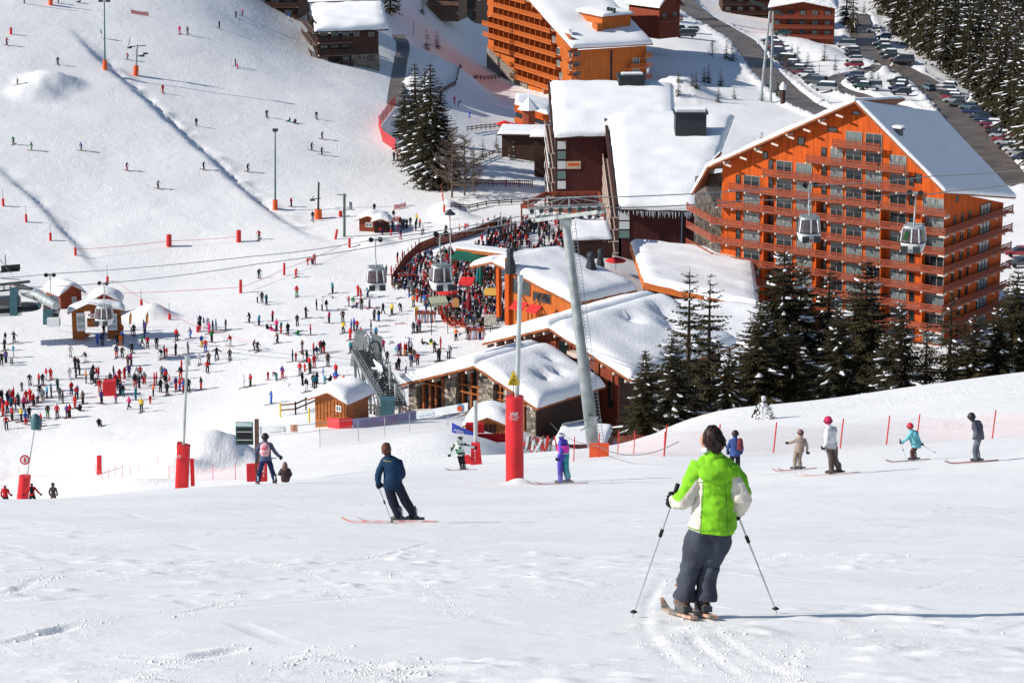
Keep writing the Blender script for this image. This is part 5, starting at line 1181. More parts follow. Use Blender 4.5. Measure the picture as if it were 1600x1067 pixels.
POSES = {
 'stand': J_(), 
 'ski': J_(pel=(0, -.10, .84), spi=(0, -.03, 1.02), che=(0, .06, 1.20), nec=(0, .13, 1.35), hea=(0, .17, 1.46), top=(0, .17, 1.57), shoL=(-.19, .07, 1.27), shoR=(.19, .07, 1.27), elbL=(-.31, .08, 1.03), elbR=(.31, .08, 1.03), wriL=(-.29, .28, .97), wriR=(.29, .28, .97), hanL=(-.28, .35, .95), hanR=(.28, .35, .95), hipL=(-.1, -.08, .80), hipR=(.1, -.08, .80), kneL=(-.13, .12, .47), kneR=(.13, .12, .47)),
 'walk': J_(kneL=(-.1, .16, .52), ankL=(-.1, .22, .14), toeL=(-.1, .38, .10), kneR=(.1, -.02, .50), ankR=(.1, -.30, .16), toeR=(.1, -.20, .05), elbL=(-.27, -.12, 1.15), wriL=(-.26, -.12, .93), hanL=(-.26, -.12, .86), elbR=(.27, .06, 1.15), wriR=(.24, .24, 1.0), hanR=(.23, .3, .96)),
 'reach': J_(elbL=(-.42, .02, 1.25), wriL=(-.60, .08, 1.12), hanL=(-.67, .1, 1.08), elbR=(.40, .06, 1.2), wriR=(.56, .14, 1.05), hanR=(.62, .17, 1.0), kneL=(-.17, .05, .5), ankL=(-.22, 0, .13), toeL=(-.26, .15, .06), kneR=(.17, .05, .5), ankR=(.22, 0, .13), toeR=(.26, .15, .06)),
 'bend': J_(che=(0, .30, 1.10), nec=(0, .44, 1.16), hea=(0, .54, 1.18), top=(0, .63, 1.20), spi=(0, .12, 1.02), shoL=(-.19, .34, 1.10), shoR=(.19, .34, 1.10), elbL=(-.24, .40, .86), elbR=(.24, .40, .86), wriL=(-.2, .42, .66), wriR=(.2, .42, .66), hanL=(-.18, .42, .6), hanR=(.18, .42, .6)),
 'sit': J_(pel=(0, -.1, .16), spi=(0, -.1, .36), che=(0, -.06, .57), nec=(0, -.02, .74), hea=(0, .02, .85), top=(0, .02, .96), shoL=(-.19, -.05, .65), shoR=(.19, -.05, .65), elbL=(-.28, -.02, .42), elbR=(.28, -.02, .42), wriL=(-.2, .2, .38), wriR=(.2, .2, .38), hanL=(-.15, .26, .38), hanR=(.15, .26, .38), hipL=(-.1, 0, .15), hipR=(.1, 0, .15), kneL=(-.16, .42, .34), kneR=(.16, .42, .34), ankL=(-.15, .76, .12), ankR=(.15, .76, .12), toeL=(-.16, .86, .2), toeR=(.16, .86, .2))}
PM = {k: skin_body('person', J) for k, J in POSES.items()}
b = ML()
for sx in (-.13, .13):
    b.beam((sx, -.75, .025), (sx, .72, .025), .085, .03); b.beam((sx, .72, .025), (sx, .92, .10), .08, .02)
SKIS = b.mesh('skis', M_SKI)
b = ML()
for sx in (-1, 1): b.tube([(sx * .29, .34, 1.0), (sx * .52, .1, .02)], .014, 4)
POLES = b.mesh('ski_poles', M_STEELD)
HATS = ['K', 'K', 'K', 'R', 'N', 'W', 'K', 'D', 'B', 'E', 'M']
PWORD = {'stand': 'standing', 'ski': 'skiing', 'walk': 'walking', 'reach': 'with arms spread', 'bend': 'bending down', 'sit': 'sitting on the snow'}
PEOPLE = []
def person(g, jk, tr, pose, head, s=1.0, skis=True, hat=None, region=None, child=False):
    root = empty('person', g, None, 'person', None, head); root.scale = (s, s, s)
    o = bpy.data.objects.new('body', PM[pose]); link(o, root)
    for i, m in ((0, cloth(jk)), (1, cloth(tr)), (3, cloth(hat or 'K'))): o.material_slots[i].link = 'OBJECT'; o.material_slots[i].material = m
    if skis and pose in ('stand', 'ski', 'reach'):
        q = bpy.data.objects.new('skis', SKIS); link(q, root)
        x, y = g.x, g.y; dx, dy = -math.sin(head), math.cos(head); sl = math.atan2(H(x + dx, y + dy) - H(x - dx, y - dy), 2.0); q.rotation_euler = (sl, 0, 0)
        if pose == 'ski': link(bpy.data.objects.new('ski_poles', POLES), root)
    PEOPLE.append((root, jk, tr, pose, hat, child, region)); return root
# feet positions read from the photograph: x/4, y/4 within each quarter, jacket, trousers, pose
A = '''s42,285RK s362,405KK s112,530WK s85,903GK s200,940KG s510,942BK t632,240TW s800,375RK t1018,583RR t1123,215MM t1173,215EK t1372,180KK s1475,112EK s1518,103MK t1472,417KK c1483,430MM t1228,790KD s792,1067NM s368,22RK i500,20KK'''
B_ = '''s68,735NK i210,765TT i245,770KK s378,745KT s412,870KK s347,940NK s410,968NK t862,1005KK t885,1003RK t207,128BW t1240,650MM b1265,665NN w1335,740BB'''
C_ = '''s1272,62KK s1548,75KK s987,180EK'''
D_ = '''t220,293RK t355,383KT s20,497RK t740,330KK t860,375DW t855,445NK b790,470RN c843,470RR t888,448RR t905,495NM t900,415RK t912,425KK t925,428NK t943,430KK t965,415KN t998,443KK r1005,400YK s1042,465WK t1025,425RK t1188,470DD r1270,465ON t1310,455RK t1325,455MK t1420,430RR t1448,425RR s20,740KK c323,655RR b352,655RN t365,650RR s250,735RR t478,835TK t255,857RG t885,640KR t915,635RD t1022,655KK t1043,640WN t815,720KK t845,730RR t8,895WK t38,893KK t65,905TN t378,940KK t412,945WK t440,945KW t105,1010RK t258,1035KK r312,990KK t458,1020MK t543,1015DK t638,850RR t655,870RR t660,930KK s700,858TN t580,915RE t608,920GW i628,925NN t708,925WE w795,965KK t850,970YK b905,950KK t985,915OK t1053,912BE t740,1005EK t768,1010KB'''
E_ = '''t20,115CN i70,140KK i95,150MM t130,150MK t158,165TR t200,175KK i262,178GT t340,175RK s135,225DK s545,163YN t590,205RR t595,150BN t632,150RN t720,160NE t750,195CD t290,275DE t403,280RK t410,290KK s10,280KK t230,340NK c250,335RR t290,340DW t318,345KK t360,300RK t380,320NW t365,378RR t450,370DK t275,425RE t338,415KK c305,405RR c75,455RR b130,460KT t165,445PR t382,480NK c420,425CB c430,480CT t500,430RN i465,465KK i550,470RR t315,530KW t290,490KK t360,500DK r97,605BB t610,300RR t655,200RK w795,280MD c872,300CW t905,300RW t930,305RO t970,290WK b875,390WK t893,395KK t970,375NE t987,340DE t1010,365RK t938,415WK t820,350KK i1040,235DD i1095,235GY s1115,280KK r1155,260RR t1140,340KK t1150,335KK t1203,320WK t1215,318KW s1250,205OK t1325,200KD t1400,200RK t985,160KK t1005,155WK t1025,160KD c905,600RR c865,600BB'''
F_ = '''t35,230KW r88,222KK t30,270KK t85,315CW t38,345KK t12,365KK b75,360WK s440,310WW w610,235BB t640,235NN t650,170KK t735,240KK t755,240OO t763,180OR t838,180KK c820,175MM t900,150KK w890,245GK t905,200NN s765,315DK s825,290KK t800,370DD t820,365MK s535,345KW t470,385DK t490,390KK t475,445KK t497,425KK t435,455WW t290,455RW t318,455RR s187,485KE c137,520DK t245,490RK t268,490KK t365,525KK t358,520TT t448,545RN t487,565CC t520,605DK t540,475OK t573,465EK t605,485WK t618,450RR t635,605PK t650,545RR t625,530RR t665,520RK t710,440KE t690,490ED t748,465RR t780,450RR t808,440PK t860,470WE t857,450EE c897,470RR t845,500KR t980,480RD t965,490RR t1005,530KK t960,560OK c1042,450WK t1060,500RW t1045,550KK t1100,520PR t1125,525RP t1145,525RW t1160,525RW t1180,530KK t1258,515KR t1130,450KR t1135,400RR s1298,410RK t1305,360DK s1247,360WW r1355,330KK t1437,335DK t1285,280RB t1260,248BY t1325,220GK s1440,245RW t1175,290DD t1100,300KK c1042,305RR s1008,325KW t980,260KK t1103,210RK s1193,195PB t1275,135KW t1298,135WW t1330,155KN t1350,145TN t1412,145KE s1560,97KK s1587,270KK t1308,165MM t1522,503WW t1567,495RD w808,640MK t885,655YK c940,605RR t850,580TT t770,560KT t750,550NN t740,520KK t870,510KK c725,600MP t300,695DG t358,695RK t420,690PK t470,630RR i500,650KK r240,765TK i620,740KK s40,760RK t133,715YK t185,700KK t75,695CE t20,680RR t45,660RK t100,640RN t150,640MK t190,590RR t210,620RK t235,600WK t270,590EE t295,570CN t320,560TK t395,600KK t375,580EE t250,560KK t165,600RR t5,600KK t15,590KK t60,590RR t80,600RR t115,620KK t10,640RK'''
import re
spec = []
for txt, ox, oy in ((A, 0, 0), (B_, 400, 0), (C_, 0, 250), (D_, 400, 250), (E_, 400, 480), (F_, 0, 480)):
    for m in re.finditer(r'(\w)(\d+),(\d+)(\w)(\w)', txt):
        spec.append((m[1], ox + int(m[2]) / 4, oy + int(m[3]) / 4, m[4], m[5]))
prefetch([(u, v) for _, u, v, _, _ in spec], 150.0)
rnd = random.Random(33); PK = {'s': 'ski', 't': 'stand', 'w': 'walk', 'r': 'reach', 'b': 'bend', 'i': 'sit', 'c': 'stand'}
more_ = []
for k in range(44):
    c, u, v, jk, tr = rnd.choice([q for q in spec if q[2] > 505 and (q[1] < 330 or q[1] > 450)]); more_.append(('t', round(u + rnd.uniform(-9, 9), 1), round(v + rnd.uniform(-5, 5), 1), rnd.choice('RRKKNBDPTE'), rnd.choice('KKKNR')))
spec += more_; prefetch([(u, v) for _, u, v, _, _ in spec], 150.0)
for c, u, v, jk, tr in spec:
    g = G(u, v, 150.0); crowd = 350 < u < 720 and v > 420 or v > 560; child = c == 'c'
    s = .68 if child else rnd.uniform(.94, 1.05)
    head = rnd.uniform(0, 6.28) if crowd or c != 's' else R(rnd.choice([200, 160, 250, 110]))
    person(g, jk, tr, PK[c], head, s, skis=(c != 'w' and rnd.random() < .72) or c == 's', hat=rnd.choice(HATS), child=child)
# guests on the sun terrace
TERR = []
rnd = random.Random(77); tries = 0
poly = [(612, 452), (650, 405), (700, 395), (745, 412), (772, 430), (795, 470), (790, 505), (755, 515), (700, 505), (655, 480), (640, 462)]
def inpoly(u, v, P):
    c = False
    for (a, b), (d, e) in zip(P, P[1:] + P[:1]):
        if (b > v) != (e > v) and u < (d - a) * (v - b) / (e - b) + a: c = not c
    return c
pts = []
while len(pts) < 150 and tries < 9000:
    tries += 1; u, v = rnd.uniform(605, 800), rnd.uniform(392, 516)
    if inpoly(u, v, poly) and all(math.hypot((u - a) / 5.0, (v - b) / 3.0) > 1 for a, b in pts): pts.append((round(u, 1), round(v, 1)))
deck = []
while len(deck) < 70:
    u, v = rnd.uniform(765, 885), rnd.uniform(352, 396)
    if v > 345 + (u - 765) * .02 and all(math.hypot((u - a) / 5, (v - b) / 2.6) > 1 for a, b in deck): deck.append((round(u, 1), round(v, 1)))
prefetch(pts + deck, 150.0)
NI = max(14, 318 - len(PEOPLE)); allp = [(p, 'on the sun terrace') for p in pts] + [(p, 'on the upper deck') for p in deck]; rnd.shuffle(allp)
allp.sort(key=lambda q: -q[0][1] if q[1] == 'on the sun terrace' else -q[0][1] + 25)
for (p, reg) in allp[:NI]:
    person(G(p[0], p[1], 150.0), rnd.choice('KKKNRDWBEPKDOK'), rnd.choice('KKKNEDR'), rnd.choice(['stand', 'stand', 'sit', 'bend', 'reach']), rnd.uniform(0, 6.28), rnd.uniform(.92, 1.05), skis=False, hat=rnd.choice(HATS), region=reg)
# the rest of the packed terrace reads as one mass
b = MB(); vv = []; 
def blob(b, g, mi, rnd, sit):
    h = 1.25 if sit else 1.7; w = rnd.uniform(.22, .28); a = rnd.uniform(0, 3.14)
    b.lathe([(.10, 0), (.16, h * .25), (w * .8, h * .5), (w, h * .72), (.08, h * .84)], g, 6, mi=mi, sy=.75, rz=a); b.lathe([(.04, h * .82), (.11, h * .88), (.11, h * .95), (.05, h)], g, 6, mi=rnd.choice([7, 7, 8, 9]))
for (p, reg) in allp[NI:]:
    blob(b, G(p[0], p[1], 150.0), rnd.randrange(7), rnd, rnd.random() < .5)
extra = []
DP = [(770, 350), (880, 342), (896, 372), (880, 392), (800, 400), (735, 402), (745, 380)]
while len(extra) < 210:
    u, v = rnd.uniform(735, 896), rnd.uniform(342, 402)
    if inpoly(u, v, DP): extra.append((round(u, 1), round(v, 1)))
while len(extra) < 640:
    u, v = rnd.uniform(605, 800), rnd.uniform(392, 516)
    if inpoly(u, v, poly): extra.append((round(u, 1), round(v, 1)))
prefetch(extra, 150.0)
for p in extra: blob(b, G(*p, 150.0), rnd.randrange(7), rnd, True)
o = b.build('terrace_crowd', [cloth(k) for k in 'KNKDREK'] + [M_HAIR, cloth('W'), cloth('R')], fix=False)
tag(o, 'packed crowd of guests in dark winter clothes on the sun terrace', 'crowd', None, 'stuff')
# ---- labels: look first, then place
LANDM = [(530, 640, 'the ticket hut'), (590, 600, 'the conveyor lift'), (150, 500, 'the ticket stands'), (585, 350, 'the lift operator hut'), (265, 385, 'the red rope pads'), (290, 690, 'the leaning red pad'), (435, 325, 'the lamp mast'), (163, 105, 'the tall lamp mast'), (212, 115, 'the T-shaped pylon'), (540, 90, 'the dark chalet block'), (690, 200, 'the fir grove'), (70, 600, 'the ski-school gathering'), (230, 600, 'the red box'), (640, 520, 'the ski racks'), (600, 225, 'the red net fence'), (380, 440, 'the red marker posts'), (60, 60, 'the snow jump'), (640, 430, 'the terrace fence'), (640, 620, 'the glass-fronted chalet'), (655, 350, 'the upper terrace path')]
lab = {}
for r in PEOPLE:
    root, jk, tr, pose, hat, child, reg = r; u, v = proj(root.location)
    if reg: where = reg
    else:
        l = min(LANDM, key=lambda q: math.hypot(q[0] - u, q[1] - v)); dx, dy = u - l[0], v - l[1]
        where = ('right of ' if dx > 0 else 'left of ') + l[2] if abs(dx) > abs(dy) * 1.2 else ('just behind ' if dy < 0 else 'in front of ') + l[2]
    base = f"{'child' if child else 'person'} in {PC[jk][0]} and {PC[tr][0]}, {PWORD[pose]} {where}"
    lab.setdefault(base, []).append((u, r, hat))
for base, L in lab.items():
    L.sort(key=lambda q: q[0]); n = len(L)
    for k, (u, r, hat) in enumerate(L):
        t = base
        if n > 1: t = t.replace(', ' + PWORD[r[3]], ', ' + (['left', 'right'][k] if n == 2 else f'{NTH[k]} along') + ', ' + PWORD[r[3]])
        tag(r[0], t, None, 'people out on the snow and terrace')
# ------------------------------------------------------------------ lift tower, cables and cabins
def tower():
    B0 = U(932, 712, 232); T0 = U(884, 346, 232); B0.z = min(B0.z, H(B0.x, B0.y) - 1); root = empty('lift_tower', (B0.x, B0.y, H(B0.x, B0.y)), 'tall grey steel gondola lift tower leaning uphill, with ladder and sheave arms', 'lift tower')
    b = MB(); m1 = B0.lerp(T0, .42); m2 = B0.lerp(T0, .43)
    b.tube([B0, m1], [.60, .54], 20); b.tube([m1, m2], [.58, .58], 20); b.tube([m2, T0], [.50, .40], 20); [b.tube([B0.lerp(T0, q), B0.lerp(T0, q + .004)], [.63 - .2 * q] * 2, 20) for q in (.12, .27, .58, .74, .9)]; b.build('shaft', M_STEEL, root)
    ax = (T0 - B0).normalized(); rt = Vector((1, .15, 0)).normalized(); fr = Vector((0, -1, 0))
    b = MB(); n = 74
    def lp(t, s): return B0.lerp(T0, t) + rt * (.62 - .22 * t + .08) + fr * .25 + rt * s
    b.beam(lp(.0, 0), lp(1, 0), .05); b.beam(lp(.0, .38), lp(1, .38), .05)
    for i in range(n): b.beam(lp(i / n, 0), lp(i / n, .38), .035)
    b.build('ladder', M_STEEL, root)
    b = MB(); p = B0.lerp(T0, .22); b.box(p + fr * 1.0 + rt * .2, (.9, .3, .8)); b.beam(p - rt * 2.6 - Z * .2 + fr, p + rt * .8 + Z * .3 + fr, .12); b.beam(p - rt * .9 - Z * .9 + fr, p + rt * 1.1 + Z * .1 + fr, .08); b.build('service_bracket', M_STEEL, root)
    # cross arm and sheave trains
    A0, A1 = U(838, 344, 234), U(945, 330, 228); b = MB(); b.beam(A0, A1, .30, .34); b.box(T0, (1.1, 1.1, .7)); b.build('cross_arm', M_STEEL, root)
    for (P, q, nm) in ((A0 + Z * .1, 0, 1), (A1 + Z * .2, 1, 2)):
        for off in ((3.0,) if q == 0 else (-3.6,)):
            d = Vector((1, -.10, .06)).normalized(); c = P + d * off + Z * .25
            b = MB(); L = 3.1 if q == 0 else 3.4; b.beam(c - d * L, c + d * L, .12, .16)
            for k in range(-3, 4): b.beam(c + d * k * L / 3.4 - Z * .28, c + d * k * L / 3.4 + Z * .15, .1)
            for s_ in (-1, 1): b.beam(c + d * s_ * L + fr * .3 + Z * 1.0, c + fr * .3 + Z * 1.0, .07); b.beam(c + d * s_ * L + fr * .3, c + d * s_ * L + fr * .3 + Z * 1.0, .07)
            t_ = b.build('sheave_beam', M_STEEL, root)
            for k in range(8):
                w = MB(); e = c + d * (k - 3.5) * L / 3.9 + Z * -.18; w.tube([e + fr * .18, e + fr * .02], [.22, .22], 12); ww = w.build('sheave', M_STEELD, None); ww.parent = t_; ww.matrix_parent_inverse = wmat(t_).inverted()
    b = MB(); t_ = T0 + Z * .4
    for a_, c_ in ((-2.4, 1.2), (0.3, 1.9), (3.2, 1.3)): b.beam(t_ + rt * a_, t_ + rt * a_ + Z * c_, .14)
    b.beam(t_ - rt * 2.4 + Z * 1.2, t_ + rt * .3 + Z * 1.9, .08); b.beam(t_ + rt * .3 + Z * 1.9, t_ + rt * 3.2 + Z * 1.3, .08); b.beam(t_ - rt * 2.4, t_ + rt * .3 + Z * 1.9, .06); b.beam(t_ + rt * 3.2, t_ + rt * .3 + Z * 1.9, .06)
    b.beam(t_ - rt * 3.4 + Z * 1.0, t_ + rt * 3.8 + Z * 1.15, .07)
    for k in range(9): b.beam(t_ + rt * (-3.2 + k * .85), t_ + rt * (-3.2 + k * .85) + Z * 1.05, .05)
    b.build('lifting_frame', M_STEEL, root)
tower()
CABM = mat('cable_steel', (.10, .11, .12), .5)
def cable(pts, label, r=.045, sag=.6):
    b = MB(); P = []
    for p, q in zip(pts[:-1], pts[1:]):
        for k in range(12): t = k / 12; P.append(p.lerp(q, t) - Z * (4 * sag * t * (1 - t)))
    P.append(pts[-1]); b.tube(P, r, 5, cap=False); o = b.build('lift_cable', CABM); return tag(o, label, 'cable')
upL = [U(-40, 434, 345), U(76, 428, 335), U(400, 400, 300), U(587, 374, 266), U(838, 333, 234)]
dnL = [U(-40, 449, 342), U(160, 443, 325), U(400, 413, 298), U(688, 366, 252), U(838, 340, 234)]
cable(upL, 'upper haul cable running from the left station to the grey tower', .05, .2); cable(dnL, 'lower haul cable running from the left station to the grey tower', .05, .2)
upR = [U(930, 309, 232), U(1271, 290, 226), U(1460, 275, 222), U(1660, 258, 216)]; dnR = [U(944, 325, 229), U(1170, 313, 226), U(1427, 302, 222), U(1480, 299, 221), U(1670, 274, 215)]
cable(upR, 'upper haul cable crossing in front of the hotel', .05, .15); cable(dnR, 'lower haul cable crossing in front of the hotel', .05, .15)
cable([U(1060, 690, 95), U(935, 697, 120), U(860, 660, 245)], 'thin sagging guy cable between the crest and the chalet', .02, .5)
def cabin_meshes():
    sh = ML(); W, D = 1.02, .95
    def ring(z, s): 
        P = []; 
        for k in range(20):
            a = 6.2832 * k / 20; c, s_ = math.cos(a), math.sin(a); f = 1 / max(abs(c), abs(s_)) ** .62; P.append(Vector((c * f * W * s * .86, s_ * f * D * s * .86, z)))
        return P
    def loft(b, zs, mi=0, cap0=True, cap1=True):
        R_ = [ring(z, s) for z, s in zs]; n = 20; b.add([p for r in R_ for p in r], [(i * n + k, i * n + (k + 1) % n, (i + 1) * n + (k + 1) % n, (i + 1) * n + k) for i in range(len(R_) - 1) for k in range(n)], mi, True)
        if cap0: b.add(R_[0], [list(range(n))[::-1]], mi)
        if cap1: b.add(R_[-1], [list(range(n))], mi)
    loft(sh, [(0, .62), (.12, .86), (.55, 1.04), (.80, 1.06)]); shell = sh.mesh('shell', M_WHITEP)
    t = ML(); loft(t, [(.80, 1.065), (.90, 1.065)]); trim = t.mesh('trim', M_BLACK)
    g = ML(); loft(g, [(.90, 1.035), (1.3, 1.0), (1.92, .86)]); glass = g.mesh('windows', mat('cabin_glass', (.05, .025, .035), .12, .5, 1.4, spec=.8, col2=(.12, .10, .11)))
    r = ML(); loft(r, [(1.92, .90), (2.02, .90), (2.12, .7)]); r.beam((-.7, -.5, 2.16), (.7, -.5, 2.16), .08); r.beam((-.7, .5, 2.16), (.7, .5, 2.16), .08); roof_ = r.mesh('roof', M_STEEL)
    POST = []
    for k in range(20):
        if k % 5 == 2 or k % 10 == 5 or k == 0:
            q0, q1 = ring(.88, 1.07)[k], ring(1.94, .90)[k]; p = ML(); p.beam(q0, q1, .09); POST.append(('post', p.mesh('post', M_WHITEP)))
    h = ML(); h.tube([(0, 0, 2.1), (.0, 0, 2.5), (-.02, .25, 3.0), (0, .30, 4.2), (0, .02, 4.55)], [.07, .06, .06, .06, .06], 8); h.beam((-.5, 0, 4.6), (.5, 0, 4.6), .12, .16); hang = h.mesh('hanger', M_STEEL)
    w = ML(); 
    for s_ in (-1, 1): w.tube([(s_ * .42, -.09, 4.62), (s_ * .42, .09, 4.62)], .22, 12)
    wheels = w.mesh('grip_wheels', M_BLACK); RK = []
    for x0 in (-.75, .2): s = ML(); s.beam((x0, -D - .13, .4), (x0 + .55, -D - .13, .4), .1, .5); RK.append(('ski_holder', s.mesh('ski_holder', M_STEELD)))
    return [('shell', shell), ('trim', trim), ('windows', glass), ('roof', roof_), ('hanger', hang), ('grip_wheels', wheels)] + POST + RK
CM = cabin_meshes()
def cabin(u, v, y, rz, label, s=1.0, mark=None):
    g = U(u, v, y) - Z * 4.6 * s; root = empty('gondola_cabin', g, label, 'gondola', 'gondola cabins on the lift line', R(rz)); root.scale = (s,) * 3
    for n, me in CM: link(bpy.data.objects.new(n, me), root)
    if mark:
        m = ML()
        if mark == 'v':
            for q in (0, .12): m.beam((-.16, -1.0, .42 - q), (0, -1.01, .28 - q), .03, .06); m.beam((.16, -1.0, .42 - q), (0, -1.01, .28 - q), .03, .06)
            link(bpy.data.objects.new('emblem', m.mesh('emblem', M_REDF)), root)
        else:
            for k in range(3): m.beam((-.62 + k * .13, -.98, 1.05), (-.40 + k * .1, -.84, 1.8), .02, .09)
            link(bpy.data.objects.new('sticker', m.mesh('sticker', mat('cloth_green', PC['G'][1]))), root)
cabin(587, 375, 266, 8, 'gondola hanging above the piste left of the terrace fence', 1.18)
cabin(689, 366, 252, 20, 'gondola hanging over the crowded terrace beside the lamp pole', 1.25)
cabin(1266, 290, 226, 5, 'gondola with red chevron before the middle of the hotel', 1.12, 'v')
cabin(1430, 302, 222, -20, 'gondola before the right half of the hotel', 1.15, 's')
cabin(78, 430, 335, 10, 'gondola leaving the station above the teal column', 1.25); cabin(161, 443, 325, -12, 'gondola passing in front of the ticket stand roof', 1.2)
# bottom station at the left edge
g = U(28, 505, 338); root = empty('lift_station', g, 'grey gondola station machinery with silver tube and teal columns at the left edge', 'lift station')
b = MB(); b.tube([U(30, 452, 340), U(56, 460, 336), U(88, 478, 330)], [.75, .8, .55], 14); b.build('drive_tube', M_STEEL, root)
b = MB(); b.beam(U(-10, 446, 340), U(46, 440, 338), .35); b.beam(U(-10, 456, 340), U(40, 450, 338), .25); b.beam(U(20, 444, 338), U(50, 452, 336), .3); [b.beam(U(u, 444, 339), U(u, 455, 339), .15) for u in (-4, 6, 16, 26, 36)]; b.build('rail_frame', M_STEELD, root)
for u, v0, v1, w in ((22, 450, 492, 1.0), (76, 484, 506, 1.3), (62, 466, 480, .4)):
    b = MB(); b.beam(U(u, v0, 334), U(u, v1, 334), w); b.build('column', M_TEALST, root)
b = MB(); b.lathe([(2.2, 0), (2.3, .4), (1.2, .5)], U(38, 482, 336), 20); b.build('bullwheel', M_STEELD, root)
b = MB(); b.box(U(6, 476, 336), (4.6, 3, 2.6), .2); b.build('parked_cabin', M_WHITEP, root); b = MB(); b.box(U(6, 470, 334.3), (4.2, 1.0, 1.2), .2); b.build('parked_cabin_windows', M_GLASS, root); b = MB(); b.box(U(6, 486, 334.2), (4.8, .6, .5), .2); b.build('bumper', M_BLACK, root)
b = MB(); b.box(U(84, 503, 333), (1.6, 1.2, 1.1)); b.build('control_box', M_WHITEP, root)
g = U(8, 398, 340); root = empty('chair', g, 'dark chairlift chair hanging at the far left above the station', 'chairlift chair'); b = MB(); b.tube([g, g - Z * 1.4, g - Z * 1.6 + Vector((.5, 0, 0))], .06, 6); b.build('hanger', M_STEELD, root); b = MB(); b.box(g - Z * 2.3 + Vector((.5, 0, 0)), (2.6, .6, .12), .4); b.box(g - Z * 1.9 + Vector((.6, .35, 0)), (2.6, .1, .8), .4); b.beam(g - Z * 3.2 + Vector((-.6, -.5, 0)), g - Z * 3.2 + Vector((1.9, -.2, -.2)), .08); b.build('seat', M_STEELD, root)
cable([U(-20, 380, 342), U(20, 430, 338)], 'short chairlift cable at the far left', .04, .1)
# conveyor-like lift with inclined frame beside the ticket hut
def conveyor():
    g = U(600, 655, 248); root = empty('conveyor_lift', g, 'grey inclined lift machine with railings and big wheels right of the ticket hut', 'lift machine')
    T_, Bt = U(566, 548, 276), U(616, 632, 248); d = (Bt - T_); side = Vector((1, .25, 0)).normalized() * 1.1
    for s_, nm in ((-1, 0), (1, 1)):
        b = MB(); o_ = side * s_; b.beam(T_ + o_, Bt + o_, .25, .5)
        for k in range(15): p = T_.lerp(Bt, k / 14) + o_; b.beam(p, p + Z * 1.15, .07)
        for h_ in (.6, 1.15): b.beam(T_ + o_ + Z * h_, Bt + o_ + Z * h_, .07)
        b.build('side_frame', mat('worn_grey_steel', (.17, .19, .20), .5, .5, 1.5, metal=.4), root)
    b = MB(); 
    for k in range(26): p = T_.lerp(Bt, k / 25); b.beam(p - side, p + side, .1, .18)
    b.build('cross_bars', M_STEELD, root)
    b = MB()
    for k in (.1, .35, .6, .85):
        p = T_.lerp(Bt, k); b.beam(p - side - Z * 3.4, p - side, .28); b.beam(p + side - Z * 3.4, p + side, .28)
        if k < .8: q = T_.lerp(Bt, k + .25); b.beam(p - side, q - side - Z * 2.6, .12)
    b.build('legs', MATS['worn_grey_steel'], root)
    b = MB(); rnd = random.Random(12)
    for k in range(46): q = T_.lerp(Bt, rnd.random()) + side * rnd.uniform(-1.1, 1.3) + Z * rnd.uniform(-1.5, 1.2); b.beam(q, q + Vector((rnd.uniform(-.9, .9), rnd.uniform(-.5, .5), rnd.uniform(-1, 1.2))), .07)
    b.build('braces', M_STEELD, root)['kind'] = 'stuff'
    b = MB(); p = U(570, 545, 277); b.prism([p + Vector((-1.7, 0, -2.0)), p + Vector((1.5, 0, -2.6)), p + Vector((1.6, 0, 1.0)), p + Vector((-1.1, 0, 1.9))], Vector((.3, 1.6, 0))); b.build('motor_housing', mat('grey_panel', (.36, .38, .37), .6, .2, 2), root)
    for (u, v, y, r_) in ((584, 552, 274, 1.35), (603, 594, 262, 1.1), (612, 606, 258, .9), (590, 566, 272, .7)):
        b = MB(); c = U(u, v, y); n_ = Vector((.85, -.5, 0)).normalized(); N = 18; x_ = n_.cross(Z).normalized()
        for k in range(N): a0, a1 = 6.2832 * k / N, 6.2832 * (k + 1) / N; b.beam(c + (x_ * math.cos(a0) + Z * math.sin(a0)) * r_, c + (x_ * math.cos(a1) + Z * math.sin(a1)) * r_, .2)
        for k in range(3): a0 = 1.05 * k; b.beam(c - (x_ * math.cos(a0) + Z * math.sin(a0)) * r_, c + (x_ * math.cos(a0) + Z * math.sin(a0)) * r_, .08)
        b.build('wheel', M_STEELD, root)
    b = MB()
    for (u, v0, v1, y) in ((576, 524, 548, 275), (581, 530, 556, 275), (609, 570, 615, 256), (618, 600, 640, 250)): b.tube([U(u, v0, y), U(u + 1, v1, y)], .14, 8)
    b.tube([U(570, 526, 276), U(576, 520, 276), U(583, 532, 275)], .12, 8); b.build('pipes', M_STEEL, root)
    b = MB(); b.beam(U(605, 652, 247), U(606, 622, 247), 1.7, 1.4); b.build('drive_cabinet', M_TEALST, root)
    b = MB(); b.box(U(594, 575, 266), (1.8, .8, .12), .3, M=None); b.build('cover', M_WHITEP, root)
    b = MB(); b.prism([U(583, 562, 268), U(596, 572, 264), U(600, 590, 262), U(590, 580, 265)], Z * .1); b.build('snow_cover', M_TSNOW, root)
conveyor()

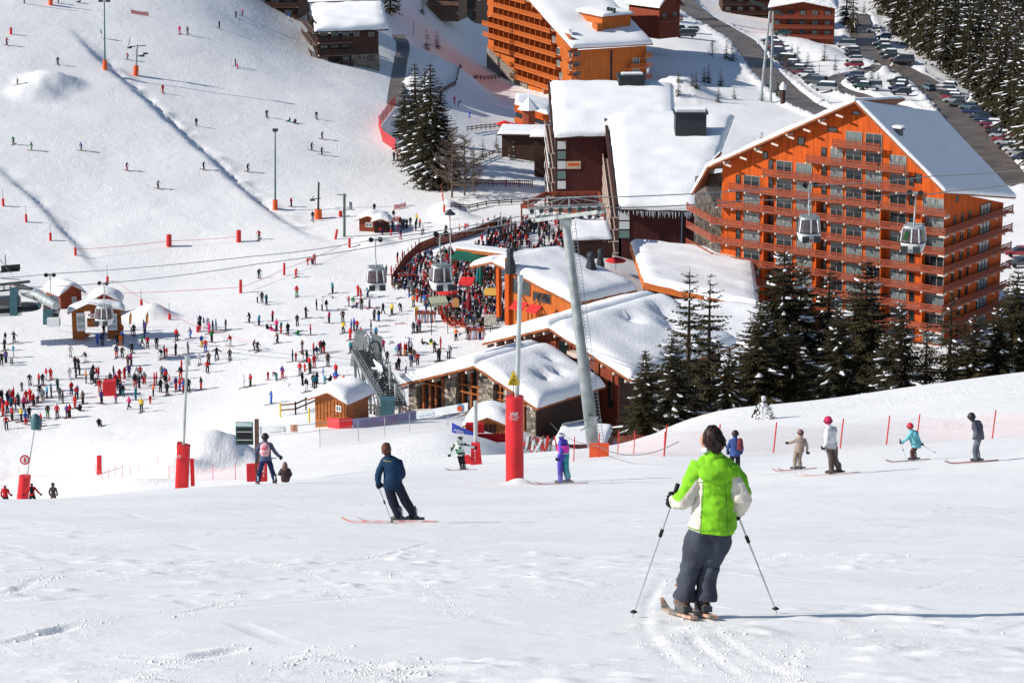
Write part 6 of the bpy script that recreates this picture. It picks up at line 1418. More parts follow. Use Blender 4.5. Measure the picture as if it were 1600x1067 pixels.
# ------------------------------------------------------------------ pylons, masts, pads and posts
def leanpole(u0, v0, u1, v1, r0, r1, y=None, skip=100.0, name='lamp_mast', label='', cat='mast', pad=None, padmat=None, lamp=None, padr=.3, m=None, sink=.5):
    g = G(u0, v0, skip) if y is None else U(u0, v0, y); t = U(u1, v1, g.y); root = empty(name, g, label, cat); d = t - g
    b = MB(); b.tube([g - d.normalized() * sink, t], [r0, r1], 10); b.build('pole', m or M_STEEL, root)
    if pad: b = MB(); q = d.normalized(); b.tube([g - q * .3, g + q * pad * .5, g + q * pad], [padr, padr * 1.03, padr * .97], 16); b.build('padding', padmat or M_ORGF, root)
    if lamp == 'head': b = MB(); b.box(t, (.9, .6, .35)); b.box(t - Z * .25, (.7, .45, .18)); b.build('lamp_head', M_STEELD, root)
    if lamp == 'double': b = MB(); b.box(t - Vector((.7, 0, 0)), (.8, .5, .4)); b.box(t + Vector((.7, 0, 0)), (.8, .5, .4)); b.beam(t - Vector((1, 0, 0)), t + Vector((1, 0, 0)), .12); b.build('lamp_heads', M_STEELD, root)
    if lamp == 'shade': b = MB(); b.lathe([(.9, -.1), (.15, .5), (.04, .7)], t, 6, smooth=False); b.build('lamp_shade', M_STEELD, root)
    return root, g, t
leanpole(164, 109, 163, 2, .17, .10, label='very tall teal lamp mast with twin heads and orange pad on the bank', pad=1.8, padr=.42, lamp='double', m=M_TEALST)
leanpole(430, 327, 430, 203, .17, .10, label='tall lamp mast with single head and orange pad at the bank foot', pad=1.6, padr=.42, lamp='head', m=M_TEALST)
leanpole(38, 6, 37, -30, .15, .1, label='teal pole at the top edge above the snow jump', m=M_TEALST); leanpole(79, 8, 79, -20, .2, .15, label='pole with orange pad at the top left edge', pad=1.6, padr=.45)
leanpole(706, 478, 703, 334, .11, .08, label='slim lamp pole with pointed shade rising out of the terrace crowd', lamp='shade')
leanpole(1033, 200, 1034, 172, .08, .05, label='thin pole with small cross arm beside the dark roof cabin', m=M_STEELD)
leanpole(633, 108, 632, 85, .07, .05, label='short path lamp right of the fir grove top', name='path_lamp', m=M_STEELD); leanpole(646, 55, 646, 33, .07, .05, label='short path lamp near the dark chalet roof', name='path_lamp', m=M_STEELD)
leanpole(1280, 120, 1280, 98, .07, .05, label='thin lamp post on the bank between the roads', m=M_STEELD); leanpole(1024, 40, 1024, 0, .08, .06, label='thin lamp post in front of the small steep-roofed chalet', m=M_STEELD)
# T-shaped pylon
r_, g, t = leanpole(212, 118, 214, 70, .26, .20, name='lift_pylon', cat='pylon', label='T-shaped drag lift pylon with orange pad and sheave arms on the nursery slope', pad=1.9, padr=.5)
b = MB(); b.beam(t + Vector((-1.5, 0, -.4)), t + Vector((1.7, 0, -.2)), .16); b.beam(t + Vector((-.2, 0, -2.3)), t + Vector((1.8, 0, -1.8)), .14); b.beam(t + Vector((-1.6, 0, -.2)), t + Vector((-1.3, 0, 1.2)), .1); [b.box(t + Vector(q), (.9, .3, .3)) for q in ((-1.4, 0, -.6), (1.6, 0, -1.7), (.9, 0, -2.2))]; b.build('sheave_arms', M_STEELD, r_)
r_, g, t = leanpole(497, 342, 498, 285, .2, .16, name='lift_pylon', cat='pylon', label='drag lift pylon with wide orange pad left of the operator hut', pad=1.6, padr=.62, m=M_STEELD)
b = MB(); b.beam(t + Vector((-1.4, 0, -2.9)), t + Vector((.3, 0, -2.7)), .14); b.beam(t + Vector((-1.4, 0, -3.2)), t + Vector((-.9, 0, -2.3)), .1); b.box(t + Vector((-1.1, 0, -3.0)), (.8, .4, .3)); b.build('arm', M_STEELD, r_)
r_, g, t = leanpole(538, 370, 538, 303, .24, .22, name='lift_pylon', cat='pylon', label='greenish lift post standing against the operator hut', m=mat('green_grey_paint', (.12, .16, .14), .6, .3, 2))
b = MB(); b.beam(t + Vector((-1.2, 0, -.1)), t + Vector((.4, 0, -.3)), .12); b.beam(t + Vector((-.3, 0, -2.6)), t + Vector((1.6, 0, -2.6)), .12); b.build('arm', M_STEELD, r_)
b = MB(); b.lathe([(.4, -.6), (.42, .5), (.3, .62)], t + Vector((.85, 0, -2.0)), 12); b.build('drum', M_STEEL, r_); b = MB(); b.box(t + Vector((-1.1, -.1, -2.4)), (.9, .4, .5)); b.build('box', M_WHITEP, r_)
for i, (u, v, h_, lab_) in enumerate(((578, 384, 1.0, 'dark pair of wheels lying left under the hut'),)): pass
# A-frame pylon
g = G(1188, 158, 300); g2 = G(1204, 160, 300); t = U(1205, 18, g.y); root = empty('lift_pylon', g, 'tall two-legged steel pylon rising beside the valley road', 'pylon')
b = MB(); b.tube([g - Z, t + Vector((-.3, 0, 0))], [.36, .26], 10); b.build('leg', M_STEEL, root); b = MB(); b.tube([g2 - Z, t + Vector((.4, 0, 0))], [.36, .26], 10); b.build('leg', M_STEEL, root)
b = MB(); b.beam(U(1176, 4, g.y), U(1226, 24, g.y), .45); b.beam(U(1172, 2, g.y), U(1190, 9, g.y), .7); b.beam(U(1192, 134, g.y), U(1204, 134, g.y), .15); b.build('pylon_head', M_STEELD, root)['kind'] = 'stuff'
b = MB(); g = G(1223, 162, 300); b.tube([g - Z * .5, g + Z * 3.3], .55, 10); root = empty('gate_post', g, 'dark stone post with tall snow cap beside the valley road', 'post'); b.build('shaft', M_BROWN, root); b = MB(); b.lathe([(.75, 3.2), (.85, 3.7), (.5, 4.6), (.1, 5)], g, 10); b.build('snow_cap', M_TSNOW, root)
# red marker posts with rolled pads
posts = [(5, 322, 10, 'first'), (41, 347, 13, 'second'), (79, 376, 12, 'third'), (118, 399, 12, 'fourth'), (168, 440, 9, 'fifth'), (221, 477, 7, 'sixth'), (265, 499, 8, 'seventh'), (309, 519, 8, 'eighth')]
prefetch([(u, v) for u, v, _, _ in posts], 150.0)
for u, v, hp, nth in posts:
    leanpole(u, v, u - 1, v - 26, .045, .03, skip=150.0, name='marker_post', cat='marker post', label=f'{nth} red-padded marker post from the top of the left diagonal line', pad=1.25 if hp > 9 else .8, padmat=M_REDF, padr=.2, m=M_STEELD)
for u, v, hh, r_, lab_ in ((264, 385, 1.9, .42, 'thick red pad roll at the left end of the rope, mid slope'), (373, 378, 1.9, .38, 'thick red pad roll at the right end of the rope, mid slope'), (444, 430, 1.9, .17, 'red padded post right of the lower rope'), (376, 458, 2.0, .22, 'red padded post at the lower rope corner'), (546, 387, 1.5, .2, 'upright red pad below the operator hut'), (524, 374, 1.6, .2, 'leaning red pad left of the operator hut'), (659, 268, .9, .18, 'small red pad on the fence line under the grove'), (694, 332, 1.3, .18, 'red pad at the lower end of the grove fence'), (17, 54, 1.3, .25, 'red pad at the foot of the snow jump'), (701, 295, 1.2, .15, 'orange pad on the fence line by the bare larches'), (532, 338, .9, .3, 'small red pad roll by the greenish post')):
    leanpole(u, v, u + (3 if 'leaning' in lab_ else 0), v - hh * 10.3, .05, .05, skip=150.0, name='padded_post', cat='padded post', label=lab_, pad=hh, padmat=M_REDF, padr=r_)
# ropes
M_ROPE = mat('red_rope', (.75, .10, .08), .7)
def rope(pix, label, r=.025, h0=.9, sag=.15, skip=150.0, m=None):
    P = []; b = MB()
    for (u, v), (u2, v2) in zip(pix[:-1], pix[1:]):
        a, c = G(u, v, skip) + Z * h0, G(u2, v2, skip) + Z * h0
        for k in range(8): t = k / 8; q = a.lerp(c, t) - Z * 4 * sag * t * (1 - t); q.z = max(q.z, H(q.x, q.y) + .1); P.append(q)
    P.append(G(*pix[-1], skip) + Z * h0); b.tube(P, r, 4, cap=False); return tag(b.build('rope', m or M_ROPE), label, 'rope')
rope([(118, 399), (264, 385), (373, 378)], 'red rope strung between the two thick pad rolls', .035); rope([(0, 452), (120, 470), (376, 458), (444, 430), (546, 387)], 'red rope dividing the crowd area from the nursery slope', .035)
rope([(168, 440), (221, 477), (265, 499), (309, 519), (400, 545)], 'thin rope along the lower marker posts', .02)

# ------------------------------------------------------------------ fences
def net_mat(name, col, dens, sc):
    m = bpy.data.materials.new(name); m.use_nodes = True; nt = m.node_tree; n = nt.nodes; l = nt.links; b = n['Principled BSDF']; b.inputs['Base Color'].default_value = (*col, 1); b.inputs['Roughness'].default_value = .8
    tr = n.new('ShaderNodeBsdfTransparent'); mx = n.new('ShaderNodeMixShader'); uv = n.new('ShaderNodeUVMap')
    mp = n.new('ShaderNodeMapping'); mp.inputs['Rotation'].default_value = (0, 0, .785); mp.inputs['Scale'].default_value = (sc, sc, 1); l.new(uv.outputs[0], mp.inputs[0])
    sx = n.new('ShaderNodeSeparateXYZ'); l.new(mp.outputs[0], sx.inputs[0]); fac = None
    for ch in ('X', 'Y'):
        f = n.new('ShaderNodeMath'); f.operation = 'FRACT'; l.new(sx.outputs[ch], f.inputs[0]); g = n.new('ShaderNodeMath'); g.operation = 'LESS_THAN'; g.inputs[1].default_value = dens; l.new(f.outputs[0], g.inputs[0])
        if fac is None: fac = g.outputs[0]
        else: q = n.new('ShaderNodeMath'); q.operation = 'MAXIMUM'; l.new(fac, q.inputs[0]); l.new(g.outputs[0], q.inputs[1]); fac = q.outputs[0]
    l.new(fac, mx.inputs[0]); l.new(tr.outputs[0], mx.inputs[1]); l.new(b.outputs[0], mx.inputs[2]); l.new(mx.outputs[0], n['Material Output'].inputs[0]); return m
M_NETR = net_mat('red_net', (.75, .16, .13), .05, 9.0); M_NETD = net_mat('dense_red_net', (.50, .02, .02), .52, 9.0); M_NETG = net_mat('pale_net', (.55, .42, .42), .06, 9.0)
def net(par, P, h, m, name='net', sag=.12):
    vs, fs, uvs = [], [], []; d = 0
    for i, p in enumerate(P):
        if i: d += (P[i] - P[i - 1]).length
        vs += [p + Z * .05, p + Z * h]; uvs += [(d, 0), (d, h)]
    fs = [(2 * i, 2 * i + 2, 2 * i + 3, 2 * i + 1) for i in range(len(P) - 1)]
    b = MB(); b.add(vs, fs); o = b.build(name, m, par, fix=False); uv = o.data.uv_layers.new(name='UVMap')
    for l_ in o.data.loops: uv.data[l_.index].uv = uvs[l_.vertex_index]
    return o
def netfence(pix, h, m, label, every=6.0, skip=6.0, pr=.025, pm=None, lean=.0, sag=.25, pts=None, group=None, postat=None):
    P0 = pts or [G(u, v, skip) for u, v in pix]; root = empty('net_fence', P0[0], label, 'fence', group); P = []; posts_ = []
    for a, c in zip(P0[:-1], P0[1:]):
        n = max(1, round((c - a).length / every)) if every else 1; N = n * 6
        for k in range(N): q = a.lerp(c, k / N); q.z = H(q.x, q.y) if every or pts is None else q.z; P.append((q, k % (N // n), N // n))
    P.append((P0[-1], 0, 1)); Q = []
    vs, uvs, d = [], [], 0
    for i, (q, k, n) in enumerate(P):
        if i: d += (P[i][0] - P[i - 1][0]).length
        t = k / n; hh = h - 4 * sag * t * (1 - t) * .5; vs += [q + Z * .05, q + Z * hh]; uvs += [(d, 0), (d, hh)]
        if k == 0: bb = MB(); bb.tube([q - Z * .3, q + Vector((lean * h, 0, h + .15))], pr, 6); bb.build('post', pm or M_REDF, root)
    b = MB(); b.add(vs, [(2 * i, 2 * i + 2, 2 * i + 3, 2 * i + 1) for i in range(len(P) - 1)]); o = b.build('net', m, root, fix=False); uv = o.data.uv_layers.new(name='UVMap')
    for l_ in o.data.loops: uv.data[l_.index].uv = uvs[l_.vertex_index]
    return root
netfence([(617, 168), (592, 200), (598, 222), (618, 236)], 2.3, M_NETD, 'dense red net fence bending around the fir grove', 5, 150, .05)
netfence([(618, 238), (660, 266), (690, 300), (694, 332), (702, 345)], 1.3, M_NETR, 'light red net fence from the grove down to the bare larches', 5, 150, .04)
netfence([(205, 22), (232, 26)], .9, M_NETD, 'short red banner fence lying on the upper slope', 8, 150); netfence([(616, 328), (634, 324)], .9, M_NETD, 'short red banner fence right of the operator hut', 8, 150); netfence([(604, 349), (622, 346)], .9, M_NETD, 'short red banner beside the queue at the operator hut', 8, 150)
netfence([(498, 342), (536, 338)], .9, M_NETR, 'low red net between pylon and operator hut', 5, 150)
def yb(pix, y): return [Vector((p.x, p.y, H(p.x, p.y))) for p in (U(u, 700, yy) for u, yy in zip(pix, y))]
netfence(None, 1.2, M_NETR, 'low red net along the crest beside the lift tower foot', 0, pr=.03, lean=.05, pts=yb([896, 935, 965, 990, 1037], [128, 133, 136, 134, 128]))
netfence(None, 1.55, M_NETR, 'tall red safety net on red poles behind the skiers at right', 0, pr=.04, lean=.10, sag=.45, pts=yb([1037, 1120, 1208, 1312, 1384, 1431, 1549, 1650], [128, 128, 132, 134, 138, 142, 140, 138]))
netfence([(-20, 752), (30, 745), (150, 741), (283, 752)], 1.1, M_NETR, 'sagging red rope net left of the leaning red pad', 9, 120, .02, sag=.3); netfence([(300, 752), (405, 748)], 1.0, M_NETR, 'low red net at the mound foot between the red pads', 6, 110, .02)
netfence([(500, 700), (560, 690), (640, 676), (700, 668)], 1.6, M_NETG, 'pale see-through net in front of the ticket hut', 8, 180, .03, pm=M_STEEL)
def strip(pix, h, m, label, skip=150, name='fence_banner', cat='banner'):
    P = [G(u, v, skip) for u, v in pix]; b = MB(); Q = []
    for a, c in zip(P[:-1], P[1:]): Q += [a.lerp(c, k / 6) for k in range(6)]
    Q.append(P[-1]); n = len(Q); off = Vector((0, .04, 0)); vs = []
    for q in Q: q.z = H(q.x, q.y); vs += [q, q + Z * h, q + Z * h + off, q + off]
    b.add(vs, [(i * 4 + k, i * 4 + (k + 1) % 4, i * 4 + 4 + (k + 1) % 4, i * 4 + 4 + k) for i in range(n - 1) for k in range(4)] + [(0, 1, 2, 3), (n * 4 - 1, n * 4 - 2, n * 4 - 3, n * 4 - 4)]); return tag(b.build(name, m), label, cat)
strip([(512, 668), (530, 670), (550, 669)], 1.0, M_REDP, 'red fabric strip on the snow in front of the ticket hut', 200); strip([(551, 669), (600, 664), (650, 654)], .9, mat('violet_fabric', (.30, .30, .52), .7, .3, .8, col2=(.50, .28, .42)), 'violet translucent strip right of the red one below the conveyor', 200)
def palings(pix, h, label, gap=.35, m=None, skip=150, rails=True, name='wooden_fence', pale=.12):
    P = [G(u, v, skip) for u, v in pix]; root = empty(name, P[0], label, 'fence'); m = m or M_WOODG
    for a, c in zip(P[:-1], P[1:]):
        L = (c - a).length; n = max(1, int(L / 2.4)); pr = None
        for k in range(n + 1):
            q = a.lerp(c, k / n); q.z = H(q.x, q.y); b = MB(); b.beam(q - Z * .4, q + Z * h, .16); b.build('post', m, root)
            if pr is not None:
                for hh in (.45, .85) if rails else (.5,):
                    b = MB(); b.beam(pr + Z * h * hh, q + Z * h * hh, .07, .18); b.build('rail', m, root)
            pr = q.copy()
        if gap:
            b = MB(); k = int(L / gap)
            for i in range(k): q = a.lerp(c, i / k); q.z = H(q.x, q.y); b.beam(q + Z * .1, q + Z * h * .95, pale, .03)
            o = b.build('palings', m, root); o['kind'] = 'stuff'
    return root
palings([(690, 146), (712, 133), (745, 124), (797, 119)], 1.1, 'dark curved railing sweeping to the foot of the long orange block', 0, M_BROWN)
palings([(720, 290), (770, 292), (832, 293)], 1.3, 'brown paling fence in the snow garden left of the maroon block', .38, M_BALC); palings([(705, 325), (760, 322), (838, 318)], .9, 'low rail fence below the paling fence', 0, M_BROWN); palings([(730, 206), (780, 200), (795, 206)], 1.1, 'rail fence on the bank beside the upper terrace', 0)
palings([(797, 238), (770, 243), (735, 262)], 1.0, 'rough rail fence running down from the dark garage', 0)
palings([(438, 650), (462, 648), (494, 634)], 1.5, 'rustic wooden rail fence left of the ticket hut', 0)
for u, v in ((438, 652), (483, 660)): leanpole(u, v, u, v - 22, .09, .09, skip=180, name='yellow_post', cat='post', label=f'yellow post at the {"left end" if u < 450 else "right end"} of the rustic rail fence', m=M_YEL)
palings([(565, 646), (585, 648), (600, 655)], 1.2, 'low wooden rail beside the conveyor lift foot', 0); palings([(618, 640), (640, 648)], 1.0, 'wooden rail with skis by the glass-fronted chalet', 0)
# terrace walls: boards on posts
def boardwall(pix, h, label, m=None, skip=150, top=False):
    P = [G(u, v, skip) for u, v in pix]; root = empty('terrace_wall', P[0], label, 'wall'); m = m or M_BALC
    for a, c in zip(P[:-1], P[1:]):
        for k in range(4): b = MB(); o_ = Z * (k * h / 4 + .02); b.beam(a + o_ + Z * h * .11, c + o_ + Z * h * .11, .08, h / 4 - .04); b.build('board', m, root)
        n = max(1, int((c - a).length / 2.2))
        for k in range(n + 1): q = a.lerp(c, k / n); b = MB(); b.beam(q - Z * .8, q + Z * (h + .7), .14); b.build('post', m, root)
        if top: b = MB(); b.beam(a + Z * (h + .1), c + Z * (h + .1), .5, .2); b.build('snow_top', M_TSNOW, root)
    return root
boardwall([(612, 446), (632, 415), (655, 394), (680, 384), (706, 378)], 1.5, 'red-brown board wall rising along the left side of the sun terrace')
boardwall([(706, 378), (745, 366), (782, 350)], 1.2, 'red-brown board wall between the upper path and the terrace', top=True); boardwall([(760, 385), (800, 370), (830, 362)], 1.0, 'dark board wall under the upper deck', M_BROWN); boardwall([(896, 386), (930, 380), (968, 384)], 1.6, 'brown board wall behind the restaurant roof', M_BROWN)
palings([(735, 402), (770, 404), (800, 408), (840, 398), (880, 388)], 1.2, 'thin railing of the greenish upper deck', 0, M_STEELD)
palings([(985, 385), (1000, 420), (1012, 445)], 1.2, 'log railing beside the trodden roof right of the restaurant', 0, M_WOODG); palings([(893, 392), (920, 386), (950, 384)], 1.0, 'short brown paling in front of the flat bar', .4, M_BROWN)
# ------------------------------------------------------------------ terrace furniture, umbrellas, signs
def parasol(u, v, h, r, m, label, closed=False):
    g = G(u, v, 150.0); root = empty('parasol', g, label, 'parasol'); b = MB(); b.tube([g - Z * .2, g + Z * h], .04, 6); b.build('pole', M_WOODG, root)
    b = MB()
    if closed: b.lathe([(.12, h * .25), (.34, h * .4), (.30, h * .75), (.10, h * .98), (.02, h)], g, 10)
    else:
        n = 8; top = g + Z * h; P = [g + Vector((math.cos(6.2832 * k / n) * r, math.sin(6.2832 * k / n) * r, h - r * .34)) for k in range(n)]
        for k in range(n): b.add([top, P[k], P[(k + 1) % n]], [(0, 1, 2)]); b.add([P[k], P[(k + 1) % n], P[(k + 1) % n] - Z * .2, P[k] - Z * .2], [(0, 1, 2, 3)])
    b.build('canopy', m, root, fix=False)
M_GREENF = mat('dark_green_fabric', (.006, .10, .065), .7, .2, 2); M_DRED = mat('dark_red_fabric', (.20, .012, .02), .7, .2, 2)
parasol(700, 476, 2.4, 1.5, M_REDF, 'open red parasol on the lower terrace beside the lamp pole'); parasol(752, 462, 5.0, 1, M_GREENF, 'tall closed dark green parasol by the restaurant corner', True); parasol(733, 498, 4.0, 1, M_DRED, 'tall closed dark red parasol in the middle of the terrace', True); parasol(747, 452, 3.2, 1, cloth('T'), 'closed turquoise parasol next to the dark green one', True)
parasol(962, 424, 2.3, 1.6, M_REDF, 'round red parasol in the dark yard behind the restaurant')
prefetch([(790, 198), (812, 200), (830, 196), (776, 196)], 150)
for i, (u, v) in enumerate(((788, 205), (800, 208), (818, 206))): parasol(u, v, 2.2, 1.7, M_REDF, f'red parasol on the upper terrace by the pointed kiosk, {("leftmost", "middle", "rightmost")[i]} of three')
def awning(u, v, y, w, d, h, m, label, yaw=-8):
    p = U(u, v, y); F = Frame(0, 0, 0, yaw, O=p); root = empty('awning', p, label, 'awning'); b = MB()
    b.prism([F.P(-w / 2, 0, 0), F.P(w / 2, 0, 0), F.P(w / 2, d, .6), F.P(-w / 2, d, .6)], -Z * .1); b.prism([F.P(-w / 2, 0, -.1), F.P(w / 2, 0, -.1), F.P(w / 2, 0, -.4), F.P(-w / 2, 0, -.4)], F.b * .03); b.build('fabric', m, root)
    for s_ in (-1, 1):
        b = MB(); q = F.P(s_ * w / 2.1, .1, 0); b.beam(Vector((q.x, q.y, H(q.x, q.y))), q, .1); b.build('post', M_BROWN, root)
awning(731, 404, 366, 5.4, 2.0, 2.5, M_GREENF, 'dark green awning at the upper end of the sun terrace', 22); awning(727, 442, 348, 2.0, 1.2, 2.2, M_REDF, 'small red awning floating above the terrace bar', 18); awning(687, 473, 333, 2.4, 1.2, 2, mat('pale_green_fabric', (.45, .50, .33), .7), 'pale green slanted canopy at the terrace edge left of the red parasol', -20)
# brown ledge above the green awning
p = [U(712, 388, 370), U(795, 398, 362), U(800, 392, 368), U(716, 382, 376)]; root = empty('terrace_roof', p[0], 'flat snow-dusted timber roof above the green awning', 'roof'); b = MB(); b.prism(p, -Z * .5); b.build('deck', M_WOOD, root); b = MB(); b.prism([q + Z * .03 for q in p], Z * .25); b.build('snow', M_TSNOW, root)
for i in range(5): b = MB(); q = p[0].lerp(p[1], i / 4) + Vector((0, .3, 0)); b.beam(Vector((q.x, q.y, H(q.x, q.y) - .3)), q - Z * .5, .25); b.build('post', M_BALC, root)
def signboard(u, v, y, w, h, label, m, text=None, post=True, yaw=0, tcol=None, shape=None):
    p = U(u, v, y); root = empty('sign', p, label, 'sign', None, R(-yaw)); b = ML(); b.box((0, 0, 0), (w, .08, h)); 
    if shape: b.prism([(-w / 2, -.04, h / 2), (w / 2, -.04, h / 2), (w * .25, -.04, h * .75), (-w * .25, -.04, h * .75)], (0, .08, 0))
    o = bpy.data.objects.new('board', b.mesh('board', m)); link(o, root)
    if post: b = ML(); z_ = H(p.x, p.y) - p.z; b.beam((0, .08, z_), (0, .08, h * .4), .1); link(bpy.data.objects.new('post', b.mesh('post', M_BROWN)), root)
    if text: label_text(root, text, (0, -.05, -h * .16), h * .55, tcol or M_BROWN)
    return root
def text_mesh(s, size, m):
    c = bpy.data.curves.new('t', 'FONT'); c.body = s; c.size = size; c.align_x = 'CENTER'; c.extrude = .004; t = bpy.data.objects.new('t', c); COL.objects.link(t)
    dg = bpy.context.evaluated_depsgraph_get(); me = bpy.data.meshes.new_from_object(t.evaluated_get(dg)); bpy.data.objects.remove(t); me.materials.clear(); me.materials.append(m); me.name = 'lettering'; return me
def label_text(par, s, loc, size, m, mirror=False, rz=0.0, name='lettering', fit=None, tilt=math.pi / 2):
    o = bpy.data.objects.new(name, text_mesh(s, size, m)); o['kind'] = 'stuff'; o.location = loc; o.rotation_euler = (tilt, 0, rz)
    o.scale = (-1 if mirror else 1, 1, 1); link(o, par); return o
signboard(769, 457, 334, 2.2, .8, 'yellow arched sign board on a pole at the terrace entrance', mat('yellow_sign', (.72, .42, .08), .6), None, True, 10, shape=True)
signboard(712, 474, 330, .9, 1.0, 'small tan pentagon board in the lower terrace crowd', mat('tan_board', (.40, .20, .07), .6), None, True, 10, shape=True)
signboard(766, 500, 326, 1.6, 1.5, 'pale notice board with dark posts beside the porch awning', mat('notice_board', (.45, .42, .36), .7, .5, 3), None, True, 10)
# ski racks
SK = ML(); SK.beam((0, 0, 0), (0, .0, 1.65), .09, .03); SK.beam((0, 0, 1.65), (0, .10, 1.80), .08, .02)
def skirack(u, v, w, label, yaw, n=22):
    g = G(u, v, 150.0); F = Frame(0, 0, 0, yaw, O=g); root = empty('ski_rack', g, label, 'ski rack')
    b = MB(); b.beam(F.P(-w / 2, 0, 1.25), F.P(w / 2, 0, 1.25), .12, .2); b.prism([F.P(-w / 2, -.5, 1.35), F.P(w / 2, -.5, 1.35), F.P(w / 2, .5, 1.5), F.P(-w / 2, .5, 1.5)], Z * .06)
    for s_ in (-1, 0, 1): b.beam(F.P(s_ * w / 2.1, 0, -.2), F.P(s_ * w / 2.1, 0, 1.3), .12)
    b.build('rack_frame', M_BALC, root); rnd = random.Random(int(u))
    for i in range(n):
        me = MESHES.setdefault(('ski', i % 6), None)
        if me is None: q = ML(); q.v, q.f, q.m, q.sm = SK.v, SK.f, SK.m, SK.sm; me = q.mesh('ski', cloth('KREWNB'[i % 6])); MESHES[('ski', i % 6)] = me
        o = place('ski', me, F.P(-w / 2 + w * (i + .5) / n, -.35, 0), R(-yaw) + rnd.uniform(-.1, .1), root, tilt=(-.22, rnd.uniform(-.08, .08)))
skirack(665, 504, 2.8, 'ski rack full of skis with yellow end board at the terrace corner', 8); skirack(745, 530, 2.2, 'short ski rack in front of the porch', 4, 16); skirack(636, 444, 2.6, 'ski rack against the left terrace wall', -30, 18)
p = G(651, 496, 150) ; b = MB(); b.box(p + Z * .9, (.5, .1, 1.2), .2); tag(b.build('yellow_board', M_YEL), 'yellow board on the left end of the corner ski rack', 'board')
# skis lying about
fields = [(545, 468), (560, 474), (598, 464), (612, 474), (625, 466), (640, 463), (663, 462), (575, 482), (590, 482), (690, 512), (676, 511), (652, 512), (600, 510), (626, 506), (535, 484), (505, 464), (520, 465), (588, 538), (612, 536), (557, 516), (470, 518), (452, 602), (515, 613), (640, 530), (700, 470), (560, 540), (720, 522)]
prefetch(fields, 150.0)
for i, (u, v) in enumerate(fields):
    g = G(u, v, 150.0); a = random.uniform(0, 3.14); root = empty('pair_of_skis', g + Z * .06, None, 'skis', None, a)
    c = 'KRNWEB'[i % 6]
    for s_ in (-.12, .10): q = ML(); k = ('flat', c); 
    if k not in MESHES: q = ML(); q.box((0, 0, 0), (.10, 1.6, .03)); q.beam((0, .8, 0), (0, .98, .09), .09, .02); MESHES[k] = q.mesh('ski', cloth(c))
    for s_ in (-.13, .12): o = bpy.data.objects.new('ski', MESHES[k]); o.location = (s_, s_, 0); o.rotation_euler = (0, 0, s_ * 3); link(o, root)
    root['group'] = 'skis lying on the snow'; root['c'] = c
allf = [o for o in COL.objects if o.name.startswith('pair_of_skis')]; grp = {}
for o in allf: grp.setdefault(o['c'], []).append(o)
for c, L in grp.items():
    L.sort(key=lambda o: proj(o.location)[0])
    for k, o in enumerate(L): o['label'] = f'pair of {PC[c][0]} skis lying near the terrace, {ordw(k, len(L))} of its colour'; del o['c']
# sun loungers in red on the lower terrace
for i, (u, v) in enumerate(((694, 503), (700, 507), (708, 506), (715, 510), (722, 512), (705, 512), (730, 516))):
    g = G(u, v, 150.0); root = empty('deckchair', g, f'red deckchair at the front of the terrace, {ordw(i, 7)} of the row', 'deckchair', 'red deckchairs at the terrace front', R(200 + i * 9))
    if 'dc' not in MESHES: q = ML(); q.box((0, .3, .35), (.6, .9, .05)); q.beam((0, -.1, .35), (0, -.55, .95), .6, .05); MESHES['dc'] = q.mesh('sling', M_REDF); q = ML(); [q.beam((s_ * .3, .7, 0), (s_ * .3, -.6, 1.0), .05) or q.beam((s_ * .3, -.4, 0), (s_ * .3, .7, .4), .05) for s_ in (-1, 1)]; MESHES['dcf'] = q.mesh('frame', M_WOOD)
    link(bpy.data.objects.new('sling', MESHES['dc']), root); link(bpy.data.objects.new('frame', MESHES['dcf']), root)
# red box in the crowd, orange sledges at the stands, feather flags
g = G(172, 617, 150); b = MB(); b.box(g + Z * .9, (1.5, 1.2, 1.9), .1); tag(b.build('red_crate', M_REDP), 'red upright crate in the middle of the ski-school crowd', 'crate')
for u, v, lab_ in ((134, 528, 'orange rescue sledge leaning at the left map board'), (180, 522, 'orange rescue sledge leaning at the right map board')):
    g = G(u, v, 150); b = MB(); M = Matrix.Rotation(-.35, 3, 'X') @ Matrix.Rotation(.5, 3, 'Z'); b.box(g + Z * .35, (.8, 1.9, .14), M=M); b.box(g + Z * .45, (.66, 1.7, .14), M=M); tag(b.build('rescue_sledge', M_ORGF), lab_, 'sledge')
for u, lab_ in ((202, 'left orange feather flag beside the ticket stands'), (228, 'right orange feather flag beside the ticket stands')):
    g = G(u, 512, 150); root = empty('feather_flag', g, lab_, 'flag'); b = MB(); P = [g, g + Z * 1.6 + Vector((.05, 0, 0)), g + Z * 2.3 + Vector((.3, 0, 0)), g + Z * 2.5 + Vector((.6, 0, 0))]; b.tube(P, .03, 6); b.build('pole', M_STEELD, root)
    b = MB(); b.prism([g + Z * .5, g + Z * 1.6 + Vector((.03, 0, 0)), g + Z * 2.3 + Vector((.3, 0, 0)), g + Z * 1.7 + Vector((.45, 0, 0)), g + Z * .5 + Vector((.3, 0, 0))], Vector((0, .02, 0))); b.build('cloth', mat('flag_orange', (.75, .30, .12), .7), root)
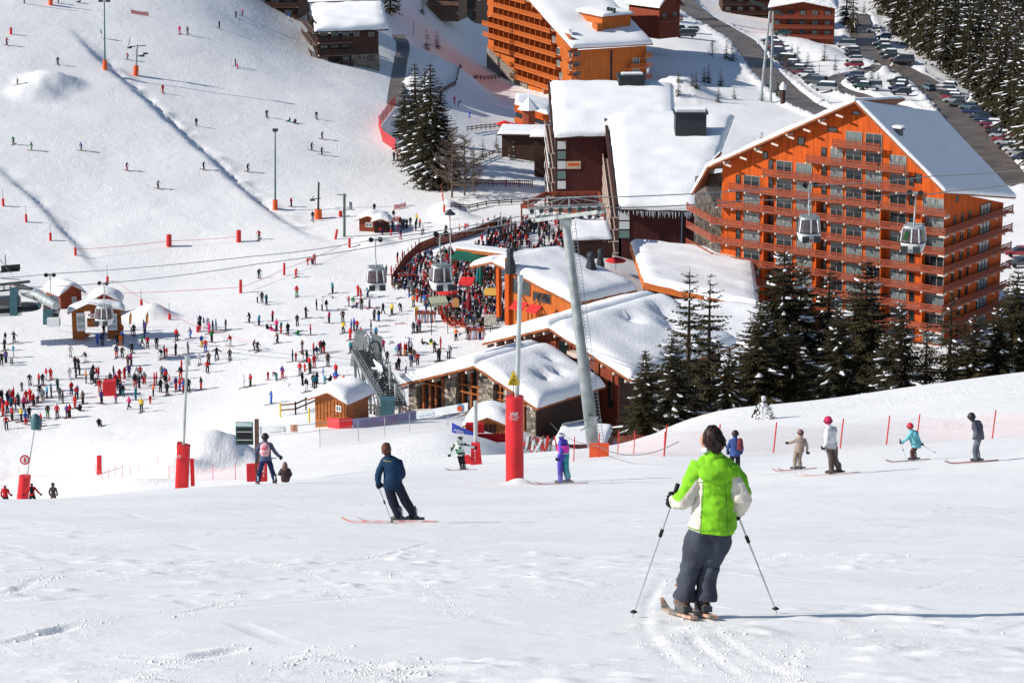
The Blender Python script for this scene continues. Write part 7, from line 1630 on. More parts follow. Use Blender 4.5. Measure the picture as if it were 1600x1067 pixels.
# crossed rescue sleds / red-white skis stacked by the loading dock
g = U(835, 700, 165); root = empty('fallen_netting', (g.x, g.y, H(g.x, g.y)), 'rolled red and white safety netting piled on a rail by the dark dock', 'netting'); rnd = random.Random(9)
for i in range(26):
    u = rnd.uniform(822, 866); p = U(u, rnd.uniform(680, 690), 160); q = p + Vector((rnd.uniform(-.5, .5), 0, -rnd.uniform(.6, 1.0))); b = MB(); b.beam(p, q, rnd.uniform(.08, .16)); b.build('roll', (M_REDF, M_WHITEP, M_REDF, M_WOODG)[i % 4], root)
g = G(935, 714, 60); root = empty('orange_pad', g, 'square orange pad hanging at the foot of the lift tower', 'pad'); b = MB(); b.box(U(936, 706, g.y + .3), (.32 * g.y / 40, .1, .3 * g.y / 40)); b.build('sheet', M_ORGF, root)

# ------------------------------------------------------------------ foreground poles, pads, banners and boards
def bigpad(u0, v0, v1, w, y, m, ph_u, ph_v, pr, label, lean=0.0, name='padded_pole', slope_top=0.0, square=False):
    base = U(u0, v0, y); base.z = min(base.z, H(base.x, base.y)) ; top = U(u0 + lean, v1, y); root = empty(name, (base.x, base.y, H(base.x, base.y)), label, 'padded pole'); d = (top - base).normalized()
    b = MB(); n = 24; R_ = []; r = w / 2
    hgt = (top - base).length
    for k in range(9):
        t = -.05 + 1.05 * k / 8; c = base + d * (hgt * t); ring = []
        for j in range(n):
            a = 6.2832 * j / n; f = (1 / max(abs(math.cos(a)), abs(math.sin(a))) ** .8) if square else 1.0; rr = r * f * (1 + .02 * math.sin(3 * a + k)) * (.82 if square else 1)
            q = c + Vector((math.cos(a) * rr, math.sin(a) * rr, 0)); 
            if k == 8: q.z -= (math.cos(a) + 1) * slope_top * .5
            ring.append(q)
        R_.append(ring)
    b.add([q for g_ in R_ for q in g_], [(i * n + k, i * n + (k + 1) % n, (i + 1) * n + (k + 1) % n, (i + 1) * n + k) for i in range(8) for k in range(n)], 0, True); b.add(R_[-1], [list(range(n))], 0)
    b.build('padding', m, root)
    if ph_u is not None: b = MB(); b.tube([base, U(ph_u, ph_v, y)], [pr, pr * .85], 12); b.build('pole', M_STEEL if pr > .06 else M_POLE, root)
    return root, base, top
M_MARK = mat('white_print', (.78, .76, .76), .6)
r_, bs, tp = bigpad(804, 742, 619, .60, 81.5, M_REDP, 813, 430, .085, 'tall red padded pole with white logo and grey mast left of the purple skier')
M_POLEW = mat('pale_pole', (.52, .56, .56), .5, .25, 2)
b = MB(); p = U(813, 436, 81.5); b.tube([p - Z * .1, p + Z * .12], .10, 12); b.build('pole_cap', M_STEEL, r_)
def zig(par, c, w, h, t, n=3):
    b = MB()
    for row in range(2):
        for k in range(n):
            x0 = -w / 2 + w * k / n; x1 = x0 + w / n / 2; x2 = x0 + w / n; z_ = -row * h * .55
            b.beam(c + Vector((x0, 0, h / 2 + z_)), c + Vector((x1, 0, -h / 2 + z_)), t, .012); b.beam(c + Vector((x1, 0, -h / 2 + z_)), c + Vector((x2, 0, h / 2 + z_)), t, .012)
    return b.build('logo', M_MARK, par)
c = U(803, 642, 81.5) + Vector((0, -.305, 0)); zig(r_, c, .24, .09, .022)
for k, (s_, sz) in enumerate((('LES 3 VALLEES', .055), ('MERIBEL', .065))):
    t_ = label_text(r_, s_, (c.x - r_.location.x, c.y - r_.location.y - .005, c.z - r_.location.z - .15 - .075 * k), sz, M_MARK)
# yellow warning triangle on the pad
g = U(801, 602, 81.2); root = empty('warning_sign', g, 'yellow triangular warning sign with black skier symbol above the red pad', 'sign'); b = MB(); w = .43; hh = .52
b.prism([g + Vector((-w / 2 + .04, -.02, 0)), g + Vector((w / 2 - .05, -.02, 0)), g + Vector((.02, -.02, hh))], Vector((0, .02, 0))); b.prism([g + Vector((w / 2 - .05, -.02, 0)), g + Vector((w / 2 + .02, .25, 0)), g + Vector((.02, -.02, hh))], Vector((.01, .01, 0))); b.build('plate', M_YEL, root)
b = MB(); q = g + Vector((0, -.03, .2)); b.beam(q + Vector((-.10, 0, -.10)), q + Vector((.12, 0, -.04)), .03, .01); b.beam(q + Vector((-.06, 0, -.06)), q + Vector((.03, 0, .06)), .05, .01); b.beam(q + Vector((.0, 0, .02)), q + Vector((.07, 0, -.02)), .035, .01); b.box(q + Vector((.04, 0, .11)), (.045, .01, .045)); b.beam(g + Vector((-.12, -.03, .05)), g + Vector((.12, -.03, .05)), .03, .01); b.build('symbol', M_BLACK, root)
b = MB(); b.beam(g - Z * .4 + Vector((.02, 0, 0)), g + Z * .02 + Vector((.02, 0, 0)), .03); b.build('post', M_BLACK, root)
# leaning pad with mast, left
r_, bs, tp = bigpad(283, 757, 691, .95, 146, M_REDP, 292, 566, .09, 'squarish leaning red pad with slim mast at the foot of the snow heap', lean=4, slope_top=.25, square=True)
zig(r_, U(279, 708, 146) + Vector((0, -.47, 0)), .42, .16, .05); b = MB(); p = U(293, 563, 146); b.tube([p - Z * .3, p + Z * .3], .16, 10); b.build('pole_cap', M_STEEL, r_)
b = MB(); p = U(301, 750, 147.5); b.box(p + Z * .5, (.22, .2, 1.7)); b.build('side_pad', M_REDP, r_)
# leaning pad with no-entry sign, far left
r_, bs, tp = bigpad(33, 783, 743, .78, 163, M_REDP, 56, 658, .05, 'red leaning pad with pole and round sign behind the piste edge', lean=6)
b = MB(); p = U(39, 718, 162.6); b.tube([p, p - Vector((0, .04, 0))], .34, 20); b.build('disc', M_REDF, r_); b = MB(); b.tube([p - Vector((0, .045, 0)), p - Vector((0, .06, 0))], .24, 20); b.build('disc_face', M_WHITEP, r_)
b = MB(); b.box(p - Vector((0, .08, 0)), (.12, .02, .34)); b.build('symbol', M_REDF, r_)
b = MB(); p = U(56, 658, 162.6); b.lathe([(.36, -.5), (.32, .3), (.1, .5)], p, 10); b.build('cap', M_TEALST, r_)
bigpad(155, 741, 712, .6, G(155, 741, 100).y, M_REDP, None, None, .05, 'small square red pad on the net left of the snow heap', square=True)
# display board with post and red pads
p = U(402, 752, 146); g = Vector((p.x, p.y, H(p.x, p.y))); root = empty('banner_post', g, 'grey wooden post with red lettered pads holding the left end of the banner', 'post')
b = MB(); b.beam(g - Z * .3, U(401, 655, 146), .24); b.build('post', M_WOODG, root)
for u, w in ((392, .5), (410, .55)):
    b = MB(); q = U(u, 738, 145.4); b.box(q, (w, .3, 1.05), .2); pd = b.build('padding', M_REDP, root)
for k, ch in enumerate('SKI'): label_text(root, ch, tuple(U(412, 731 + k * 7, 144.9) - g), .26, M_MARK)
q = U(382, 677, 145.6); rb = empty('display_board', q, 'black display board with green-and-white header left of the wooden post', 'display board'); b = MB(); b.box(q, (1.02, .12, 1.38)); b.build('case', mat('board_green', (.02, .07, .06), .5), rb)
b = MB(); b.box(q + Z * .56 - Vector((.02, .075, 0)), (.98, .02, .24)); b.build('header', mat('header_print', (.12, .45, .38), .6, .5, 1.2, col2=(.65, .7, .7)), rb); label_text(rb, 'Olympic Exp', (0, -.09, .50), .16, M_MARK)
for z_ in (.12, -.38): b = MB(); b.box(q + Z * z_ - Vector((0, .08, 0)), (.9, .04, .06)); b.build('rail', M_STEEL, rb)
b = MB(); b.box(q - Z * .12 - Vector((0, .065, 0)), (.86, .02, .9)); b.build('screen', M_BLACK, rb)
# steel banner post, right
p = U(743, 728, 140); g2 = Vector((p.x, p.y, H(p.x, p.y))); root2 = empty('banner_post', g2, 'round steel post in a red lettered pad holding the right end of the banner', 'post')
b = MB(); b.tube([g2 - Z * .3, U(743, 626, 140)], .12, 12); b.build('post', M_STEEL, root2); b = MB(); a_ = U(743, 692, 139.8); b.prism([a_ + Vector((-.24, -.2, 0)), a_ + Vector((.24, -.2, 0)), g2 + Vector((.38, -.25, -.1)), g2 + Vector((-.30, -.25, -.1))], Vector((0, .42, 0))); b.build('padding', M_REDP, root2)
for k, ch in enumerate('DRIVE'): label_text(root2, ch, tuple(U(742, 700 + k * 5.2, 139.4) - g2 - Vector((0, .12, 0))), .2, M_MARK)
b = MB(); q = U(731, 720, 139); b.prism([q + Vector((-.3, 0, .25)), q + Vector((.05, 0, .3)), q + Vector((.35, 0, -.15)), q + Vector((-.15, 0, -.2))], Vector((0, .3, 0))); b.build('fallen_pad', M_REDP, root2)
# banner between the two posts, lettering seen from behind
L0, L1 = U(404, 668, 145.8), U(742, 632, 140); d = (L1 - L0); yawb = -math.atan2(d.y, d.x)
M_BAN = mat('banner_fabric', (.55, .58, .60), .7, .12, 1.5)
def banpiece(u0, u1, va, vb, vc, vd, label):
    A_, B2 = U(u0, va, 145.7 - (u0 - 404) / 338 * 5.8), U(u1, vc, 145.7 - (u1 - 404) / 338 * 5.8); A2, B3 = U(u0, vb, 145.7 - (u0 - 404) / 338 * 5.8), U(u1, vd, 145.7 - (u1 - 404) / 338 * 5.8)
    root = empty('banner', (A_ + B3) / 2, label, 'banner'); b = MB(); b.prism([A_, B2, B3, A2], Vector((0, .015, 0))); b.build('cloth', M_BAN, root); return root, A_, B2, B3, A2
M_LET = mat('grey_lettering', (.16, .17, .20), .7); M_LET2 = mat('blue_lettering', (.16, .32, .45), .7)
rb, A_, B2, B3, A2 = banpiece(406, 456, 666, 679, 663, 675, 'left pale banner with mirrored two-line lettering and orange diamond badge')
an = math.atan2((B2 - A_).z, (B2 - A_).x)
def btext(par, s, u, v, y, size, m):
    o = bpy.data.objects.new('lettering', text_mesh(s, size, m)); o['kind'] = 'stuff'; p = U(u, v, y) - Vector((0, .03, 0)); o.location = p - par.location; o.rotation_euler = (math.pi / 2, -an, 0); o.scale = (-1, 1, 1); link(o, par); o.rotation_euler = (math.pi / 2, -.09, 0); return o
btext(rb, 'RENAULT', 444, 669.5, 145, .17, M_LET); btext(rb, 'Parc Entreprises', 434, 675.5, 145, .15, M_LET)
q = U(459.5, 669, 144.8); b = MB(); b.box(q, (.42, .02, .46), 0); b.build('badge', mat('badge_orange', (.72, .42, .28), .7), rb); b = MB()
for a0, a1 in (((-.10, 0), (0, .17)), ((0, .17), (.10, 0)), ((.10, 0), (0, -.17)), ((0, -.17), (-.10, 0))): b.beam(q + Vector((a0[0], -.02, a0[1])), q + Vector((a1[0], -.02, a1[1])), .045, .012)
b.build('diamond', mat('diamond_brown', (.30, .10, .05), .6), rb)
rb, A_, B2, B3, A2 = banpiece(651, 731, 643, 655, 629, 642, 'right pale banner with mirrored blue lettering and round orange-blue logo')
an = math.atan2((B2 - A_).z, (B2 - A_).x)
btext(rb, 'Bouygues Telecom', 682, 648, 141, .27, M_LET2).rotation_euler = (math.pi / 2, -.16, 0)
q = U(720, 637, 140.2); b = MB(); b.tube([q, q - Vector((0, .02, 0))], .22, 20); b.build('logo', M_LET2, rb); b = MB(); b.tube([q + Vector((-.06, -.022, -.05)), q + Vector((-.06, -.035, -.05))], .16, 16); b.build('logo_centre', M_ORGF, rb)
b = MB(); b.tube([U(404, 668, 145.8), U(460, 665, 144.8), U(560, 655, 143), U(651, 643, 141.5)], .018, 5); b.tube([U(404, 681, 145.8), U(460, 677, 144.8), U(651, 656, 141.5)], .012, 5); tag(b.build('rope', CABM), 'cords strung between the two banners and their posts', 'rope')
# blue and red banner draped on the buried hut
g = G(770, 688, 150); b = MB(); P = [U(706, 660, g.y - 2), U(722, 668, g.y - 2.5), U(742, 676, g.y - 3)]
for a_, c_ in zip(P[:-1], P[1:]): b.prism([a_, c_, c_ - Z * .85, a_ - Z * .85], Vector((0, .04, 0)))
o = b.build('hut_banner', mat('banner_blue', (.02, .04, .28), .6, .3, 1.2)); tag(o, 'dark blue banner with white lettering draped below the buried hut', 'banner')
t_ = label_text(o, 'MERIBEL', tuple(P[1] - Z * .55 - Vector((0, .06, 0))), .42, M_MARK, rz=0.0); t_.rotation_euler = (math.pi / 2, .28, 0)
b = MB(); q = U(742, 668, g.y - 1.5); b.box(q, (1.6, .6, .8)); b.box(U(768, 684, g.y - 1), (2.6, .3, .7)); tag(b.build('red_cover', mat('cloth_red', PC['R'][1])), 'red tarpaulin around the front of the buried hut', 'tarpaulin')

# picnic tables on the terrace
q = ML(); q.box((0, 0, .74), (.8, 1.9, .06)); [q.box((s_ * .7, 0, .45), (.28, 1.9, .05)) for s_ in (-1, 1)]; TT = q.mesh('boards', M_WOODG); q = ML(); [q.beam((s_ * .75, t_ * .7, 0), (-s_ * .2, t_ * .7, .72), .08) for s_ in (-1, 1) for t_ in (-1, 1)]; TL = q.mesh('trestle', M_WOODG)
rnd = random.Random(55); tb = []
while len(tb) < 34:
    u, v = rnd.uniform(610, 800), rnd.uniform(395, 514)
    if inpoly(u, v, poly) and all(math.hypot((u - a) / 14, (v - b_) / 7) > 1 for a, b_ in tb): tb.append((round(u), round(v)))
prefetch(tb, 150.0); tb.sort()
for k, (u, v) in enumerate(tb):
    g = G(u, v, 150.0); root = empty('picnic_table', g, f'weathered picnic table amid the terrace crowd, {NTH[k % 17]} from left in the {"left" if k < 17 else "right"} half', 'table', 'picnic tables on the sun terrace', rnd.uniform(-.3, .6)); link(bpy.data.objects.new('boards', TT), root); link(bpy.data.objects.new('trestle', TL), root)
# ------------------------------------------------------------------ the nearer skiers
def gnormal(x, y, e=.5):
    return Vector(((H(x - e, y) - H(x + e, y)) / (2 * e), (H(x, y - e) - H(x, y + e)) / (2 * e), 1)).normalized()
def ski_pair(root, feet, head, L=1.6, mt=None, w=.075, back=.42):
    """skis under the feet (world positions), pointing along heading (0 = away from us, + = to the left)"""
    fwd0 = Vector((-math.sin(head), math.cos(head), 0))
    for f in feet:
        n = gnormal(f.x, f.y); fwd = (fwd0 - n * fwd0.dot(n)).normalized(); sd = fwd.cross(n); z0 = H(f.x, f.y); c = Vector((f.x, f.y, z0)) + n * .03; b = MB(); N = 12; top = []; bot = []
        for k in range(N + 1):
            t = k / N; s = -back * L + L * t; tip = max(0, (t - .86) / .14); ww = w * (.5 + .06 * math.cos((t - .5) * 5)) * (1 - .55 * tip ** 2) ; p = c + fwd * s + n * (.085 * tip ** 1.6); top += [p + sd * ww + n * .012, p - sd * ww + n * .012, p - sd * ww - n * .012, p + sd * ww - n * .012]
        b.add(top, [(i * 4 + k, i * 4 + (k + 1) % 4, i * 4 + 4 + (k + 1) % 4, i * 4 + 4 + k) for i in range(N) for k in range(4)] + [(0, 1, 2, 3), (N * 4 + 3, N * 4 + 2, N * 4 + 1, N * 4)])
        s_ = b.build('ski', mt or M_SKI, root); b = MB(); b.box(c + n * .05 - fwd * .02, (.07, .34, .05), M=Matrix((sd, fwd, n)).transposed()); bb = b.build('binding', M_STEELD, None); bb.parent = s_; bb.matrix_parent_inverse = wmat(s_).inverted()
def pole(a, tip, label, m=None, r=.009):
    a = Vector(a); tip = Vector(tip); d = (a - tip).normalized(); root = empty('ski_pole', tip, label, 'ski pole'); b = MB(); b.tube([tip, a], [r * .55, r], 8); b.build('shaft', m or M_POLE, root)
    b = MB(); b.tube([a - d * .02, a + d * .15], [.017, .02], 8); b.tube([a - d * .35, a - d * .28], [.016, .016], 8); b.build('grip', M_BLACK, root); b = MB(); b.lathe([(.010, .0), (.034, .012), (.01, .03)], tip + d * .04, 10); b.build('basket', M_BLACK, root)
def boots(root, ankles, head, m=None, m2=None, s=1.0):
    f = Vector((-math.sin(head), math.cos(head), 0)); sd = Vector((f.y, -f.x, 0))
    for a in ankles:
        z0 = H(a.x, a.y) + .05; c = Vector((a.x, a.y, z0)); b = MB(); M = Matrix((sd, f, Z)).transposed()
        b.tube([c - f * .10 * s + Z * .05 * s, c - f * .07 * s + Z * .06 * s, c + f * .08 * s + Z * .055 * s, c + f * .17 * s + Z * .04 * s, c + f * .20 * s + Z * .035 * s], [.035 * s, .052 * s, .052 * s, .042 * s, .02 * s], 12); b.tube([c - f * .03 * s + Z * .04 * s, c - f * .01 * s + Z * .16 * s, c + f * .02 * s + Z * .30 * s], [.052 * s, .056 * s, .064 * s], 12); o = b.build('boot', m or M_BOOT, root)
        b = MB(); 
        for k in range(3): b.beam(c + sd * -.066 * s + Z * (.10 + .07 * k) * s + f * .03, c + sd * .066 * s + Z * (.10 + .07 * k) * s + f * .03, .016, .010)
        b.box(c - f * .062 * s + Z * .17 * s, (.045 * s, .02, .18 * s), M=M); q = b.build('buckles', m2 or M_WHITEP, None); q.parent = o; q.matrix_parent_inverse = wmat(o).inverted()
def hand(root, p, axis, out, s=1.0, m=None):
    """gloved hand closed round a pole: palm, four curled fingers, thumb"""
    p = Vector(p); ax = Vector(axis).normalized(); o_ = (Vector(out) - ax * Vector(out).dot(ax)).normalized(); sd = ax.cross(o_); b = MB()
    b.tube([p - o_ * .055 - ax * .045, p - o_ * .05, p - o_ * .055 + ax * .05], [.028 * s, .042 * s, .03 * s], 10)
    for k, L in enumerate((.92, 1.0, .96, .8)):
        c = p + ax * (.036 - .024 * k) * s; r = .034 * s * L; P = [c - o_ * .05 * s + sd * .022 * s]
        for j in range(5): a = -1.9 + j * .95; P.append(c + (sd * math.cos(a) * -1 + o_ * math.sin(a + 1.57) * 1) * r * .9 + o_ * .0)
        P = [c + (o_ * -math.cos(t) + sd * math.sin(t)) * r for t in (0.2, .9, 1.7, 2.5, 3.3, 4.0)]; b.tube(P, [.015 * s, .015 * s, .014 * s, .013 * s, .012 * s, .010 * s], 7)
    b.tube([p - o_ * .05 * s + ax * .02, p - o_ * .03 * s - sd * .035 * s + ax * .035, p + o_ * .01 - sd * .036 * s + ax * .045, p + o_ * .035 * s - sd * .015 * s + ax * .045], [.019 * s, .017 * s, .015 * s, .011 * s], 8)
    return b.build('glove', m or cloth('K'), root)
def hairball(root, c, rx, ry, rz_, m, n=0, seed=1, name='hair', dz=0.0, rough=.10, cut=None):
    b = MB(); vs = []; NU, NV = 28, 16; c = Vector(c)
    for j in range(NV + 1):
        th = math.pi * j / NV
        for i in range(NU):
            ph = 2 * math.pi * i / NU; d = Vector((math.sin(th) * math.cos(ph), math.sin(th) * math.sin(ph), math.cos(th))); k = 1 + rough * mnoise.noise(Vector((d.x * 6 + seed, d.y * 6, d.z * 2.2))) * 1.6 + rough * .7 * mnoise.noise(Vector((d.x * 16, d.y * 16, d.z * 4 + seed)))
            vs.append(c + Vector((d.x * rx * k, d.y * ry * k, d.z * rz_ * k)))
    b.add(vs, [(j * NU + i, j * NU + (i + 1) % NU, (j + 1) * NU + (i + 1) % NU, (j + 1) * NU + i) for j in range(NV) for i in range(NU)], 0, True); return b.build(name, m, root)
def loft(root, secs, m, name, n=36, wr=.012, seed=0, zone=None, cap=True, freq=7.0, fn=None, sub=3):
    """secs: (centre, rx, ry) rings from bottom to top; wrinkled cloth"""
    S = []
    for k in range(len(secs) - 1):
        for j in range(sub):
            t = j / sub; a, c = secs[k], secs[k + 1]; p0 = secs[max(k - 1, 0)]; p3 = secs[min(k + 2, len(secs) - 1)]
            def cr(q0, q1, q2, q3): return .5 * ((2 * q1) + (q2 - q0) * t + (2 * q0 - 5 * q1 + 4 * q2 - q3) * t * t + (3 * q1 - q0 - 3 * q2 + q3) * t ** 3)
            S.append((Vector([cr(Vector(p0[0])[i], Vector(a[0])[i], Vector(c[0])[i], Vector(p3[0])[i]) for i in range(3)]), cr(p0[1], a[1], c[1], p3[1]), cr(p0[2], a[2], c[2], p3[2])))
    S.append((Vector(secs[-1][0]), secs[-1][1], secs[-1][2])); vs = []; off = Vector((seed * 3.1, seed * 1.7, 0))
    for i, (c, rx, ry) in enumerate(S):
        ax = (S[min(i + 1, len(S) - 1)][0] - S[max(i - 1, 0)][0]).normalized(); X = Vector((1, 0, 0)); X = (X - ax * X.dot(ax)).normalized(); Y = ax.cross(X)
        for k in range(n):
            a = 2 * math.pi * k / n; d = X * math.cos(a) * rx + Y * math.sin(a) * ry; p = c + d
            w = wr * (mnoise.noise(Vector((p.x * freq, p.y * freq, p.z * freq * 1.9)) + off) + .6 * mnoise.noise(Vector((p.x * freq * 2, p.y * freq * 2, p.z * freq * 3.6)) + off)); w -= wr * .8 * max(0, mnoise.noise(Vector((p.z * freq * 2.2 + p.x * 3, seed, 2.0)))) 
            vs.append(p + d.normalized() * w)
    b = MB(); N = len(S)
    for i in range(N - 1):
        for k in range(n):
            f = (i * n + k, i * n + (k + 1) % n, (i + 1) * n + (k + 1) % n, (i + 1) * n + k); b.f.append(list(f)); c = (vs[f[0]] + vs[f[2]]) / 2; b.m.append(zone(c) if zone else 0); b.sm.append(True)
    b.v = [tuple(v) for v in vs]
    if cap: b.f += [list(range(n))[::-1], list(range((N - 1) * n, N * n))]; b.m += [0, 0]; b.sm += [False, False]
    return b.build(name, m, root)

def woman():
    g = G(1083, 964); s = (g.y * CT - g.z * ST) / FPX          # metres per photo pixel at her distance
    root = empty('person', g, 'woman seen from behind in bright green and cream ski jacket and slate trousers, skiing away', 'person')
    def W(x, y, z): return g + Vector((x, y, z))
    hd = R(14)
    J = dict(pel=(.15, 0, .88, .15), spi=(.16, .0, 1.05, .14), che=(.165, .01, 1.24, .16), nec=(.15, .03, 1.42, .055), hea=(.140, .05, 1.56, .078), top=(.135, .05, 1.66, .066),
             shoL=(.02, .02, 1.31, .085), elbL=(-.085, -.04, 1.075, .066), wriL=(-.15, .16, .985, .045), hanL=(-.18, .22, .965, .04), shoR=(.31, .02, 1.30, .085), elbR=(.39, -.05, 1.08, .066), wriR=(.375, .10, .92, .045), hanR=(.372, .17, .885, .04),
             hipL=(.085, 0, .82, .12), kneL=(-.02, .03, .47, .085), ankL=(-.075, -.01, .16, .065), toeL=(-.10, .12, .08, .05), hipR=(.22, 0, .82, .12), kneR=(.14, .03, .47, .085), ankR=(.085, -.01, .16, .065), toeR=(.06, .12, .08, .05))
    seamc = mat('seam_green', (.10, .26, .02), .8); green = mat('green_jacket', (.20, .52, .018), .78, .16, 4, .5, 22, spec=.2); cream = mat('cream_fabric', (.62, .58, .50), .75, .12, 3, .25, 40, spec=.2); slate = mat('slate_trousers', (.052, .060, .085), .8, .30, 5, .3, 50, spec=.2)  # seamc: darker green fabric colour for the jacket's seam lines
    me = skin_body('body', J, 2, [green, slate, M_SKIN, M_SKIN, M_BOOT, cloth('K')], 0, zones=lambda c, mi: 1 if (mi == 0 and c.z < .98) else mi); o = bpy.data.objects.new('body', me); link(o, root)
    # trousers
    for sd_, H_, K_, A_ in (('L', (.090, 0, .86), (-.015, .03, .47), (-.080, 0, .165)), ('R', (.215, 0, .86), (.135, .03, .47), (.10, 0, .165))):
        H_, K_, A_ = Vector(H_), Vector(K_), Vector(A_)
        secs = [(W(*A_), .094, .10), (W(*A_.lerp(K_, .12)), .092, .10), (W(*A_.lerp(K_, .4)), .082, .10), (W(*A_.lerp(K_, .85)), .094, .110), (W(*K_), .090, .105), (W(*K_.lerp(H_, .2)), .112, .118), (W(*K_.lerp(H_, .6)), .132, .138), (W(*H_), .120, .135), (W(*(H_ + Vector((0, 0, .06)))), .10, .12)]
        loft(root, secs, slate, 'trouser_leg', 48, .017, 3 if sd_ == 'L' else 7, freq=5.5, sub=5)
    loft(root, [(W(.15, 0, .74), .15, .12), (W(.152, 0, .82), .185, .14), (W(.155, 0, .92), .165, .13)], slate, 'trouser_seat', 40, .010, 2)
    # jacket body with cream side panels
    def zone(p):
        x = p.x - g.x; z = p.z - g.z; c = .160 - (1.1 - z) * .03; bx = c - .105 - (1.22 - z) * .02
        if abs(x - bx) < .007 and z < 1.27 or abs(z - .822) < .005 or abs(z - 1.262 + abs(x - .165) * .25) < .0055 or (abs(x - c - .10 + (z - 1) * .1) < .005 and z < 1.26): return 2
        if x < c - .105 - (1.22 - z) * .02 and z < 1.27 and p.y < g.y + .2: return 1
        if x > c + .165 and .95 < z < 1.2: return 1
        return 0
    secs = [(W(.150, .0, .790), .198, .176), (W(.151, .0, .812), .203, .180), (W(.153, .0, .93), .190, .166), (W(.158, .0, 1.04), .180, .146), (W(.163, .01, 1.19), .194, .148), (W(.166, .02, 1.29), .205, .142), (W(.162, .03, 1.355), .170, .120), (W(.155, .035, 1.40), .105, .095), (W(.150, .04, 1.44), .075, .080)]
    loft(root, secs, [green, cream, seamc], 'jacket', 110, .019, 5, zone, freq=5.5, sub=12)
    for nm, P, sd_ in (('L', [(.045, .02, 1.325), (-.035, -.01, 1.19), (-.088, -.045, 1.075), (-.125, .06, 1.02), (-.155, .155, .99)], -1), ('R', [(.285, .02, 1.32), (.352, -.02, 1.20), (.392, -.05, 1.085), (.388, .03, .99), (.376, .10, .925)], 1)):
        rs = [.090, .084, .076, .068, .058]
        def zs(p, sd_=sd_):
            x = p.x - g.x; z = p.z - g.z
            if sd_ < 0: return 1 if x > .035 - (1.29 - z) * .78 + .0 or z < 1.045 else 0
            return 1 if x < .375 + (1.27 - z) * .55 and z < 1.27 else 0
        loft(root, [(W(*P[i]), rs[i], rs[i]) for i in (4, 3, 2, 1, 0)], [green, cream], 'sleeve', 60, .016, 9 + sd_, zs, freq=8, sub=10)
        w_ = Vector(P[4]); b = MB(); d = (Vector(P[4]) - Vector(P[3])).normalized(); b.tube([W(*(w_ - d * .02)), W(*(w_ + d * .05))], [.058, .05], 16); b.build('cuff', M_BLACK, root)
    # collapsed hood on the shoulders
    b = MB(); vs = []; NU, NV = 40, 18
    for j in range(NV + 1):
        t = j / NV
        for i in range(NU):
            a = 2 * math.pi * i / NU; rx = .155 * math.sin(math.pi * (.08 + .92 * t) ** .8) ** .7 + .01; ry = .105 * math.sin(math.pi * (.08 + .92 * t) ** .8) ** .7 + .01
            p = Vector((.165 + math.cos(a) * rx, -.065 + math.sin(a) * ry + .11 * t, 1.225 + .24 * t)); p += Vector((math.cos(a), math.sin(a), .3)) * .022 * (mnoise.noise(p * 9) + .9 * math.sin(a * 3 + t * 7) * .35 + mnoise.noise(Vector((p.x * 5, 3, p.z * 26))) * .5); vs.append(W(*p))
    b.add(vs, [(j * NU + i, j * NU + (i + 1) % NU, (j + 1) * NU + (i + 1) % NU, (j + 1) * NU + i) for j in range(NV) for i in range(NU)], 0, True); b.build('hood', green, root)
    b = MB(); b.tube([W(.085, .07, 1.44), W(.075, .03, 1.475), W(.10, -.01, 1.49)], [.025, .03, .02], 8); b.build('scarf', cloth('W'), root)
    # head: hair swept back, ear, cheek visible at left
    hairball(root, W(.135, .02, 1.585), .078, .09, .108, M_HAIR2, seed=4, rough=.11); hairball(root, W(.160, -.01, 1.545), .066, .072, .085, M_HAIR2, seed=8, rough=.2)
    b = MB(); rnd = random.Random(2)
    for k in range(150):
        a = rnd.uniform(0, 6.28); e = rnd.uniform(-.2, 1.3); q = W(.135 + math.cos(a) * math.cos(e) * .075, .02 + math.sin(a) * math.cos(e) * .088, 1.585 + math.sin(e) * .104); t_ = Vector((.45 - .1 * math.cos(a), -.1 + .2 * math.sin(a), -1)).normalized(); L_ = rnd.uniform(.05, .11); o_ = Vector((math.cos(a), math.sin(a), .3)) * .012
        b.tube([q, q + t_ * L_ * .5 + o_, q + t_ * L_ + o_ * rnd.uniform(-.5, 2.5)], [.009, .008, .002], 4, cap=False)
    b.build('hair_strands', M_HAIR2, root)['kind'] = 'stuff'
    b = MB(); b.lathe([(.004, -.03), (.014, -.015), (.016, .01), (.005, .03)], W(.058, .055, 1.555), 8); b.build('ear', M_SKIN, root)
    b = MB(); b.lathe([(.01, -.07), (.05, -.04), (.06, .02), (.03, .07)], W(.095, .085, 1.545), 12); b.build('cheek', M_SKIN, root)
    fL, fR = W(-.085, .02, 0), W(.085, .02, 0); ski_pair(root, [fL + Vector((0, .0, 0)), fR + Vector((0, .0, 0))], R(10), 1.15, mat('ski_print', (.55, .30, .22), .35, .6, 9, col2=(.06, .10, .08)), .075, .34); boots(root, [fL, fR], R(12), mat('boot_dark', (.09, .075, .07), .35), mat('boot_copper', (.60, .22, .12), .4), 1.0)
    tL = G(988, 964, 10.0); tR = G(1214, 958, 10.0); hL = W(-.178, .20, .985); hR = W(.362, .16, .90)
    pole(hL, tL, 'left ski pole of the woman in green, planted wide to her left'); pole(hR, tR, 'right ski pole of the woman in green, trailing to her right')
    hand(root, hL, hL - tL, (-.6, .5, 0), 1.25); hand(root, hR, hR - tR, (.3, .8, 0), 1.25)
M_HAIR2 = mat('auburn_black_hair', (.030, .012, .010), .45, .5, 25, .5, 60, stretch=(1, 1, .2)); M_HAIRB = mat('brown_hair', (.10, .035, .018), .55, .4, 25, .5, 60, stretch=(1, 1, .2))
woman()

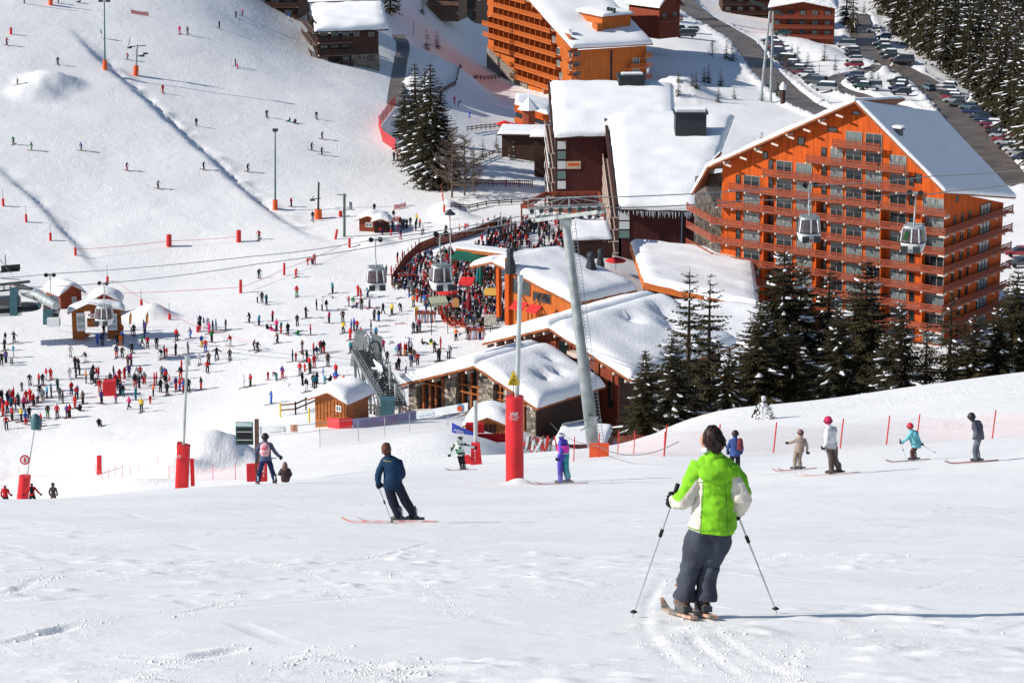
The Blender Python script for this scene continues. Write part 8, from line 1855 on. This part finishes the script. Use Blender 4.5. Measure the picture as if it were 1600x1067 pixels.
def near(u, v, hpx, J, label, mats, head, skis=None, poles=(), hat=None, pack=None, hair=None, extra=None, skip=6.0, y=None, lvl=2, zones=None, wr=.012, bootm=None, skim=None, base=1.70, name='person', sink=0.0, feet=True):
    g = G(u, v, skip) if y is None else U(u, v, y)
    if y is not None: g = Vector((g.x, g.y, H(g.x, g.y)))
    s = hpx * (g.y * CT - g.z * ST) / FPX / (base * .975); root = empty(name, g, label, 'person', None, 0)
    J2 = {k: (a * s, b_ * s, c * s, r * s) for k, (a, b_, c, r) in J.items()}; me = skin_body('body', J2, lvl, mats, 0, zones=zones)
    for vx in me.vertices:
        if vx.co.z > .25 * s: vx.co += vx.normal * wr * s * (mnoise.noise(vx.co * (6 / s)) + .5 * mnoise.noise(vx.co * (13 / s)))
    o = bpy.data.objects.new('body', me); link(o, root); 
    def W(p): return g + Vector(p) * s
    if lvl == 2 and 'violet' not in mats[0].name:
        pe, sp, ch, ne = (Vector(J[k][:3]) for k in ('pel', 'spi', 'che', 'nec')); sw = (Vector(J['shoR'][:3]) - Vector(J['shoL'][:3])); kx = .75 + .25 * min(1, abs(sw.x) / .34)
        loft(root, [(W(pe - Vector((0, 0, .07))), .205 * s * kx, .165 * s), (W(pe + Vector((0, 0, .02))), .20 * s * kx, .16 * s), (W(sp), .185 * s * kx, .15 * s), (W(ch), .205 * s * kx, .155 * s), (W(ch.lerp(ne, .55)), .15 * s * kx, .12 * s), (W(ch.lerp(ne, .95)), .075 * s, .08 * s)], mats[0], 'jacket', 40, .014 * s, int(u) % 13, freq=6 / s, sub=5)
        hd_ = Vector(J['hea'][:3]).lerp(Vector(J['top'][:3]), .5); b = MB(); P_ = [W(hd_ + Vector((math.cos(a) * .132, math.sin(a) * .146, .01))) for a in [k * 6.2832 / 16 for k in range(17)]]; b.tube(P_, .014 * s, 6, cap=False); b.build('goggle_strap', M_BLACK, root) if not hair else None
    fl, fr = W((J['ankL'][0], J['ankL'][1], 0)), W((J['ankR'][0], J['ankR'][1], 0))
    if feet: boots(root, [fl, fr], head, bootm or M_BOOT, None, s)
    if skis: ski_pair(root, [fl, fr], skis[0], skis[1], skim, .08 * max(1, s), skis[2] if len(skis) > 2 else .42)
    hc = Vector(J['hea'][:3]).lerp(Vector(J['top'][:3]), .45)
    if hat: kind, m = hat; hairball(root, W(hc + Vector((0, 0, .03))), .125 * s, .14 * s, .13 * s, m, name=kind, rough=.01 if kind == 'helmet' else .05)
    if hair: hairball(root, W(hc + Vector((0, -.02, .02))), .105 * s, .12 * s, .135 * s, hair, seed=int(u), rough=.12)
    if pack:
        m, off, w_ = pack; c = W(Vector(J['che'][:3]) + Vector(off)); loft(root, [(c + Z * -.24 * s, .12 * w_ * s, .08 * s), (c - Z * .16 * s, .16 * w_ * s, .12 * s), (c, .17 * w_ * s, .13 * s), (c + Z * .15 * s, .13 * w_ * s, .10 * s), (c + Z * .22 * s, .05 * s, .04 * s)], m, 'backpack', 20, .012, 3)
    for k, (hn, tu, tv, lab_) in enumerate(poles):
        hp = W(J[hn][:3]); tp = G(tu, tv, skip) if tv is not None else W(tu)
        if (hp - tp).length > 1.9: tp = hp + (tp - hp).normalized() * 1.35
        pole(hp, tp, lab_, r=.012); hand(root, hp, hp - tp, (0, .5, 0) if abs(head) < 1 else (-math.sin(head), math.cos(head), 0), 1.2 * s)
    if not poles:
        for hn in ('hanL', 'hanR'): hand(root, W(J[hn][:3]), (0, 0, 1), (J[hn][0], .3, 0), 1.25 * s)
    return root, g, s, W
def jm(a, t, **k): return [k.get('jacket') or cloth(a), k.get('trousers') or cloth(t), M_SKIN, k.get('head') or M_HELM, M_BOOT, k.get('glove') or cloth('K')]
bluej = mat('petrol_blue_jacket', (.008, .034, .085), .75, .3, 4, .25, 30, spec=.2); navyt = mat('dark_navy_trousers', (.008, .012, .030), .8, .3, 4, .25, 30)
# man in the blue jacket, carving to the left
J = J_(pel=(.03, 0, .93), spi=(.03, .0, 1.08, .165), che=(.02, .0, 1.28, .180), nec=(-.05, .01, 1.47), hea=(-.09, .01, 1.59), top=(-.10, .01, 1.70), shoL=(-.17, .0, 1.36, .10), elbL=(-.27, -.04, 1.10, .085), wriL=(-.28, .02, .88, .06), hanL=(-.28, .06, .81), shoR=(.19, 0, 1.33, .10), elbR=(.25, .02, 1.08, .08), wriR=(.20, .16, .95, .055), hanR=(.16, .22, .92), hipL=(-.07, 0, .84, .13), kneL=(.03, .05, .47, .112), ankL=(.17, 0, .13, .10), toeL=(.15, .08, .08), hipR=(.14, 0, .84, .13), kneR=(.29, .05, .50, .112), ankR=(.48, .08, .15, .10), toeR=(.36, .14, .1))
rt, g, s, W = near(612, 817, 121, J, 'man in dark blue jacket with bare brown hair carving towards the left', jm('N', 'K', jacket=bluej, trousers=navyt, head=M_SKIN), R(80), (R(83), 1.5, .28), [('hanL', (.03, -.16, .03), None, 'pale ski pole of the man in dark blue, planted beside his boots')], hair=M_HAIRB, skim=mat('red_white_ski', (.62, .09, .08), .4, .4, 5, col2=(.6, .6, .6)))
loft(rt, [(W((.02, .01, .80)), .205 * s, .165 * s), (W((.03, .0, .95)), .20 * s, .16 * s), (W((.03, .0, 1.12)), .195 * s, .155 * s), (W((.02, .0, 1.30)), .215 * s, .155 * s), (W((0, .0, 1.40)), .16 * s, .13 * s), (W((-.03, .01, 1.45)), .09 * s, .09 * s)], bluej, 'jacket', 48, .018, 4, freq=5, sub=5)
loft(rt, [(W((-.02, -.02, 1.385)), .155 * s, .125 * s), (W((-.03, -.0, 1.43)), .115 * s, .105 * s), (W((-.045, .0, 1.475)), .085 * s, .085 * s)], bluej, 'collar', 24, .008, 2)
b = MB(); P_ = [W((-.03 + math.cos(a) * .14, math.sin(a) * .13, 1.415)) for a in [math.pi + .5 + k * .26 for k in range(9)]]; b.tube(P_, .014 * s, 6); b.build('collar_trim', mat('olive_trim', (.22, .24, .10), .7), rt)
# person in black, white and green patterned jacket
camo = bpy.data.materials.new('patchwork_cloth'); camo.use_nodes = True; nt = camo.node_tree; vo = nt.nodes.new('ShaderNodeTexVoronoi'); vo.inputs['Scale'].default_value = 11; tc = nt.nodes.new('ShaderNodeTexCoord'); nt.links.new(tc.outputs['Object'], vo.inputs[0]); cr = nt.nodes.new('ShaderNodeValToRGB'); cr.color_ramp.interpolation = 'CONSTANT'; e = cr.color_ramp.elements; e[0].color = (.01, .014, .012, 1); e[1].position = .40; e[1].color = (.62, .68, .64, 1); e2 = e.new(.72); e2.color = (.10, .30, .15, 1); nt.links.new(vo.outputs['Color'], cr.inputs[0]); nt.links.new(cr.outputs[0], nt.nodes['Principled BSDF'].inputs['Base Color'])
J = J_(pel=(.05, 0, .80), spi=(.0, 0, .98), che=(-.02, 0, 1.18), nec=(.02, .02, 1.36), hea=(.04, .04, 1.48), top=(.05, .04, 1.59), shoL=(-.2, 0, 1.25), elbL=(-.36, 0, 1.0), wriL=(-.44, .03, .78), hanL=(-.47, .04, .70), shoR=(.18, 0, 1.27), elbR=(.42, 0, 1.16), wriR=(.66, .03, 1.08), hanR=(.74, .04, 1.05), hipL=(-.03, 0, .74), hipR=(.12, 0, .74), kneL=(.05, 0, .38), kneR=(.18, 0, .38), ankL=(.12, 0, .1), ankR=(.22, 0, .1), toeL=(.1, .1, .05), toeR=(.2, .1, .05))
near(718, 732, 57, J, 'snowboarder in black, white and green patchwork jacket spreading his arms by the banner post', jm('K', 'K', jacket=camo), R(0), (R(80), 1.5), y=118)
# person with backpack standing by the banner post
J = J_(kneL=(-.20, .02, .5), ankL=(-.27, 0, .13), toeL=(-.3, .1, .06), kneR=(.20, .02, .5), ankR=(.30, 0, .13), toeR=(.33, .1, .06), elbL=(-.30, -.03, 1.12), wriL=(-.32, .02, .9), hanL=(-.32, .05, .83), elbR=(.33, -.03, 1.14), wriR=(.46, .05, .98), hanR=(.52, .08, .94))
def zz(c, mi):
    return mi
near(416, 757, 76, J, 'skier in navy with grey sleeves and a pink-white backpack beside the display board', jm('N', 'N', jacket=mat('grey_navy_jacket', (.07, .085, .14), .8, .7, 2.2, col2=(.02, .03, .08))), R(0), (R(10), 1.5), [('hanR', 405, 752, 'ski pole leaning beside the skier with the pink-white backpack')], hat=('helmet', M_HELM), pack=(mat('pink_white_pack', (.62, .50, .52), .7, .6, 7, col2=(.55, .06, .08)), (0, -.17, -.02), 1.0), y=86)
# purple one-piece suit
J = J_(pel=(-.01, 0, .92), spi=(-.02, 0, 1.1), che=(-.01, 0, 1.30), nec=(-.04, .0, 1.47), hea=(-.06, 0, 1.58), top=(-.06, 0, 1.69), shoL=(-.10, -.08, 1.38), shoR=(.08, .10, 1.38), elbL=(-.06, -.22, 1.12), wriL=(-.16, -.2, .92), hanL=(-.2, -.18, .88), elbR=(.10, .22, 1.12), wriR=(-.05, .22, .95), hanR=(-.1, .22, .92), kneL=(-.10, -.06, .5), ankL=(-.08, -.08, .12), toeL=(-.2, -.08, .06), kneR=(.04, .08, .5), ankR=(.16, .08, .12), toeR=(.04, .08, .06))
purp = mat('violet_suit', (.07, .055, .42), .6, .25, 3, .3, 20); turq = mat('turquoise_panel', (.02, .28, .32), .6, .2, 3)
rt, g, s, W = near(880, 719, 82, J, 'skier in purple one-piece suit with pink patch and white headband beside the lift tower', [purp, purp, M_SKIN, cloth('N'), M_BOOT, cloth('N')], R(90), (R(88), 1.7, .38), [('hanL', 905, 722, 'left ski pole of the skier in the purple suit'), ('hanR', 908, 719, 'right ski pole of the skier in the purple suit')], y=77.5, zones=lambda c, mi: mi)
loft(rt, [(W((.0, -.10, 1.10)), .17 * s, .10 * s), (W((.0, -.10, 1.2)), .19 * s, .12 * s), (W((.0, -.09, 1.3)), .18 * s, .12 * s)], mat('magenta_patch', (.60, .03, .36), .6), 'chest_patch', 20, .005); loft(rt, [(W((-.0, -.10, 1.06)), .175 * s, .12 * s), (W((.0, -.1, 1.09)), .175 * s, .12 * s)], cloth('W'), 'belt', 20, .002)
loft(rt, [(W((.17, .02, .22)), .08 * s, .1 * s), (W((.10, .03, .55)), .085 * s, .13 * s), (W((.09, .03, .9)), .10 * s, .16 * s), (W((.12, .03, 1.3)), .07 * s, .14 * s)], turq, 'back_panel', 20, .006); loft(rt, [(W((-.06, 0, 1.60)), .115 * s, .125 * s), (W((-.06, 0, 1.66)), .115 * s, .125 * s)], cloth('W'), 'headband', 24, .001)
# right-hand group
side_l = dict(shoL=(-.05, -.16, 1.38), shoR=(.05, .16, 1.38))
near(1148, 723, 70, J_(), 'standing skier in blue jacket with maroon backpack behind the woman in green', jm('B', 'K', jacket=mat('slate_blue_jacket', (.035, .075, .24), .75, .4, 3)), R(0), None, y=79, pack=(mat('maroon_pack', (.16, .02, .035), .7, .3, 4), (.17, -.12, .0), .7), hat=('hat', M_HELM))
J = J_(che=(.08, 0, 1.22), spi=(.05, 0, 1.05), nec=(.06, .02, 1.38), hea=(.05, .04, 1.50), top=(.05, .04, 1.61), pel=(0, 0, .86), shoL=(-.12, 0, 1.28), shoR=(.24, 0, 1.26), elbL=(-.30, 0, 1.18), wriL=(-.45, .05, 1.14), hanL=(-.5, .06, 1.13), elbR=(.32, 0, 1.0), wriR=(.34, .03, .78), hanR=(.34, .04, .72), kneL=(-.16, .03, .46), ankL=(-.14, 0, .12), kneR=(.02, .03, .46), ankR=(.08, 0, .12))
near(1248, 719, 64, J, 'beige-clad child skier with striped bobble hat and outstretched pole by the net', jm('E', 'D', jacket=mat('beige_jacket', (.34, .27, .22), .8, .5, 3), trousers=mat('beige_trousers', (.30, .24, .19), .8, .3, 3)), R(60), (R(70), 1.3), [('hanL', 1213, 702, 'outstretched left pole of the beige child skier'), ('hanR', 1284, 710, 'trailing right pole of the beige child skier')], hat=('bobble_hat', mat('striped_hat', (.20, .09, .10), .8, .6, 9)), y=81)
J = J_(che=(-.06, 0, 1.30), spi=(-.04, 0, 1.1), nec=(-.10, .02, 1.47), hea=(-.12, .03, 1.58), top=(-.12, .03, 1.69), pel=(-.02, 0, .92), shoL=(-.16, -.12, 1.38), shoR=(.06, .12, 1.38), elbL=(-.16, -.2, 1.1), wriL=(-.24, -.12, .9), hanL=(-.27, -.1, .86), elbR=(.10, .16, 1.12), wriR=(0, .2, .92), hanR=(-.05, .2, .88), kneL=(.0, -.05, .5), ankL=(.02, -.06, .12), kneR=(.12, .08, .5), ankR=(.26, .1, .12), toeL=(-.08, -.06, .06), toeR=(.14, .1, .06))
near(1298, 735, 88, J, 'skier in white jacket, raspberry hat and brown trousers heading left', jm('W', 'D', trousers=mat('taupe_trousers', (.12, .085, .07), .8, .4, 3)), R(85), (R(84), 1.75, .36), [('hanL', 1318, 736, 'ski pole of the skier in the white jacket')], hat=('hat', mat('raspberry_wool', (.52, .02, .09), .8, .2, 9)), y=73, skim=mat('pale_red_ski', (.6, .25, .2), .4, .4, 5, col2=(.6, .55, .5)))
J = J_(pel=(.10, 0, .62), spi=(.03, 0, .80), che=(-.02, 0, 1.0), nec=(-.10, .02, 1.15), hea=(-.14, .03, 1.26), top=(-.14, .03, 1.37), shoL=(-.14, -.1, 1.08), shoR=(.08, .1, 1.08), elbL=(-.28, -.1, .86), wriL=(-.42, -.06, .76), hanL=(-.47, -.04, .73), elbR=(.2, .1, .84), wriR=(.28, .1, .68), hanR=(.3, .1, .62), hipL=(.06, -.06, .58), hipR=(.12, .06, .58), kneL=(-.05, -.06, .36), kneR=(.02, .08, .36), ankL=(.0, -.06, .12), ankR=(.08, .08, .12), toeL=(-.1, -.06, .06), toeR=(-.02, .08, .06))
near(1426, 722, 70, J, 'crouching child in cyan jacket and red helmet with poles spread', jm('C', 'D', trousers=mat('maroon_trousers', (.09, .035, .03), .8, .3, 3), jacket=mat('cyan_jacket', (.16, .50, .56), .7, .4, 3)), R(85), (R(86), 1.4, .36), [('hanL', 1417, 722, 'short front pole of the crouching child in cyan'), ('hanR', 1482, 720, 'long rear pole of the crouching child in cyan')], hat=('helmet', mat('red_helmet', (.55, .02, .03), .35, coat=.4)), y=80)
J = J_(che=(.02, 0, 1.24), spi=(.08, 0, 1.06), pel=(.10, 0, .88), nec=(-.08, .02, 1.38), hea=(-.15, .03, 1.46), top=(-.16, .03, 1.57), shoL=(-.08, -.12, 1.31), shoR=(.12, .12, 1.31), elbL=(.02, -.2, 1.04), wriL=(-.08, -.16, .86), hanL=(-.11, -.14, .82), elbR=(.16, .16, 1.06), wriR=(.05, .2, .88), hanR=(.0, .2, .84), hipL=(.08, -.06, .84), hipR=(.12, .06, .84), kneL=(-.02, -.05, .48), ankL=(.04, -.06, .12), kneR=(.06, .08, .48), ankR=(.12, .08, .12), toeL=(-.08, -.06, .06), toeR=(0, .08, .06))
near(1522, 734, 80, J, 'skier in charcoal jacket and grey-blue trousers leaning forward at the far right', jm('K', 'E', jacket=mat('charcoal_jacket', (.035, .035, .05), .75, .6, 3, col2=(.10, .11, .14)), trousers=mat('grey_blue_trousers', (.12, .14, .18), .8, .3, 3)), R(86), (R(86), 1.6, .40), [('hanR', 1546, 731, 'rear ski pole of the skier in charcoal at the far right')], hat=('hat', M_HELM), y=75)
# small group behind the edge of the piste at left
J = J_(elbL=(-.36, -.02, 1.16), wriL=(-.5, .05, 1.0), hanL=(-.55, .06, .95), elbR=(.36, -.02, 1.16), wriR=(.5, .05, 1.0), hanR=(.56, .06, .95), kneL=(-.16, .03, .5), kneR=(.16, .03, .5))
near(51, 790, 42, J, 'person in red jacket with dark backpack, back turned, beside the leaning red pad', jm('R', 'K'), R(0), None, y=150, pack=(cloth('K'), (0, -.16, 0), .7), lvl=1)
near(9, 786, 40, J_(hanR=(.4, .1, 1.0), wriR=(.36, .1, 1.02)), 'person in red jacket and black trousers at the far left edge', jm('R', 'K'), R(0), None, y=150, lvl=1)
near(84, 790, 38, J_(), 'figure in dark hooded coat standing alone right of the leaning red pad', jm('D', 'D', jacket=mat('olive_black_coat', (.05, .045, .04), .8)), R(60), None, y=150, lvl=1, hat=('hood', mat('olive_black_coat', (.05, .045, .04), .8)))
rt, g, s, W = near(446, 757, 33, POSES['sit'], 'person with long brown hair sitting in the snow beside the backpack skier', jm('D', 'D', jacket=mat('brown_coat', (.07, .05, .05), .8, .4, 3)), R(-40), None, y=87, base=.98, lvl=1, feet=False)
hairball(rt, W((0, -.04, .78)), .13 * s, .13 * s, .24 * s, mat('light_brown_hair', (.20, .12, .09), .7, .4, 20), rough=.1)

# ------------------------------------------------------------------ powder snow hanging in the air
def puff(u, v, y, rx, ry, rz_, dens, label, seed):
    c = U(u, v, y); m = bpy.data.materials.new('powder'); m.use_nodes = True; nt = m.node_tree; n = nt.nodes; l = nt.links; n.remove(n['Principled BSDF']); pv = n.new('ShaderNodeVolumePrincipled'); pv.inputs['Color'].default_value = (.97, .97, .98, 1); pv.inputs['Anisotropy'].default_value = .3
    tc = n.new('ShaderNodeTexCoord'); ln = n.new('ShaderNodeVectorMath'); ln.operation = 'LENGTH'; l.new(tc.outputs['Object'], ln.inputs[0]); mr = n.new('ShaderNodeMapRange'); mr.inputs[1].default_value = 1.0; mr.inputs[2].default_value = .1; mr.interpolation_type = 'SMOOTHSTEP'; l.new(ln.outputs['Value'], mr.inputs[0])
    no = n.new('ShaderNodeTexNoise'); no.inputs['Scale'].default_value = 1.8; no.inputs['Detail'].default_value = 3; mp = n.new('ShaderNodeMapping'); mp.inputs['Location'].default_value = (seed, 0, 0); l.new(tc.outputs['Object'], mp.inputs[0]); l.new(mp.outputs[0], no.inputs[0]); m2 = n.new('ShaderNodeMapRange'); m2.inputs[1].default_value = .42; m2.inputs[2].default_value = .68; l.new(no.outputs['Fac'], m2.inputs[0])
    q = n.new('ShaderNodeMath'); q.operation = 'MULTIPLY'; l.new(mr.outputs[0], q.inputs[0]); l.new(m2.outputs[0], q.inputs[1]); q2 = n.new('ShaderNodeMath'); q2.operation = 'MULTIPLY'; q2.inputs[1].default_value = dens; l.new(q.outputs[0], q2.inputs[0]); l.new(q2.outputs[0], pv.inputs['Density']); l.new(pv.outputs[0], n['Material Output'].inputs['Volume'])
    b = ML(); b.lathe([(math.sin(math.pi * k / 10), -math.cos(math.pi * k / 10)) for k in range(1, 10)], (0, 0, 0), 20); o = bpy.data.objects.new('powder_snow', b.mesh('powder_snow', m)); o.location = c; o.scale = (rx, ry, rz_); link(o); tag(o, label, 'powder snow', None, 'stuff')
puff(672, 808, 45.5, .95, .7, .26, 2.8, 'puff of powder snow trailing behind the skis of the man in dark blue', 1)
puff(905, 772, 50, 1.9, 2.0, .55, .35, 'thin drifting cloud of powder snow left of the woman in green', 4)
puff(1195, 790, 42, 1.0, 1.2, .32, .5, 'small drift of powder snow right of the woman in green', 9)
